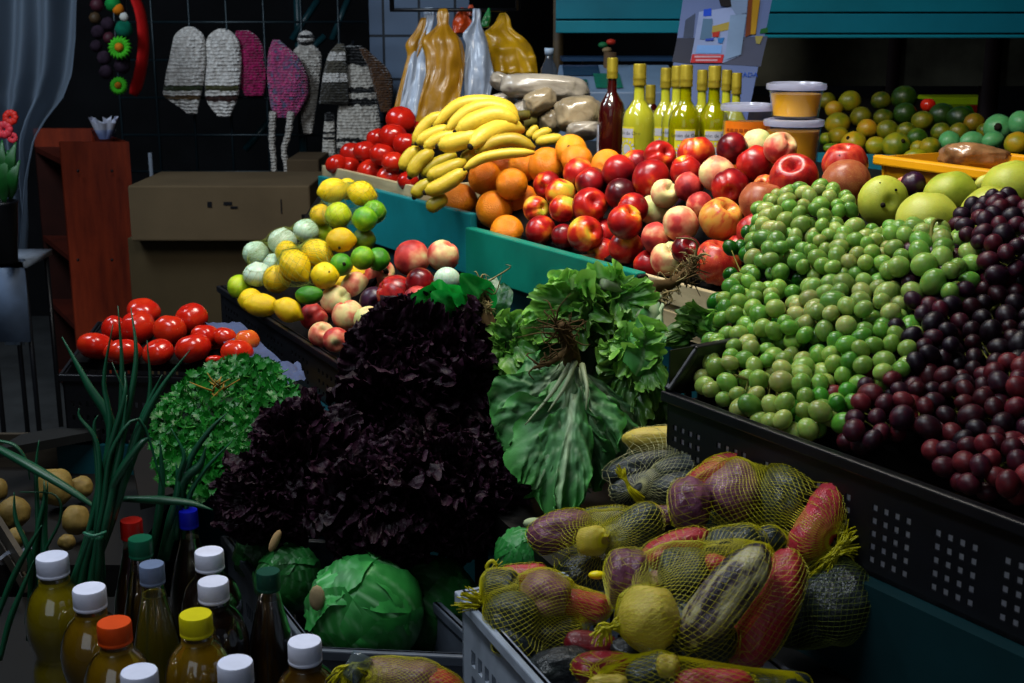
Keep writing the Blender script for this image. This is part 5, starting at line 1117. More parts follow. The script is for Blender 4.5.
# ------------------------------------------------------------------ steps below it all
def ring(*pts): return [(p.x, p.y) for p in pts]
stepm = M['teal_dark']
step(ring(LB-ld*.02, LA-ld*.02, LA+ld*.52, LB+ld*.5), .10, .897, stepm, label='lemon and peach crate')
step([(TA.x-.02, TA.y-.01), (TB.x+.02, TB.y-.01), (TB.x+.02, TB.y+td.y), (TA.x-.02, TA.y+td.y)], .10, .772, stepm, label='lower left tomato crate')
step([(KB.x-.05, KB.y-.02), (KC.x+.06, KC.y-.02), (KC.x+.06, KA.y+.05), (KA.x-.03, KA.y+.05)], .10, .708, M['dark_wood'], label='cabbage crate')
step([(P(490, 400, 1.9).x, 1.62), (P(700, 400, 2.0).x-.02, 1.62), (P(700, 400, 2.0).x+.08, 2.05), (P(480, 400, 2.0).x, 2.25)], .10, .90, M['teal_dark'], label='green lettuces')
q0 = UA+el*.44-UR*.02
step(ring(UA+el*.44-UR*.02, UA-el*.02-UR*.02, UA-el*.02+UR*.62, UA+el*.44+UR*.40), .10, .81, M['dark_wood'], label='netted tuber crate')
step(ring(UA-el*.04+UR*.14, UA-el*.04+UR*.55, UA-el*.32+UR*.55, UA-el*.32+UR*.14), 0, .955, M['dark_wood'], label='back net bags of tubers')
step(ring(UA+el*.02+UR*.25, UA+el*.42+UR*.25, UA+el*.42+UR*.39, UA+el*.02+UR*.39), 0, .885, M['dark_wood'], label='right net bags of tubers')
heap_board(pl_l, [(242, 312), (328, 346), (384, 266), (318, 196)], .16); heap_board(pl_q, [(318, 342), (400, 346), (460, 276), (378, 264)], .26)
# low table for the juice bottles
tb_ = empty('bottle_table', (-.30, 1.45, 0)); tag(tb_, 'dark low table carrying the juice bottles', 'table')
TZ = .70
tx0, tx1, ty0, ty1 = -.95, KB.x-.02, .95, 1.92
obj('table_top', MB().box(((tx0+tx1)/2, (ty0+ty1)/2, TZ-.015), (tx1-tx0, ty1-ty0, .03)), M['dark_wood'], tb_, False)
for x in (tx0+.04, tx1-.04):
    for y in (ty0+.04, ty1-.04): obj('leg', MB().box((x, y, (TZ-.03)/2), (.04, .04, TZ-.03)), M['dark_wood'], tb_, False)
# grey plank behind the potatoes
a, b = Pz(-8, 452, .80), Pz(98, 432, .80)
tag(obj('wooden_plank', MB().slab((a.x, a.y, .785), b-a, Vector((.02, .10, 0)), (0, 0, .018)), wood('grey_plank', '0C0D0E', '141515', (3, 12, 3)), smooth=False), 'grey weathered plank behind the potatoes at left', 'plank')
# slatted box of potatoes
pbx = empty('potato_box', Pz(40, 540, .705)); tag(pbx, 'dark slatted box of potatoes at the left edge', 'box')
a, b = Pz(-30, 480, .79), Pz(20, 560, .79)
for k, dz in enumerate((0, .035)):
    obj('slat', MB().slab((a.x, a.y, .735+dz), (b-a), (.008, .004, 0), (0, 0, .026)), wood('box_slat', '2E2820', '4A4236'), pbx, False)
bx0 = Pz(-60, 510, .71).x
obj('box_floor', MB().slab((bx0, 2.02, .701), (.42, 0, 0), (0, .50, 0), (0, 0, .01)), M['dark_wood'], pbx, False)
obj('back_slat', MB().slab((bx0, 2.508, .711), (.42, 0, 0), (0, .012, 0), (0, 0, .07)), wood('box_slat2', '2A241C', '3A342A'), pbx, False)
step([(bx0, 2.02), (bx0+.42, 2.02), (bx0+.42, 2.52), (bx0, 2.52)], 0, .70, M['dark_wood'], label='potato box')
PO = []
for (u, v, rx, ry, ang, d, de) in [(55, 487, 18, 19, 10, 1.86, 'brownish potato with dark eyes'), (81, 487, 12, 11, 0, 1.92, 'small potato behind the onion leaves'), (13, 513, 18, 16, 20, 1.74, 'large potato at the left edge'), (76, 520, 14, 15, 0, 1.76, 'round potato beside the onion stems'), (16, 538, 9, 11, 0, 1.68, 'small dim potato at left'), (67, 542, 9, 8, 0, 1.7, 'small potato at the bottom of box'), (-4, 490, 12, 12, 0, 1.84, 'potato cut by the left edge')]:
    PO.append(F('po', 'potato', 'potato', 'potato', u, v, rx, d, ry=ry, ang=ang, alpha=.3+.2*RND.random(), desc=de))
for f in PO: q = Pz(f.u, f.v, .752); f.d = (q-CAM).dot(FW)
relax(PO)
for f in PO: place(f); tag(f.o, f.desc+' in the potato box', 'potato', 'potatoes in the slatted box')
tag(obj('foil_strip', MB().grid(lambda s, t_: Pz(-6+38*s, 556-10*s+4*t_+2*math.sin(s*12), .772), 16, 4), plain('silver_foil', 'A8B0C0', .25, .6, .2, 30, metal=.8)), 'narrow silver foil strip near the potatoes at left', 'foil')
# ================================================================== juice bottles in front
CAPS = {k: plain('cap_'+k, c, .42, .4, .05, 60) for k, c in (('white', 'E0E4FA'), ('orange', 'D8480A'), ('yellow', 'D2C80A'), ('red', 'B01408'), ('green', '0A5A40'), ('blue', '0A14A8'), ('bluegrey', '6C7C9C'), ('dgreen', '0A4032'))}
PET = clear('pet_plastic', 'F2F0E4', .05, 4.0); JU = {k: liquid('juice_'+k, c, .25, .3) for k, c in (('olive', '8A7C0A'), ('amber', '7E6006'), ('dark', '140806'), ('brown', '4E3406'), ('darkred', '2A0606'), ('green', '4E4C0C'))}
def round_profile(R, H, rc):
    s = H-.03
    return [(R*.80, 0), (R*.95, .006), (R, .02), (R, .10), (R*.96, .113), (R*.86, .125), (R*.86, .131), (R*.97, .142), (R*1.05, .158), (R*1.06, .172), (R*1.0, .187), (R*.86, .201), (R*.68, .210), (rc*1.02, .2155), (rc*.86, s), (rc*.86, s+.012)]
def cone_profile(R, H, rc):
    s = H-.026
    return [(R*.8, 0), (R*.96, .006), (R, .02), (R, .09), (R*.95, .12), (R*.80, .16), (rc*1.05, s-.015), (rc*.86, s), (rc*.86, s+.012)]
def juice(u, vtop, cap, ju, wcap, label, H=.25, prof=round_profile, Rf=1.0, caph=.020, group='juice bottles with plastic caps'):
    top = Pz(u, vtop, TZ+H); c = Vector((top.x, top.y, TZ)); d = (top-CAM).dot(FW); rc = wcap/2*d/FPX; R = .0365*Rf
    k = H/.25; t = empty('juice_bottle', c); tag(t, label, 'bottle', group)
    pr = prof(R, .25, rc); pr = [(r, z_*k) for r, z_ in pr]
    obj('bottle_shell', MB().lathe(pr, 32, c), PET, t, auto=70)
    lp = [(0, .003)]+[(r*.95, z_+(.003 if z_ == 0 else 0)) for r, z_ in pr if z_ < .2162*k]
    lp.append((lp[-1][0]*.97, lp[-1][1]+.006)); lp.append((0, lp[-1][1]))
    obj('juice', MB().lathe(lp, 32, c), JU[ju], t, auto=60)
    z0 = H-caph
    cp = [(rc*.98, z0-.004), (rc*1.0, z0-.0035), (rc, z0-.001), (rc*.97, z0), (rc*1.0, z0+.001), (rc*1.0, H-.002), (rc*.95, H), (0, H)]
    n = 64; mb = MB(); mb.lathe(cp, n, c)
    for i in range(len(cp)):                # ribs on the side of the cap
        if 4 <= i <= 5:
            for q in range(0, n, 2):
                p = mb.v[i*n+q]; w_ = Vector((p.x-c.x, p.y-c.y, 0)); mb.v[i*n+q] = p-w_*.03
    obj('cap', mb, CAPS[cap], t, auto=50)
    return t
juice(52, 556, 'white', 'olive', 32, 'olive juice bottle with white cap, leftmost of the bottles', .262)
juice(89, 588, 'white', 'amber', 33, 'amber juice bottle with white cap behind the orange capped one', .255)
juice(114, 622, 'orange', 'amber', 34, 'amber juice bottle with orange cap', .25)
juice(139, 671, 'white', 'amber', 37, 'juice bottle with white cap cut by the bottom edge, leftmost there', .25)
juice(151.5, 564, 'bluegrey', 'green', 25, 'tall necked bottle of olive juice with grey-blue cap', .27, cone_profile, .9)
juice(195.5, 614, 'yellow', 'amber', 33, 'amber juice bottle with bright yellow cap', .25)
juice(235, 662, 'white', 'amber', 36, 'bottle with white cap right of yellow cap at bottom edge', .25)
juice(304.5, 641, 'white', 'brown', 34, 'brownish juice bottle with white cap, rightmost of the bottles', .235)
juice(213, 581, 'white', 'dark', 31, 'dark drink bottle with white cap, nearer of two dark ones', .25)
juice(209, 551, 'white', 'dark', 29, 'dark drink bottle with white cap, farther of two dark ones', .245)
juice(268, 571, 'dgreen', 'dark', 24, 'dark bottle with dark green cap beside the cabbage crate', .25, cone_profile, .9)
juice(131, 520, 'red', 'darkred', 22, 'dark red drink bottle with red cap', .285, cone_profile, .95)
juice(140, 538, 'green', 'dark', 24, 'dark bottle with green cap in front of red cap', .28, cone_profile, .9)
juice(188, 510, 'blue', 'dark', 19, 'dark bottle with blue cap by the onion leaves', .27, cone_profile, .95)
# ================================================================== bunches of grapes
pl_g = plane((800, 200, 2.0), (750, 420, 1.60), (1000, 490, 1.36))
STEM = plain('grape_stem', '5A5A1E', .7, .2, .3, 40); BSTEM = plain('brown_stem', '3A2A14', .7, .2, .3, 40)
GR_ALL = []
def bunch(label, cu, cv_, a, b, ang, skin, n, r0, bulge, seed, dd=0.0, alpha=.5, tint=(1, 1, 1), stem=None):
    rr = random.Random(seed); pts = []; tries = 0; ca, sa = math.cos(math.radians(ang)), math.sin(math.radians(ang))
    while len(pts) < n and tries < 4000:
        tries += 1; x, y = rr.uniform(-1, 1), rr.uniform(-1, 1); q = x*x+y*y
        if q > 1: continue
        u, v = cu+a*x*ca+b*y*sa, cv_-a*x*sa+b*y*ca
        d = pl_g(u, v)+dd-bulge*math.sqrt(1-q)+rr.uniform(0, .018)*(1 if len(pts) < n*.75 else 2.2)
        r = r0*(.90 if skin == 'rgrape' else .97)*rr.uniform(.80, 1.14)
        p = P(u, v, d); ok = True
        for (p2, r2) in pts:
            if (p-p2).length < (r+r2)*.90: ok = False; break
        if ok:
            for (p2, r2) in GR_ALL:
                if (p-p2).length < (r+r2)*.86: ok = False; break
        if ok: pts.append((p, r))
    GR_ALL.extend(pts)
    base = P(cu, cv_, pl_g(cu, cv_)+dd+.02); t = empty('grape_bunch', base)
    tag(t, label, 'grapes', ('green' if skin == 'ggrape' else 'red')+' grape bunches in the black crate')
    me = fmesh('grape', skin, 0)
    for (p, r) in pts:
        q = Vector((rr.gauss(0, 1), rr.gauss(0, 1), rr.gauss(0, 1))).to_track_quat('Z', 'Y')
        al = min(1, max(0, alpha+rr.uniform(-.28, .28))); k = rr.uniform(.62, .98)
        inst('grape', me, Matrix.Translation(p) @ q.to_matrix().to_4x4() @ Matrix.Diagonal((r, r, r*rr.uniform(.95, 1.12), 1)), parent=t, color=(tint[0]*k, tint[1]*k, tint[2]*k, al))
    mb = MB(); e0 = P(cu-a*.8*ca, cv_+a*.8*sa, pl_g(cu, cv_)+dd+.02); e1 = P(cu+a*.8*ca, cv_-a*.8*sa, pl_g(cu, cv_)+dd+.02)
    mb.tube(smooth_path([e0, base, e1], 8), .0022, 6)
    for (p, r) in pts[:40]: 
        w_ = e0.lerp(e1, max(0, min(1, (p-e0).dot(e1-e0)/(e1-e0).length_squared))); mb.tube([w_, p], .0011, 4, cap=False)
    obj('stem', mb, STEM, t)
    if stem: 
        o = MB().tube(smooth_path([P(*q) for q in stem], 12), .0028, 7); obj('stalk', o, STEM, t)
    return t
g = 'ggrape'; LT = (1.0, 1.05, .9); DKG = (.55, .85, .5)
bunch('green grape bunch topmost of the heap under the red apples', 805, 213, 50, 25, 8, g, 60, .0125, .06, 1, alpha=.55, tint=LT)
bunch('green grape bunch beside the striped red apple', 784, 243, 36, 27, 38, g, 46, .0130, .05, 2, alpha=.5)
bunch('green grape bunch trailing down to the crate corner at left', 740, 300, 30, 16, 62, g, 30, .0125, .03, 3, alpha=.45, tint=(.8, .95, .7))
bunch('green grape bunch in the middle of the heap under the pears', 838, 252, 52, 28, 0, g, 52, .0125, .06, 4, alpha=.55, tint=LT)
bunch('large berried green bunch with curved stalk beside the red grapes', 922, 262, 56, 38, -8, g, 56, .0145, .07, 5, alpha=.55, tint=(.95, 1.08, .9), stem=[(930, 262, 1.72), (931, 240, 1.74), (932, 226, 1.76), (936, 220, 1.77), (942, 221, 1.78)])
bunch('green grape bunch at the heart of the heap', 848, 308, 56, 34, 5, g, 58, .0132, .06, 6, alpha=.55)
bunch('bright green bunch hanging in the centre left of heap', 785, 316, 50, 26, -12, g, 46, .0132, .05, 7, alpha=.5, tint=(.9, 1.1, .8))
bunch('green grape bunch against the left crate corner', 735, 366, 40, 34, 20, g, 52, .0125, .04, 8, alpha=.52, tint=(.95, 1, .85))
bunch('green grape bunch lapping over the crate rim', 782, 392, 58, 38, -20, g, 66, .0130, .05, 9, alpha=.58, tint=(1, 1.02, .9))
bunch('shaded green grape bunch right beside the dark red grapes', 868, 352, 54, 34, 15, g, 54, .0130, .05, 10, alpha=.45, tint=(.8, 1, .7))
bunch('dark green bunch low between crate rim and red grapes', 826, 396, 36, 34, 0, g, 36, .0130, .03, 11, alpha=.35, tint=(.5, .95, .5))
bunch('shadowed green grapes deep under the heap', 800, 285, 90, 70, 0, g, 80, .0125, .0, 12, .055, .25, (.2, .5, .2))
r_ = 'rgrape'
bunch('dark red grape bunch topmost at the right edge', 995, 238, 46, 40, 30, r_, 54, .0140, .06, 21, alpha=.35, tint=(1, .9, 1.1))
bunch('dusky purple red bunch beside the big green berries', 930, 278, 50, 40, 40, r_, 54, .0140, .05, 22, alpha=.35, tint=(1, .95, 1.2))
bunch('shaded dark red bunch in the middle of the red grapes', 915, 335, 50, 36, 20, r_, 52, .0135, .04, 23, alpha=.30, tint=(.55, .5, .7))  # low tint puts the heap's shade into the berry colour
bunch('wine red bunch spilling beside the green grapes', 872, 405, 46, 38, 30, r_, 56, .0135, .05, 24, alpha=.62)
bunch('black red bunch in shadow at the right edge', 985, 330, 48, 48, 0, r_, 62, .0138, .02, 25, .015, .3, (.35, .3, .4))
bunch('red grape bunch along the crate rim', 950, 410, 60, 34, -15, r_, 60, .0135, .03, 26, .0, alpha=.5, tint=(.55, .55, .6))  # berries tinted darker to stand in for shade
bunch('bright red grape bunch at the lower right corner of crate', 985, 460, 58, 30, -20, r_, 56, .0140, .04, 27, alpha=.68)
bunch('red grape bunch cut by the right edge', 1015, 392, 36, 40, 0, r_, 40, .0140, .03, 28, alpha=.55)
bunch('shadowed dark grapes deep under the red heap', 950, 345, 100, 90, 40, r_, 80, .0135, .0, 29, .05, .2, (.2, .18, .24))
heap_board(pl_g, [(705, 395), (1020, 500), (1030, 235), (770, 225)], .10)
# ================================================================== leafy vegetables
def leaf_mb(base, tip, width, nrm, ruf=.02, fr=28, nx=15, ny=18, seed=0, sag=.0, cup=.1, shape=None, fine=.0, tipk=1.0, edge_pow=2.5, curl=None, wr=.35):
    """one leaf blade from base to tip; ruffles grow towards its rim; colour attribute: r rib, g rim"""
    base, tip = Vector(base), Vector(tip); ax = tip-base; L = ax.length; ax.normalize(); n = Vector(nrm); n = (n-ax*n.dot(ax)).normalized(); sd = ax.cross(n)
    shape = shape or [(0, .10), (.15, .16), (.35, .55), (.6, .95), (.8, 1.0), (.93, .8), (1, .45)]
    mb = MB(); mb.c = []
    rs = Vector((seed*1.37, seed*.71, seed*2.3))
    vs = []
    for j in range(ny):
        t = j/(ny-1)
        for i in range(nx):
            s = i/(nx-1)*2-1; w_ = lerp(shape, t)*width*.5
            edge = max(abs(s)**edge_pow*min(1, t*3), max(0, (t-.6)/.4)**2*tipk)
            p = base+ax*(L*t-(abs(s)**2)*.0*L)+n*(sag*math.sin(math.pi*t)*L)+sd*(s*w_)
            p += n*(cup*w_*s*s)-ax*(.18*w_*s*s*max(0, t-.5)*2)
            q = Vector((s*w_*fr, t*L*fr, seed*3.1))
            nv = Vector((noise.noise(q+rs), noise.noise(q+rs+Vector((9, 4, 2))), noise.noise(q+rs+Vector((3, 17, 8)))))
            p += n*(nv.x*ruf*2.2*edge)+sd*(nv.y*ruf*1.1*edge)+ax*(nv.z*ruf*1.2*edge)
            if fine:
                q2 = q*2.7; p += n*(noise.noise(q2)*fine*edge*2)+sd*(noise.noise(q2+Vector((5, 5, 5)))*fine*edge)+ax*(noise.noise(q2+Vector((1, 8, 3)))*fine*edge*1.6)
            if curl:
                K, A = curl; an = math.atan2(s*1.0, (t-.35)*1.6); e2 = min(1, max(abs(s), (t-.35)/.65 if t > .35 else 0)*min(1, t*2.5))
                wob = noise.noise(Vector((an*2.1, seed*2.7, 0)))*2.2; a1 = K*an+wob*2; a2 = K*2.3*an+wob*5+1.3; a3 = K*4.9*an+seed
                h = math.sin(a1)*e2**1.6+.55*math.sin(a2)*e2**2.5+.32*math.sin(a3)*e2**4; g = math.cos(a1)*e2**3+.6*math.cos(a2)*e2**5
                qq = Vector((s*w_/width*9, t*9, seed*1.9)); h += wr*(noise.noise(qq)+.6*noise.noise(qq*2.3))*min(1, t*4)
                tg = (sd*math.cos(an)-ax*math.sin(an)); p += n*(A*h)+tg*(A*.45*g)
            p += n*(noise.noise(Vector((s*w_*60, t*L*60, seed)))*.0035+noise.noise(Vector((s*w_*150, t*L*150, seed)))*.0012)
            vs.append(p)
            rib = math.exp(-(s*w_/(.0045*(1.25-t)+.001))**2)*(1-t*.6)
            for kk in (.25, .42, .58, .74):       # side veins
                dd = abs((t-kk)-abs(s)*.16)*L; rib = max(rib, .45*math.exp(-(dd/.0022)**2)*(1-abs(s)))
            mb.c.append((min(1, rib), min(1, edge**1.5), 0))
    fs = [(j*nx+i, j*nx+i+1, (j+1)*nx+i+1, (j+1)*nx+i) for j in range(ny-1) for i in range(nx-1)]
    mb.add(vs, fs); return mb
LM = leafmat('lettuce_leaf', '2C6A2A', '7A9A6A', '4E9A30', .42, .4)
LM2 = leafmat('lettuce_outer_leaf', '447246', 'A8BC98', '3E8438', .5, .35, .5, .2)
LF = leafmat('frilly_lettuce_leaf', '3C8A28', '9AB888', '8CC850', .4, .4)
SPIN = leafmat('chard_leaf', '0C6A26', '3E9A4A', '0E7A2A', .38, .5)
CABL = leafmat('cabbage_leaf', '2E8E3C', '82C088', '3C9E4A', .42, .45, .3, .2, 30)
RL = leafmat('red_lettuce_leaf', '0A0307', '0C0408', '26101E', .5, .18, .8, .05, 14)
RLG = leafmat('red_lettuce_heart', '12100A', '2E3A18', '1C2A10', .4, .4, .5, .1)
ROOT = plain('lettuce_root', '4E3C22', .85, .15, .35, 50); ROOTP = plain('pale_root', '8A7A50', .8, .2, .3, 50); RSTEM = plain('lettuce_stem', '8C9A74', .5, .4, .2, 40)
# ------------------------------------------------------------------ dark red lettuce heads
RV = []
for s in range(5):
    me = leaf_mb((0, 0, 0), (0, 0, 1), 1.05, (0, 1, 0), .05, 6.0, 49, 42, s+3, .06, .15, [(0, .12), (.3, .35), (.6, .8), (.85, 1.0), (1, .85)], .03, 1.0, 1.2, (7.0+s*.6, .075), .9).mesh('leaf')
    me.materials.append(RL); RV.append(me)
RVG = RV[0].copy(); RVG.materials.clear(); RVG.materials.append(RLG)
def red_head(label, u, v, d, R, n, seed, back=.25, squash=(1, 1, 1), greens=()):
    rr = random.Random(seed); c = P(u, v, d)+FW*R*.45; t = empty('red_lettuce', c-ZV*R*.6); tag(t, label, 'lettuce', 'dark red frilly lettuces')
    k = 0
    for i in range(n*3):
        z = 1-2*(i+.5)/(n*1.55); 
        if z < -1: break
        a = i*2.39996; q = Vector((math.sqrt(max(0, 1-z*z))*math.cos(a), math.sqrt(max(0, 1-z*z))*math.sin(a), z))
        # poles face the viewer
        dirv = (BK*q.z+RT*q.x+UP*q.y); 
        if q.z < -back: continue
        if k >= n: break
        k += 1
        dirv = Vector((dirv.x*squash[0], dirv.y*squash[1], dirv.z*squash[2])); L = dirv.length*R*rr.uniform(.72, 1.12); dirv.normalize()
        base = c-dirv*R*.02; st = .35
        nn = dirv.cross(Vector((rr.gauss(0, 1), rr.gauss(0, 1), rr.gauss(0, 1)))).normalized(); sd = nn.cross(dirv)
        W = R*rr.uniform(.55, .8)
        Mx = Matrix((sd*W, nn*W, dirv*L)).transposed().to_4x4()
        g_ = any((P(gu, gv, d)-(c+dirv*R)).length < R*.22 for gu, gv in greens)
        kk = rr.uniform(.6, 1.5)
        inst('leaf', RVG if g_ else RV[rr.randrange(5)], Matrix.Translation(base) @ Mx, parent=t, color=(kk, kk*.95, kk, 1))
    return t
red_head('upper dark red frilly lettuce below the lower peaches', 418, 383, 1.90, .140, 95, 1)
red_head('lower left dark red lettuce by the parsley', 300, 468, 1.78, .112, 65, 3, squash=(1, 1, .9))
red_head('lower dark red lettuce with a little green heart', 385, 505, 1.70, .112, 75, 4, greens=[(375, 535), (368, 520)], squash=(1, 1, .85))
red_head('lower right dark red lettuce beside the green lettuce', 452, 490, 1.74, .105, 65, 5)
red_head('dark red lettuce overhanging the cabbages at left', 262, 505, 1.75, .075, 40, 6, squash=(1.1, 1, .8))
# ------------------------------------------------------------------ green lettuces with roots
def roots(t, pts, seed, n=16, spread=.03, L=.05, m=None, dirv=None, thick=.0012):
    rr = random.Random(seed); pp = smooth_path([P(*q) for q in pts], 14)
    mb = MB(); 
    for k in range(n):
        i = rr.randrange(4, 14); b = pp[i]; e = b+Vector((rr.gauss(0, 1), rr.gauss(0, .6), rr.gauss(0, 1)))*spread+(dirv or Vector((0, 0, 0)))*L*rr.uniform(.3, 1)
        mid = (b+e)/2+Vector((rr.gauss(0, 1), 0, rr.gauss(0, 1)))*spread*.5
        mb.tube(smooth_path([b, mid, e], 7), [thick*1.3, thick*1.2, thick, thick, thick*.8, thick*.6, thick*.3], 5)
    return obj('root_hairs', mb, m or ROOT, t)
def stem_root(t, pts, r, n=14, stem_m=None, taper=True):
    pp = smooth_path([P(*q) for q in pts], n); mb = MB(); mb.tube(pp, [r*(1-.45*i/(n-1)) for i in range(n)] if taper else r, 10); return obj('root_stalk', mb, stem_m or ROOT, t)
class Lettuce:
    def __init__(s, label, uvd, cat='lettuce', name='green_lettuce', group='green frilly lettuces'):
        s.t = empty(name, P(*uvd)); tag(s.t, label, cat, group); s.k = 0
    def leaf(s, u0, v0, d0, u1, v1, d1, wpx, ruf=.014, m=None, tw=0, seed=None, name='leaf', fr=30, sag=.03, shape=None, fine=.0, tint=1.0, tipk=1.0, nx=17, ny=22, cup=.1, ep=2.5, curl=None):
        a, b = P(u0, v0, d0), P(u1, v1, d1); n = BK+RT*tw; s.k += 1
        o = obj(name, leaf_mb(a, b, wpx*d1/FPX, n, ruf, fr, nx, ny, seed or s.k*7+3, sag, cup, shape, fine, tipk, ep, curl), m or LM, s.t); o.color = (tint, tint, tint, 1); return o
FRS = [(0, .25), (.2, .4), (.45, .8), (.7, 1), (.9, .95), (1, .8)]
rr = random.Random(5)
# A: front lettuce, roots at the middle, big leaves hanging down
A_l = Lettuce('green lettuce with brown roots, long leaves hanging down between red lettuce and netted tubers', (570, 500, 1.78))
cA = (572, 362, 1.80)
for (u1, v1, w_, d1, tint, rf) in [(508, 455, 92, 1.74, .95, .016), (560, 512, 84, 1.70, 1.15, .014), (612, 452, 66, 1.74, 1.0, .012), (640, 470, 60, 1.80, .6, .012), (498, 420, 80, 1.79, .85, .014), (592, 490, 70, 1.75, .8, .018), (528, 490, 90, 1.73, 1.0, .016), (655, 450, 50, 1.82, .45, .012), (520, 380, 70, 1.80, .85, .016), (575, 440, 60, 1.78, .9, .012)]:
    A_l.leaf(cA[0]+rr.uniform(-6, 6), cA[1]+rr.uniform(-2, 10), cA[2], u1, v1, d1+rr.uniform(-.02, .02), w_*.74, rf*.35, LM2, rr.uniform(-.5, .5), tint=tint*1.25, sag=.12, nx=37, ny=44, fr=34, ep=3, fine=.002, curl=(6, w_*d1/FPX*.13), cup=-.45)
for (u0, v0, u1, v1) in ((575, 362, 548, 412), (570, 365, 525, 425), (582, 365, 586, 410)):
    pp = smooth_path([P(u0, v0, 1.77), P((u0+u1)/2+3, (v0+v1)/2, 1.735), P(u1, v1, 1.725)], 10); obj('leaf_rib', MB().tube(pp, [.0045-.0035*i/9 for i in range(10)], 8), RSTEM, A_l.t)
stem_root(A_l.t, [(572, 362, 1.79), (568, 340, 1.76), (560, 325, 1.74)], .013); roots(A_l.t, [(572, 358, 1.78), (566, 340, 1.75), (556, 322, 1.73)], 3, 46, .018, .03, None, None, .0011); roots(A_l.t, [(560, 345, 1.75), (545, 360, 1.74), (536, 366, 1.74)], 4, 14, .012, .02)
pp = smooth_path([P(572, 345, 1.76), P(555, 360, 1.745), P(534, 368, 1.74)], 10); obj('root_stalk', MB().tube(pp, [.006-.004*i/9 for i in range(10)], 8), ROOT, A_l.t)
def frill(Lt, cu, cv_, d, spots, m=LF, ruf=.005, fine=.003, wk=1.0, base_k=.25):
    for (u1, v1, w_, tint) in spots:
        Lt.leaf(cu+(u1-cu)*base_k, cv_+(v1-cv_)*base_k, d+.03, u1, v1, d-.03+rr.uniform(-.02, .02), w_*wk, ruf, m, rr.uniform(-.8, .8), shape=FRS, fine=fine, tint=tint, sag=.18, fr=40, nx=41, ny=36, ep=1.6, tipk=1.0, curl=(5+rr.random()*3, w_*wk*d/FPX*.13))
for (u0, v0, u1, v1, w_) in ((590, 320, 592, 400, 90), (600, 330, 630, 430, 90), (575, 330, 560, 390, 80), (640, 360, 655, 440, 60)):
    A_l.leaf(u0, v0, 1.90, u1, v1, 1.88, w_, .006, LM, 0, tint=.22, sag=.05, shape=FRS)  # inner leaves added in the gaps, shade put into their tint
# B: frilly lettuce lying with its root towards the apples
B_l = Lettuce('frilly green lettuce lying with its long root against the wooden crate', (600, 300, 1.95))
frill(B_l, 598, 305, 1.90, [(548, 288, 52, 1.0), (570, 272, 50, 1.25), (600, 268, 50, 1.35), (630, 280, 48, 1.1), (618, 300, 54, 1.05), (580, 300, 56, 1.0), (545, 310, 56, .8), (640, 300, 44, .95), (560, 325, 52, .6), (598, 322, 56, .6), (628, 318, 50, .7), (525, 330, 48, .9), (590, 285, 52, 1.2), (612, 284, 46, 1.2), (532, 300, 40, 1.0), (655, 290, 30, 1.0), (585, 335, 50, .3), (600, 345, 50, .25), (575, 345, 46, .3), (612, 350, 46, .25)])  # lowest tints put the shade under the head into its leaves
stem_root(B_l.t, [(602, 284, 1.87), (630, 289, 1.90), (655, 286, 1.93)], .0085, stem_m=RSTEM); stem_root(B_l.t, [(650, 287, 1.925), (670, 284, 1.95), (686, 272, 1.98), (696, 258, 2.0)], .0105)
roots(B_l.t, [(655, 288, 1.93), (672, 284, 1.95), (688, 270, 1.98), (697, 256, 2.0)], 8, 60, .014, .02, ROOTP, None, .001); roots(B_l.t, [(670, 288, 1.95), (688, 276, 1.97), (697, 262, 1.99)], 9, 40, .014, .02, ROOT)
for pts in ([(694, 260, 1.98), (697, 245, 1.97), (690, 239, 1.96), (676, 238, 1.95)], [(694, 262, 1.98), (702, 254, 1.97), (711, 256, 1.96)], [(668, 292, 1.95), (672, 300, 1.94), (668, 305, 1.94)]):
    obj('root_tendril', MB().tube(smooth_path([P(*q) for q in pts], 14), [.0022-.0012*i/13 for i in range(14)], 6), ROOTP, B_l.t)
# C: second frilly lettuce in front of the grape crate
C_l = Lettuce('frilly green lettuce drooping in front of the black grape crate', (630, 380, 1.85))
frill(C_l, 640, 345, 1.84, [(612, 345, 46, .9), (640, 330, 48, 1.15), (625, 365, 50, 1.0), (650, 360, 44, 1.05), (612, 372, 46, .8), (640, 385, 48, .8), (655, 392, 40, .6), (622, 395, 48, .5), (606, 358, 40, .75), (650, 405, 40, .45), (630, 412, 46, .4), (657, 340, 34, 1.1), (652, 425, 44, .25), (640, 430, 44, .25), (600, 390, 44, .3), (634, 350, 40, 1.2)], ruf=.005)  # darkest tints paint the gap's shade onto the lower leaves
C_l.leaf(655, 300, 1.9, 636, 372, 1.80, 44, .012, LM2, .2, tint=1.3, sag=.05, shape=FRS); C_l.leaf(662, 303, 1.9, 652, 345, 1.84, 30, .01, LM2, .2, tint=1.5, sag=.03)
stem_root(C_l.t, [(640, 318, 1.87), (647, 305, 1.89), (660, 297, 1.92)], .008, stem_m=RSTEM); roots(C_l.t, [(650, 302, 1.9), (658, 297, 1.92), (668, 292, 1.93)], 12, 24, .012, .02, ROOTP)
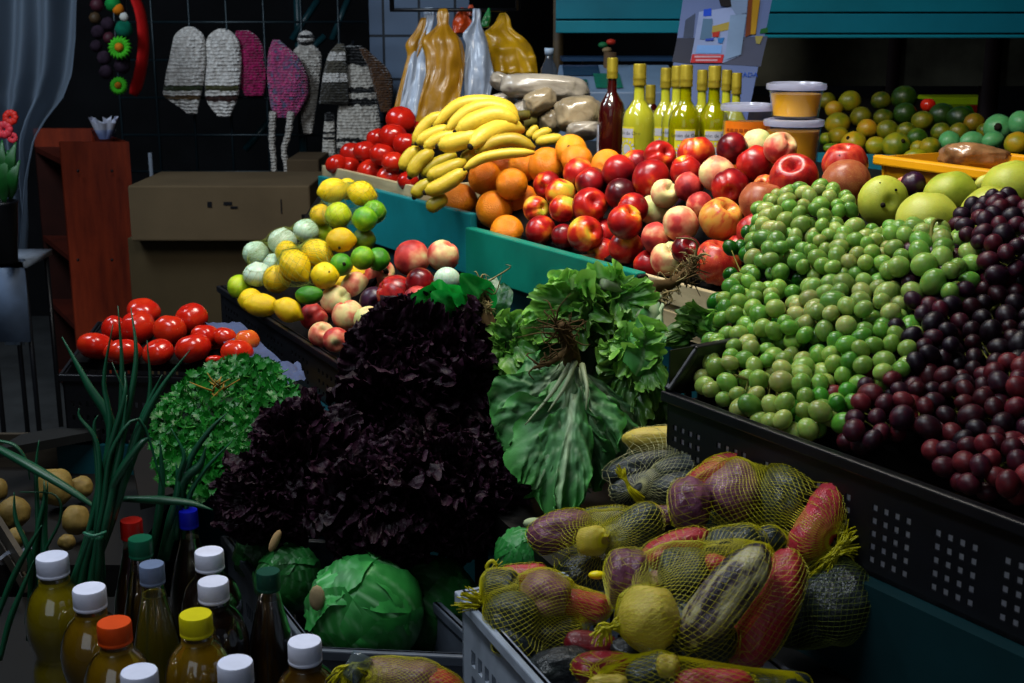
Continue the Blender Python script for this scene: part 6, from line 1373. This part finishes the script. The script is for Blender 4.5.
# D: lettuce at the left with hairy root above the red lettuce, and chard leaves
D_l = Lettuce('green lettuce with hairy root standing up beside the chard leaves', (500, 340, 1.98))
frill(D_l, 510, 345, 1.93, [(500, 325, 40, .8), (520, 318, 44, .9), (540, 335, 46, .8), (505, 350, 44, .75), (530, 360, 50, .7), (548, 352, 44, .6), (498, 372, 40, .7), (515, 335, 40, 1.0)], ruf=.006)
stem_root(D_l.t, [(490, 330, 1.98), (485, 312, 1.99), (484, 300, 2.0), (482, 284, 2.01)], .013); roots(D_l.t, [(492, 326, 1.97), (486, 308, 1.98), (483, 292, 1.99), (481, 280, 2.0)], 14, 90, .009, .02, ROOTP, -UP*.5, .001); roots(D_l.t, [(484, 296, 1.99), (482, 286, 1.99), (480, 280, 2.0)], 15, 7, .02, .02, ROOTP, RT*.6)
E_l = Lettuce('broad bright green chard leaves behind the dark red lettuce', (445, 310, 2.05), 'leaf vegetable', 'chard', None)
for (u0, v0, d0, u1, v1, d1, w_, tw, ti) in [(470, 320, 2.05, 410, 303, 1.86, 46, .2, 2.4), (455, 330, 2.05, 440, 287, 1.87, 42, -.3, 2.6), (490, 330, 2.08, 462, 281, 1.9, 38, .4, 2.0), (480, 330, 2.06, 496, 284, 2.05, 30, -.4, .5), (470, 330, 2.06, 430, 299, 1.85, 42, 0, 2.2), (500, 330, 2.08, 504, 290, 2.08, 28, -.4, .4)]:
    E_l.leaf(u0, v0-9, d0, u1, v1-7, d1+.03, w_, .004, SPIN, tw, tint=ti, fr=18, shape=[(0, .2), (.2, .7), (.45, 1), (.7, .9), (.9, .5), (1, .08)], sag=.08)
F_l = Lettuce('small frilly lettuce tip peeping between wooden crate and grapes', (700, 330, 1.9))
frill(F_l, 700, 332, 1.86, [(690, 312, 30, .35), (705, 320, 30, .8), (716, 322, 26, 1.1), (694, 328, 30, .5), (680, 318, 34, .3), (715, 332, 22, .7), (672, 335, 30, .3)], ruf=.012)
# ------------------------------------------------------------------ cabbages
def cabbage(label, u, v, d, rpx, seed, tint=1.0, openu=None):
    rr = random.Random(seed); c = P(u, v, d); R = rpx*d/FPX; t = empty('cabbage', c-ZV*R*.9); tag(t, label, 'cabbage', 'green cabbages in the grey crate')
    obj('heart', MB().ball(lambda q: c+Vector((q.x*1.05, q.y, q.z*.92))*R*.93*(1+.03*noise.noise(q*2)), 28, 18), plain('cabbage_heart', '1F7A2E', .4, .45, .25, 18, bstr=.4), t).color = (tint,)*3+(1,)
    for k in range(9):
        a = k*2.4+seed; el = rr.uniform(-.2, .9); mid = (RT*math.cos(a)*math.cos(el)+UP*math.sin(a)*math.cos(el)+BK*math.sin(el)).normalized()
        up = (openu or Vector((-.6, -.2, .6))).normalized(); ax = (up-mid*up.dot(mid)).normalized(); sd = ax.cross(mid)
        mb = MB(); mb.c = []; nx, ny = 27, 23; vs = []
        for j in range(ny):
            tt_ = j/(ny-1)
            for i in range(nx):
                s_ = i/(nx-1)*2-1; th = (tt_-.5)*2.0; ph = s_*1.05*(.45+.55*math.sin(math.pi*min(1, tt_*.75+.18)))
                q = (mid*math.cos(th)*math.cos(ph)+ax*math.sin(th)*math.cos(ph)+sd*math.sin(ph)); lift = .02+.012*k*.5+max(0, tt_-.65)**2*1.6*rr.choice([.35, .5])+.10*max(0, abs(s_)-.6)
                e_ = max(abs(s_)**4, max(0, tt_-.75)*3); q2 = q*R*(1.0+lift+.05*e_*noise.noise(q*5+Vector((k, seed, 0)))+.012*noise.noise(q*12))
                vs.append(c+q2); rib = math.exp(-(s_/(.10*(1.2-tt_)))**2)
                for vv in (-.7, -.35, .35, .7): rib = max(rib, .5*math.exp(-((s_-vv*tt_)/.035)**2))
                mb.c.append((rib, e_*.6, 0))
        mb.add(vs, [(j*nx+i, j*nx+i+1, (j+1)*nx+i+1, (j+1)*nx+i) for j in range(ny-1) for i in range(nx-1)])
        o = obj('leaf', mb, CABL, t); kk = tint*rr.uniform(.8, 1.15); o.color = (kk, kk, kk, 1)
    return t
cb1 = cabbage('round green cabbage in front under the dark red lettuce', 366, 613, 1.66, 54, 2)
q = P(317, 598, 1.60); obj('cut_stalk', MB().ball(lambda w_: q+RT*w_.x*.010+UP*w_.y*.016+BK*w_.z*.006, 12, 8), plain('cut_cabbage_stalk', '8A7A5A', .7, .2, .3, 40), cb1)
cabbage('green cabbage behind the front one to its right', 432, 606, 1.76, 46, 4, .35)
cb3 = cabbage('green cabbage with cut stalk beside the crate wall at left', 288, 580, 1.76, 32, 6, .6, Vector((.2, -.3, .8)))
q = P(275, 541, 1.70); obj('cut_stalk', MB().ball(lambda w_: q+img_axis(65)*w_.x*.016+img_axis(155)*w_.y*.006+BK*w_.z*.006, 12, 8), plain('cut_cabbage_stalk2', 'A0845A', .7, .2, .3, 40), cb3)
cabbage('pale green cabbage wedge between green lettuce and netted tubers', 522, 556, 1.66, 26, 8, .9, Vector((.3, 0, .9)))
q = P(534, 523, 1.63); obj('pale_onion_end', MB().ball(lambda w_: q+RT*w_.x*.014+UP*w_.y*.007+BK*w_.z*.008, 12, 8), plain('pale_stalk', '9AA880', .6, .3, .2, 40))
o = bpy.data.objects['pale_onion_end']; o.name = 'cut_stalk'; tag(o, 'pale cut stalk end poking up above the netted tubers', 'vegetable stalk')
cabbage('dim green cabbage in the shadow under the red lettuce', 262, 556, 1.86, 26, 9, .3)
# ------------------------------------------------------------------ parsley
PAM = leafmat('parsley_leaf', '0C5816', '1E7A22', '13701C', .42, .45, .2, .25)
pr_ = empty('parsley_bunch', P(225, 470, 1.98)); tag(pr_, 'heap of bright green parsley in the tray behind the red lettuce', 'parsley')
rr = random.Random(9); mb = MB(); mb.c = []
poly = [(160, 480), (150, 430), (158, 405), (178, 385), (205, 365), (232, 358), (268, 360), (285, 376), (308, 400), (300, 430), (262, 452), (225, 475), (205, 500)]
def inside(u, v):
    c_ = False; n = len(poly)
    for i in range(n):
        (x1, y1), (x2, y2) = poly[i], poly[(i+1) % n]
        if (y1 > v) != (y2 > v) and u < (x2-x1)*(v-y1)/(y2-y1)+x1: c_ = not c_
    return c_
pl_pa = plane((160, 470, 1.84), (300, 410, 1.96), (240, 360, 2.16))
cnt_ = 0
while cnt_ < 2400:
    u, v = rr.uniform(148, 310), rr.uniform(355, 502)
    if not inside(u, v): continue
    cnt_ += 1; d = pl_pa(u, v)-.03*noise.noise(Vector((u*.03, v*.03, 0)))+rr.uniform(0, .06)
    c = P(u, v, d); nn = (BK*rr.uniform(.1, 1)+UP*rr.uniform(-.2, 1.1)+RT*rr.gauss(0, .7)).normalized(); ax = nn.cross(Vector((rr.gauss(0, 1), rr.gauss(0, 1), rr.gauss(0, 1)))).normalized(); sd = ax.cross(nn); S = rr.uniform(.006, .0115)
    shp = [(0, -.2), (.45, .0), (.95, .15), (.75, .45), (1.0, .75), (.55, .7), (.42, 1.15), (.15, .95), (0, 1.4), (-.15, .95), (-.42, 1.15), (-.55, .7), (-1.0, .75), (-.75, .45), (-.95, .15), (-.45, 0)]
    vs = [c+(sd*x+ax*y+nn*(.25*abs(x)))*S for x, y in shp]+[c+ax*.5*S-nn*.1*S]; n0 = len(vs)-1
    mb.add(vs, [(i, (i+1) % n0, n0) for i in range(n0)]); k = rr.random(); mb.c += [(.15*k, .6*k, 0)]*n0+[(.6, 0, 0)]
o = obj('foliage', mb, PAM, pr_, True); tag(o, kind='stuff')
mb = MB()
for k in range(60):
    u, v = rr.uniform(165, 290), rr.uniform(375, 470)
    if inside(u, v): a = P(u, v, pl_pa(u, v)+.05); b = P(u+rr.uniform(-20, 20), v-rr.uniform(0, 22), pl_pa(u, v)); mb.tube(smooth_path([a, (a+b)/2+BK*.012, b], 6), .0009, 5)
tag(obj('stalks', mb, plain('parsley_stalk', '3E8A2E', .5, .4, .3, 40), pr_), kind='stuff')
mb = MB()
for k in range(14):
    a = P(217+rr.gauss(0, 5), 389+rr.gauss(0, 3), pl_pa(217, 389)-.02); b = a+Vector((rr.gauss(0, .018), rr.gauss(0, .01), rr.gauss(.004, .012))); mb.tube([a, (a+b)/2+BK*.006, b], [.0018, .0014, .0006], 5)
obj('roots', mb, plain('parsley_root', '8A6A28', .8, .2, .3, 50), pr_)
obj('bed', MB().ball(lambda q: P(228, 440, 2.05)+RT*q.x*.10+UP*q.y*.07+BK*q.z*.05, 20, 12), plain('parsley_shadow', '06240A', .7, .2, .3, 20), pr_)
# ------------------------------------------------------------------ spring onions
SO = plain('spring_onion_leaf', '0E4A30', .42, .45, .35, 12); SO2 = plain('spring_onion_pale', '2C6A50', .4, .45, .3, 12)
def onion_leaf(t, pts, w0, w1=.0008, m=None, hollow=False, mid=1.1):
    pp = smooth_path([P(*q) for q in pts], 20); L = [w0*lerp([(0, .8), (.35, mid), (.7, .8), (1, w1/w0)], i/19) for i in range(20)]
    return obj('leaf', MB().tube(pp, L, 8, flat=.65), m or SO, t)
s1 = empty('spring_onion_bunch', P(80, 600, 1.66)); tag(s1, 'bunch of tall dark green spring onions tied beside the potatoes', 'spring onions', 'spring onion bunches')
d = 1.66
for pts, w_ in [([(84, 585, d), (98, 520, d), (118, 440, d), (122, 370, d), (118, 306, d)], .0065), ([(90, 580, d), (104, 520, d-.02), (124, 430, d-.03), (136, 360, d-.02), (131, 308, d)], .007), ([(80, 590, d), (95, 520, d), (110, 430, d), (104, 380, d), (113, 324, d)], .006),
                ([(88, 580, d), (110, 520, d), (140, 440, d), (150, 390, d), (147, 340, d)], .006), ([(92, 575, d-.02), (112, 520, d-.03), (138, 435, d-.04), (160, 390, d-.04), (190, 350, d-.03)], .008), ([(82, 585, d), (100, 500, d+.02), (112, 430, d+.02), (88, 385, d+.02), (62, 337, d+.03)], .0085),
                ([(76, 600, d), (92, 530, d-.02), (112, 460, d-.03), (128, 410, d-.03), (112, 362, d-.03)], .006), ([(94, 570, d-.03), (118, 500, d-.04), (134, 440, d-.04), (150, 400, d-.04), (162, 375, d-.04)], .007), ([(70, 605, d), (88, 540, d), (104, 470, d-.04), (124, 400, d-.04), (125, 372, d-.03)], .0075),
                ([(96, 580, d-.02), (104, 530, d-.05), (114, 480, d-.05), (122, 440, d-.05), (127, 395, d-.05)], .009), ([(88, 590, d-.02), (96, 530, d-.05), (100, 480, d-.05), (96, 440, d-.05), (80, 418, d-.05), (79, 408, d-.05)], .005), ([(100, 590, d), (98, 540, d-.05), (104, 500, d-.06), (112, 450, d-.06), (140, 420, d-.05), (163, 488, d-.04)], .005),
                ([(60, 615, d), (86, 540, d-.03), (98, 490, d-.04), (94, 430, d-.04), (98, 415, d-.04)], .0055), ([(102, 585, d), (100, 540, d-.03), (110, 490, d-.05), (140, 445, d-.05), (153, 438, d-.04)], .010)]:
    onion_leaf(s1, pts, w_)
for pts in ([(78, 610, d-.03), (84, 570, d-.05), (94, 535, d-.06)], [(88, 612, d-.03), (93, 570, d-.05), (98, 535, d-.06)], [(68, 612, d-.03), (78, 570, d-.05), (92, 533, d-.06)], [(98, 600, d-.03), (99, 570, d-.05), (100, 535, d-.06)]): onion_leaf(s1, pts, .008, .007)
pp = smooth_path([P(84, 533, d-.085), P(94, 536, d-.095), (P(106, 532, d-.085))], 8); obj('tie', MB().tube(pp, .0022, 6), SO2, s1)
s2 = empty('spring_onion_bunch', P(20, 640, 1.6)); tag(s2, 'spring onions at the left edge with long bent leaves over the potatoes', 'spring onions', 'spring onion bunches')
d = 1.58
d = 1.72
for pts, w_ in [([(-8, 445, d), (30, 466, d-.02), (70, 490, d-.03), (110, 518, d-.03)], .0075), ([(40, 690, d), (36, 600, d), (38, 530, d), (36, 470, d), (39, 440, d)], .005), ([(-6, 625, d-.04), (12, 580, d-.04), (30, 545, d-.04), (42, 525, d-.04)], .006), ([(0, 660, d-.05), (10, 620, d-.05), (24, 585, d-.05), (34, 560, d-.05)], .006), ([(28, 640, d), (30, 560, d-.02), (16, 520, d-.02), (14, 492, d-.02)], .005),
                ([(30, 600, d), (36, 540, d-.01), (44, 500, d-.01), (44, 480, d)], .005), ([(-6, 440, d), (14, 445, d), (26, 460, d), (30, 480, d)], .003), ([(36, 620, d-.01), (42, 560, d-.01), (60, 520, d-.01), (55, 495, d-.01), (20, 492, d-.01)], .003), ([(46, 640, d), (46, 580, d), (44, 530, d), (48, 480, d)], .008)]:
    onion_leaf(s2, pts, w_)
s3 = empty('spring_onion_bunch', P(180, 520, 1.74)); tag(s3, 'spring onion leaves in front of the parsley, one lying level', 'spring onions', 'spring onion bunches')
d = 1.72
for pts, w_ in [([(125, 499, d-.04), (160, 500, d-.05), (190, 503, d-.05), (213, 510, d-.05)], .0075), ([(176, 540, d), (180, 500, d), (190, 460, d), (210, 430, d), (227, 413, d)], .007), ([(172, 540, d), (178, 480, d-.01), (184, 455, d-.01), (171, 428, d-.01)], .005), ([(184, 540, d), (188, 500, d), (205, 470, d), (232, 441, d)], .005), ([(165, 560, d), (176, 510, d), (184, 480, d), (200, 465, d), (206, 446, d)], .012), ([(160, 560, d), (170, 520, d-.01), (178, 490, d-.01), (176, 462, d-.01)], .008), ([(150, 560, d), (158, 520, d), (162, 480, d), (160, 440, d)], .008)]:
    onion_leaf(s3, pts, w_)
# ================================================================== netted tubers
NETM = plain('yellow_net', 'B4AC04', .5, .4, .2, 40); NETG = plain('olive_net', '6E7A30', .5, .3, .2, 40); NETW = plain('pale_net', '9A9A6A', .5, .3, .2, 40)
def tverts(fs):
    out = []
    for f in fs:
        me = f.o.data; M_ = f.o.matrix_basis
        out += [M_ @ v.co for i, v in enumerate(me.vertices) if i % 3 == 0]
    return out
def net(name, label, fs, axis, nlon, nlat, m, cat='net bag', group='yellow net bags', tail=None, thr=.00021, pad=1.015, clip=None, tailm=None):
    vs = tverts(fs); bm = bmesh.new()
    for p in vs: bm.verts.new(p)
    r = bmesh.ops.convex_hull(bm, input=bm.verts); 
    bmesh.ops.delete(bm, geom=[v for v in bm.verts if not v.link_faces], context='VERTS'); bmesh.ops.triangulate(bm, faces=bm.faces)
    bv = BVHTree.FromBMesh(bm); c = sum((v.co for v in bm.verts), Vector())/len(bm.verts); bm.free()
    tb = []
    for f in fs:
        me = f.o.data; M_ = f.o.matrix_basis; tb.append(BVHTree.FromPolygons([M_ @ v.co for v in me.vertices], [tuple(p.vertices) for p in me.polygons]))
    nlon, nlat = int(nlon*.66), int(nlat*.68)
    Z = Vector(axis).normalized(); X = Z.orthogonal().normalized(); Y = Z.cross(X)
    pts = []
    for j in range(nlat+1):
        th = math.pi*(.02+.96*j/nlat); row = []
        for i in range(nlon):
            w_ = 2*math.pi*(i+.5*(j % 2))/nlon; q = X*math.sin(th)*math.cos(w_)+Y*math.sin(th)*math.sin(w_)+Z*math.cos(th)
            h = bv.ray_cast(c, q)
            r = h[3] if h[0] is not None else .05
            s_ = max([x[3] for x in (b_.ray_cast(c+q*.6, -q) for b_ in tb) if x[0] is not None] and [.6-min(x[3] for x in (b_.ray_cast(c+q*.6, -q) for b_ in tb) if x[0] is not None)] or [r*.7])
            row.append(c+q*(r*.45+max(s_, r*.6)*.55+.0025))
        pts.append(row)
    mb = MB()
    def thread(a, b):
        t_ = (b-a); 
        if t_.length < 1e-5: return
        t_.normalize(); n1 = t_.orthogonal().normalized(); n2 = t_.cross(n1); o3 = [n1*thr, (n1*-.5+n2*.87)*thr, (n1*-.5-n2*.87)*thr]; k = len(mb.v)
        mb.v += [a+o for o in o3]+[b+o for o in o3]; mb.f += [(k, k+1, k+4, k+3), (k+1, k+2, k+5, k+4), (k+2, k, k+3, k+5)]
    for j in range(nlat):
        for i in range(nlon):
            a = pts[j][i]
            if j % 2 == 0: b1, b2 = pts[j+1][i], pts[j+1][(i-1) % nlon]
            else: b1, b2 = pts[j+1][i], pts[j+1][(i+1) % nlon]
            thread(a, b1); thread(a, b2)
    t = empty(name, Vector((c.x, c.y, min(p.z for p in vs)))); tag(t, label, cat, group)
    obj('mesh', mb, m, t, False)
    tm = tailm or m
    if tail:            # gathered end: a fan of threads
        rr = random.Random(len(fs)); mb = MB(); tp = smooth_path([P(*q) for q in tail[0]], 8); R = tail[1]
        for k in range(46):
            a = rr.uniform(0, 6.28); e1 = (RT*math.cos(a)+UP*math.sin(a)); s0 = rr.uniform(.3, 1)
            pr = [tp[i]+e1*R*s0*[1.25, .9, .5, .3, .3, .55, .9, 1.25][i]*rr.uniform(.8, 1.2)+BK*rr.gauss(0, R*.2) for i in range(8)]
            mb.tube(smooth_path(pr, 12), .0008, 4, cap=False)
        obj('gathered_end', mb, tm, t)
    if clip:
        p = P(*clip); obj('clip', MB().ball(lambda q: p+RT*q.x*.010+UP*q.y*.005+BK*q.z*.006, 12, 8), plain('yellow_clip', 'E8D400', .4, .4, .05), t)
    return t
TB = {}
def T(b, skin, u, v, rx, ry, ang, d, desc, alpha=.5, tint=(1, 1, 1), var=None, name='tuber'):
    f = F('tb'+b, name, 'potato' if name == 'potato' else 'tuber', skin, u, v, rx, d, ry=ry, ang=ang, alpha=alpha, tint=tint, desc=desc, var=var); TB.setdefault(b, []).append(f); place(f); tag(f.o, desc, 'tuber' if name == 'tuber' else 'potato', 'netted tubers in the grey crate'); return f
# bag 1: around the yellow clip, left centre
T('1', 'purple', 560, 531, 33, 19, 18, 1.56, 'long purple tuber at the top left of the clipped net bag', .55); T('1', 'ypotato', 592, 541, 17, 15.5, 20, 1.50, 'small pale yellow tuber above the yellow clip', .6, name='potato'); T('1', 'dark', 632, 531, 36, 20, 38, 1.54, 'blue-black tuber right of the small pale yellow tuber', .55)
T('1', 'dark', 606, 519, 26, 13, 5, 1.60, 'dark tuber behind the small pale yellow tuber', .4); T('1', 'dark', 590, 572, 32, 22, 10, 1.53, 'shadowed dark tuber behind the yellow clip', .3, (.6, .7, .6)); T('1', 'purple', 660, 517, 14, 12, 0, 1.60, 'purple tuber end at the right of clipped bag', .5)
net('net_bag', 'yellow net bag with bright clip facing the viewer, left middle of heap', TB['1'], P(593, 575, 1.40)-P(593, 560, 1.56), 96, 56, NETM, clip=(597, 575, 1.455))
# bag 2: lower left on the crate edge
T('2', 'red', 521, 578, 27, 14, 5, 1.47, 'dull red tuber at top of the lower left bag', .5); T('2', 'dark', 500, 589, 19, 20, 0, 1.43, 'dark tuber at the far left of the lower left bag', .5); T('2', 'dark', 512, 617, 27, 24, 10, 1.40, 'large dark tuber low in the left bag', .55); T('2', 'purple', 546, 594, 22, 25, 70, 1.42, 'purple and yellow tuber in the left bag', .72)
T('2', 'red', 582, 606, 30, 16, -10, 1.43, 'red curved tuber below the yellow clip', .55); T('2', 'dark', 550, 632, 34, 20, 0, 1.42, 'shadowed dark tuber under the purple one', .3, (.5, .5, .5)); T('2', 'dark', 516, 646, 26, 16, -30, 1.38, 'dark tuber against the crate wall', .45)
net('net_bag', 'yellow net bag hanging over the corner of the grey crate', TB['2'], P(470, 590, 1.42)-P(560, 610, 1.42), 84, 60, NETM, tail=([(500, 575, 1.44), (492, 580, 1.435), (484, 588, 1.43), (482, 595, 1.43), (482, 599, 1.43), (478, 602, 1.425), (474, 601, 1.42), (466, 599, 1.42)], .012))
tag(None or obj('net_scrap', MB().tube(smooth_path([P(489, 572, 1.44), P(487, 566, 1.44), P(492, 561, 1.44), P(497, 566, 1.44)], 12), .0025, 6), NETM), 'curled yellow net scrap at the crate corner', 'net scrap')
# bag 3: front centre
T('3', 'purple', 627, 578, 22, 30, 0, 1.36, 'purple tuber on the left of the front bag', .55); T('3', 'red', 675, 548, 36, 15, 22, 1.40, 'red tuber along the top of the front bag', .55); T('3', 'dark', 685, 575, 27, 29, 0, 1.35, 'big blue-black tuber in the middle of front bag', .5); T('3', 'ypotato', 650, 618, 32, 33, 0, 1.29, 'round yellow potato at the front, bulging through the net', .62, name='potato', var=0)
T('3', 'mottled', 726, 597, 62, 25, 50, 1.28, 'long mottled black and cream tuber in the front bag', .5); T('3', 'red', 721, 567, 18, 10, -28, 1.33, 'small bright red tuber beside the mottled one', .6); T('3', 'dark', 732, 545, 28, 19, 10, 1.38, 'dark green tuber with pale notch at bag top', .6); T('3', 'red', 768, 612, 66, 24, 62, 1.32, 'long red tuber down the right of the front bag', .55)
T('3', 'dark', 700, 645, 40, 24, 20, 1.30, 'shadowed dark tuber below the mottled one', .4, (.7, .7, .7)); T('3', 'purple', 656, 580, 9, 9, 0, 1.36, 'tiny purple tuber above the yellow potato', .7)
T('3', 'dark', 745, 655, 30, 16, 40, 1.33, 'dark tuber at the bottom right of front bag', .3, (.7, .7, .7)); T('3', 'dark', 768, 545, 20, 16, 60, 1.40, 'dark tuber top right of the front bag', .45)
nt = net('net_bag', 'large yellow net bag of mixed tubers at the front centre', TB['3'], P(600, 632, 1.30)-P(700, 595, 1.34), 96, 76, NETM, tail=([(628, 625, 1.29), (622, 624, 1.285), (616, 625, 1.28), (612, 627, 1.28), (609, 627, 1.28), (606, 629, 1.28), (602, 632, 1.28), (600, 637, 1.28)], .010))
# bag 4: upper right
T('4', 'purple', 734, 491, 29, 27, 40, 1.55, 'large mauve tuber in the upper right bag', .62, var=0); T('4', 'red', 742, 466, 42, 15, 8, 1.60, 'red tuber along the top of the upper right bag', .5); T('4', 'purple', 690, 504, 21, 26, 0, 1.53, 'purple tuber left in the upper right bag', .55); T('4', 'dark', 785, 500, 23, 33, 0, 1.52, 'upright blue-black tuber in the upper right bag', .55)
T('4', 'red', 817, 525, 44, 20, 58, 1.46, 'thick red tuber at the right of the upper bag', .6); T('4', 'red', 846, 535, 17, 9, -25, 1.47, 'small red tuber tip poking out at far right', .6); T('4', 'dark', 815, 487, 22, 16, -35, 1.56, 'dark tuber behind the thick red tuber', .3, (.7, .8, .7)); T('4', 'red', 708, 478, 24, 13, 30, 1.58, 'red tuber at the top left of upper bag', .5)
net('net_bag', 'yellow net bag tied at its right end, upper right of the heap', TB['4'], P(850, 552, 1.44)-P(760, 500, 1.55), 88, 64, NETM, tail=([(815, 585, 1.45), (822, 572, 1.445), (829, 562, 1.44), (834, 555, 1.44), (840, 549, 1.44), (846, 545, 1.44), (852, 543, 1.44), (858, 541, 1.44)], .018))
# bag 5: upper left, dark tubers
T('5', 'ypotato', 664, 438, 42, 12.5, 4, 1.74, 'long yellow tuber on top of the back bag', .55); T('5', 'dark', 705, 461, 52, 14, 14, 1.68, 'long blackish tuber across the back bag', .55, var=2); T('5', 'dark', 640, 467, 38, 13, 16, 1.70, 'dark tuber under the white net threads', .45); T('5', 'dark', 695, 484, 46, 15, 10, 1.66, 'dark grey tuber low in the back bag', .5, var=0); T('5', 'purple', 714, 444, 24, 11, -22, 1.74, 'purple tuber right behind the yellow one', .6); T('5', 'dark', 640, 487, 30, 15, 20, 1.68, 'dark tuber at left bottom of the back bag', .4)
net('net_bag', 'pale net bag of long dark tubers below the green lettuce', TB['5'], P(622, 500, 1.64)-P(680, 465, 1.70), 56, 40, NETW, tail=([(640, 500, 1.645), (634, 494, 1.64), (630, 489, 1.64), (628, 485, 1.64), (626, 481, 1.64), (624, 477, 1.64), (622, 474, 1.64), (620, 471, 1.64)], .006), thr=.00022, tailm=NETM)
# bag 6: low right
T('6', 'dark', 840, 600, 36, 38, 30, 1.45, 'dark tuber in the shaded bag at the right', .45, (.8, .8, .8)); T('6', 'ypotato', 868, 583, 34, 10, -52, 1.47, 'yellow-brown tuber at the right edge of shaded bag', .3, (.8, .6, .4)); T('6', 'dark', 805, 620, 34, 26, 0, 1.46, 'dark tuber behind the front bag at right', .3, (.6, .6, .6)); T('6', 'dark', 862, 628, 22, 20, 0, 1.46, 'dim dark tuber at the low right', .3, (.6, .6, .6))
net('net_bag', 'shaded net bag at the right end of the heap', TB['6'], P(880, 560, 1.44)-P(835, 600, 1.45), 64, 50, NETG, thr=.00028)
# bottom row in the crate
T('7', 'red', 602, 668, 30, 16, 5, 1.28, 'dark red tuber in the crate below the yellow potato', .4, (.7, .7, .7)); T('7', 'dark', 652, 672, 26, 18, 20, 1.22, 'dark tuber with yellow end at the bottom edge', .5); T('7', 'ypotato', 668, 666, 12, 12, 0, 1.205, 'pale tuber end at the bottom edge', .5); T('7', 'red', 715, 684, 40, 16, 0, 1.20, 'red tuber at the bottom edge under the front bag', .5); T('7', 'dark', 775, 690, 36, 18, 10, 1.24, 'dark tuber at the bottom edge right', .4); T('7', 'ypotato', 608, 686, 20, 12, 0, 1.2, 'yellow tuber at the bottom edge left', .5)
T('9', 'dark', 562, 668, 34, 20, 10, 1.31, 'shade-tinted tuber added in the crate corner by the slotted wall', .35, (.5, .5, .5)); T('9', 'red', 592, 646, 28, 15, -8, 1.34, 'shade-tinted red tuber added in the crate under the left bag', .4, (.45, .4, .4)); T('9', 'dark', 640, 652, 30, 16, 0, 1.32, 'shade-tinted dark tuber added in the crate under the yellow potato', .35, (.4, .4, .4))  # tubers added over the lit crate wall, shade painted in by tint
net('net_bag', 'net bag at the bottom of the grey crate cut by the frame', TB['7'], RT, 90, 50, NETM, thr=.00028)
# bottom left bag in front
T('8', 'purple', 398, 682, 42, 24, -4, 1.30, 'purple tuber in the net bag at the bottom edge left of the crate', .6); T('8', 'red', 436, 690, 30, 20, -20, 1.30, 'reddish tuber end beside the purple one at bottom edge', .55, (1, .9, .8))
net('net_bag', 'yellow net bag between the bottles and grey crate at bottom edge', TB['8'], P(345, 672, 1.28)-P(400, 684, 1.3), 60, 50, NETM, tail=([(368, 675, 1.29), (363, 671, 1.285), (358, 668, 1.28), (354, 666, 1.28), (351, 667, 1.28), (347, 670, 1.28), (343, 675, 1.28), (340, 682, 1.28)], .010))
q = P(355, 664, 1.285); tag(obj('clear_stub', MB().tube(smooth_path([P(350, 676, 1.285), P(356, 668, 1.285), P(363, 655, 1.29)], 8), .011, 12), clear('stub_plastic', 'D8E0E8', .1, 1.2, .25, 'A0B0B8')), 'clear plastic bottle neck lying by the bottom net bag', 'bottle neck')
# ------------------------------------------------------------------ thin nets around the lemons and onions
def subset(L_, pred): return [f for f in L_ if pred(f)]
net('net_bag', 'thin green net bag of lemons and limes against the teal board', subset(LE, lambda f: f.v < 226 and f.u > 312 and f.kind != 'onion'), UP+RT*.2, 40, 34, NETG, group='thin net bags', thr=.00028)
net('net_bag', 'thin green net bag of pale onions', subset(LE, lambda f: f.kind == 'onion' and f.u < 320), UP*.6+RT, 44, 36, NETG, group='thin net bags', thr=.00028)
net('net_bag', 'thin net bag of yellow lemons in front of the onions', subset(LE, lambda f: 240 < f.v < 300 and 270 < f.u < 330 and f.kind != 'onion' and f.name == 'lemon'), -UP+RT*.3, 40, 34, NETG, group='thin net bags', thr=.00035)
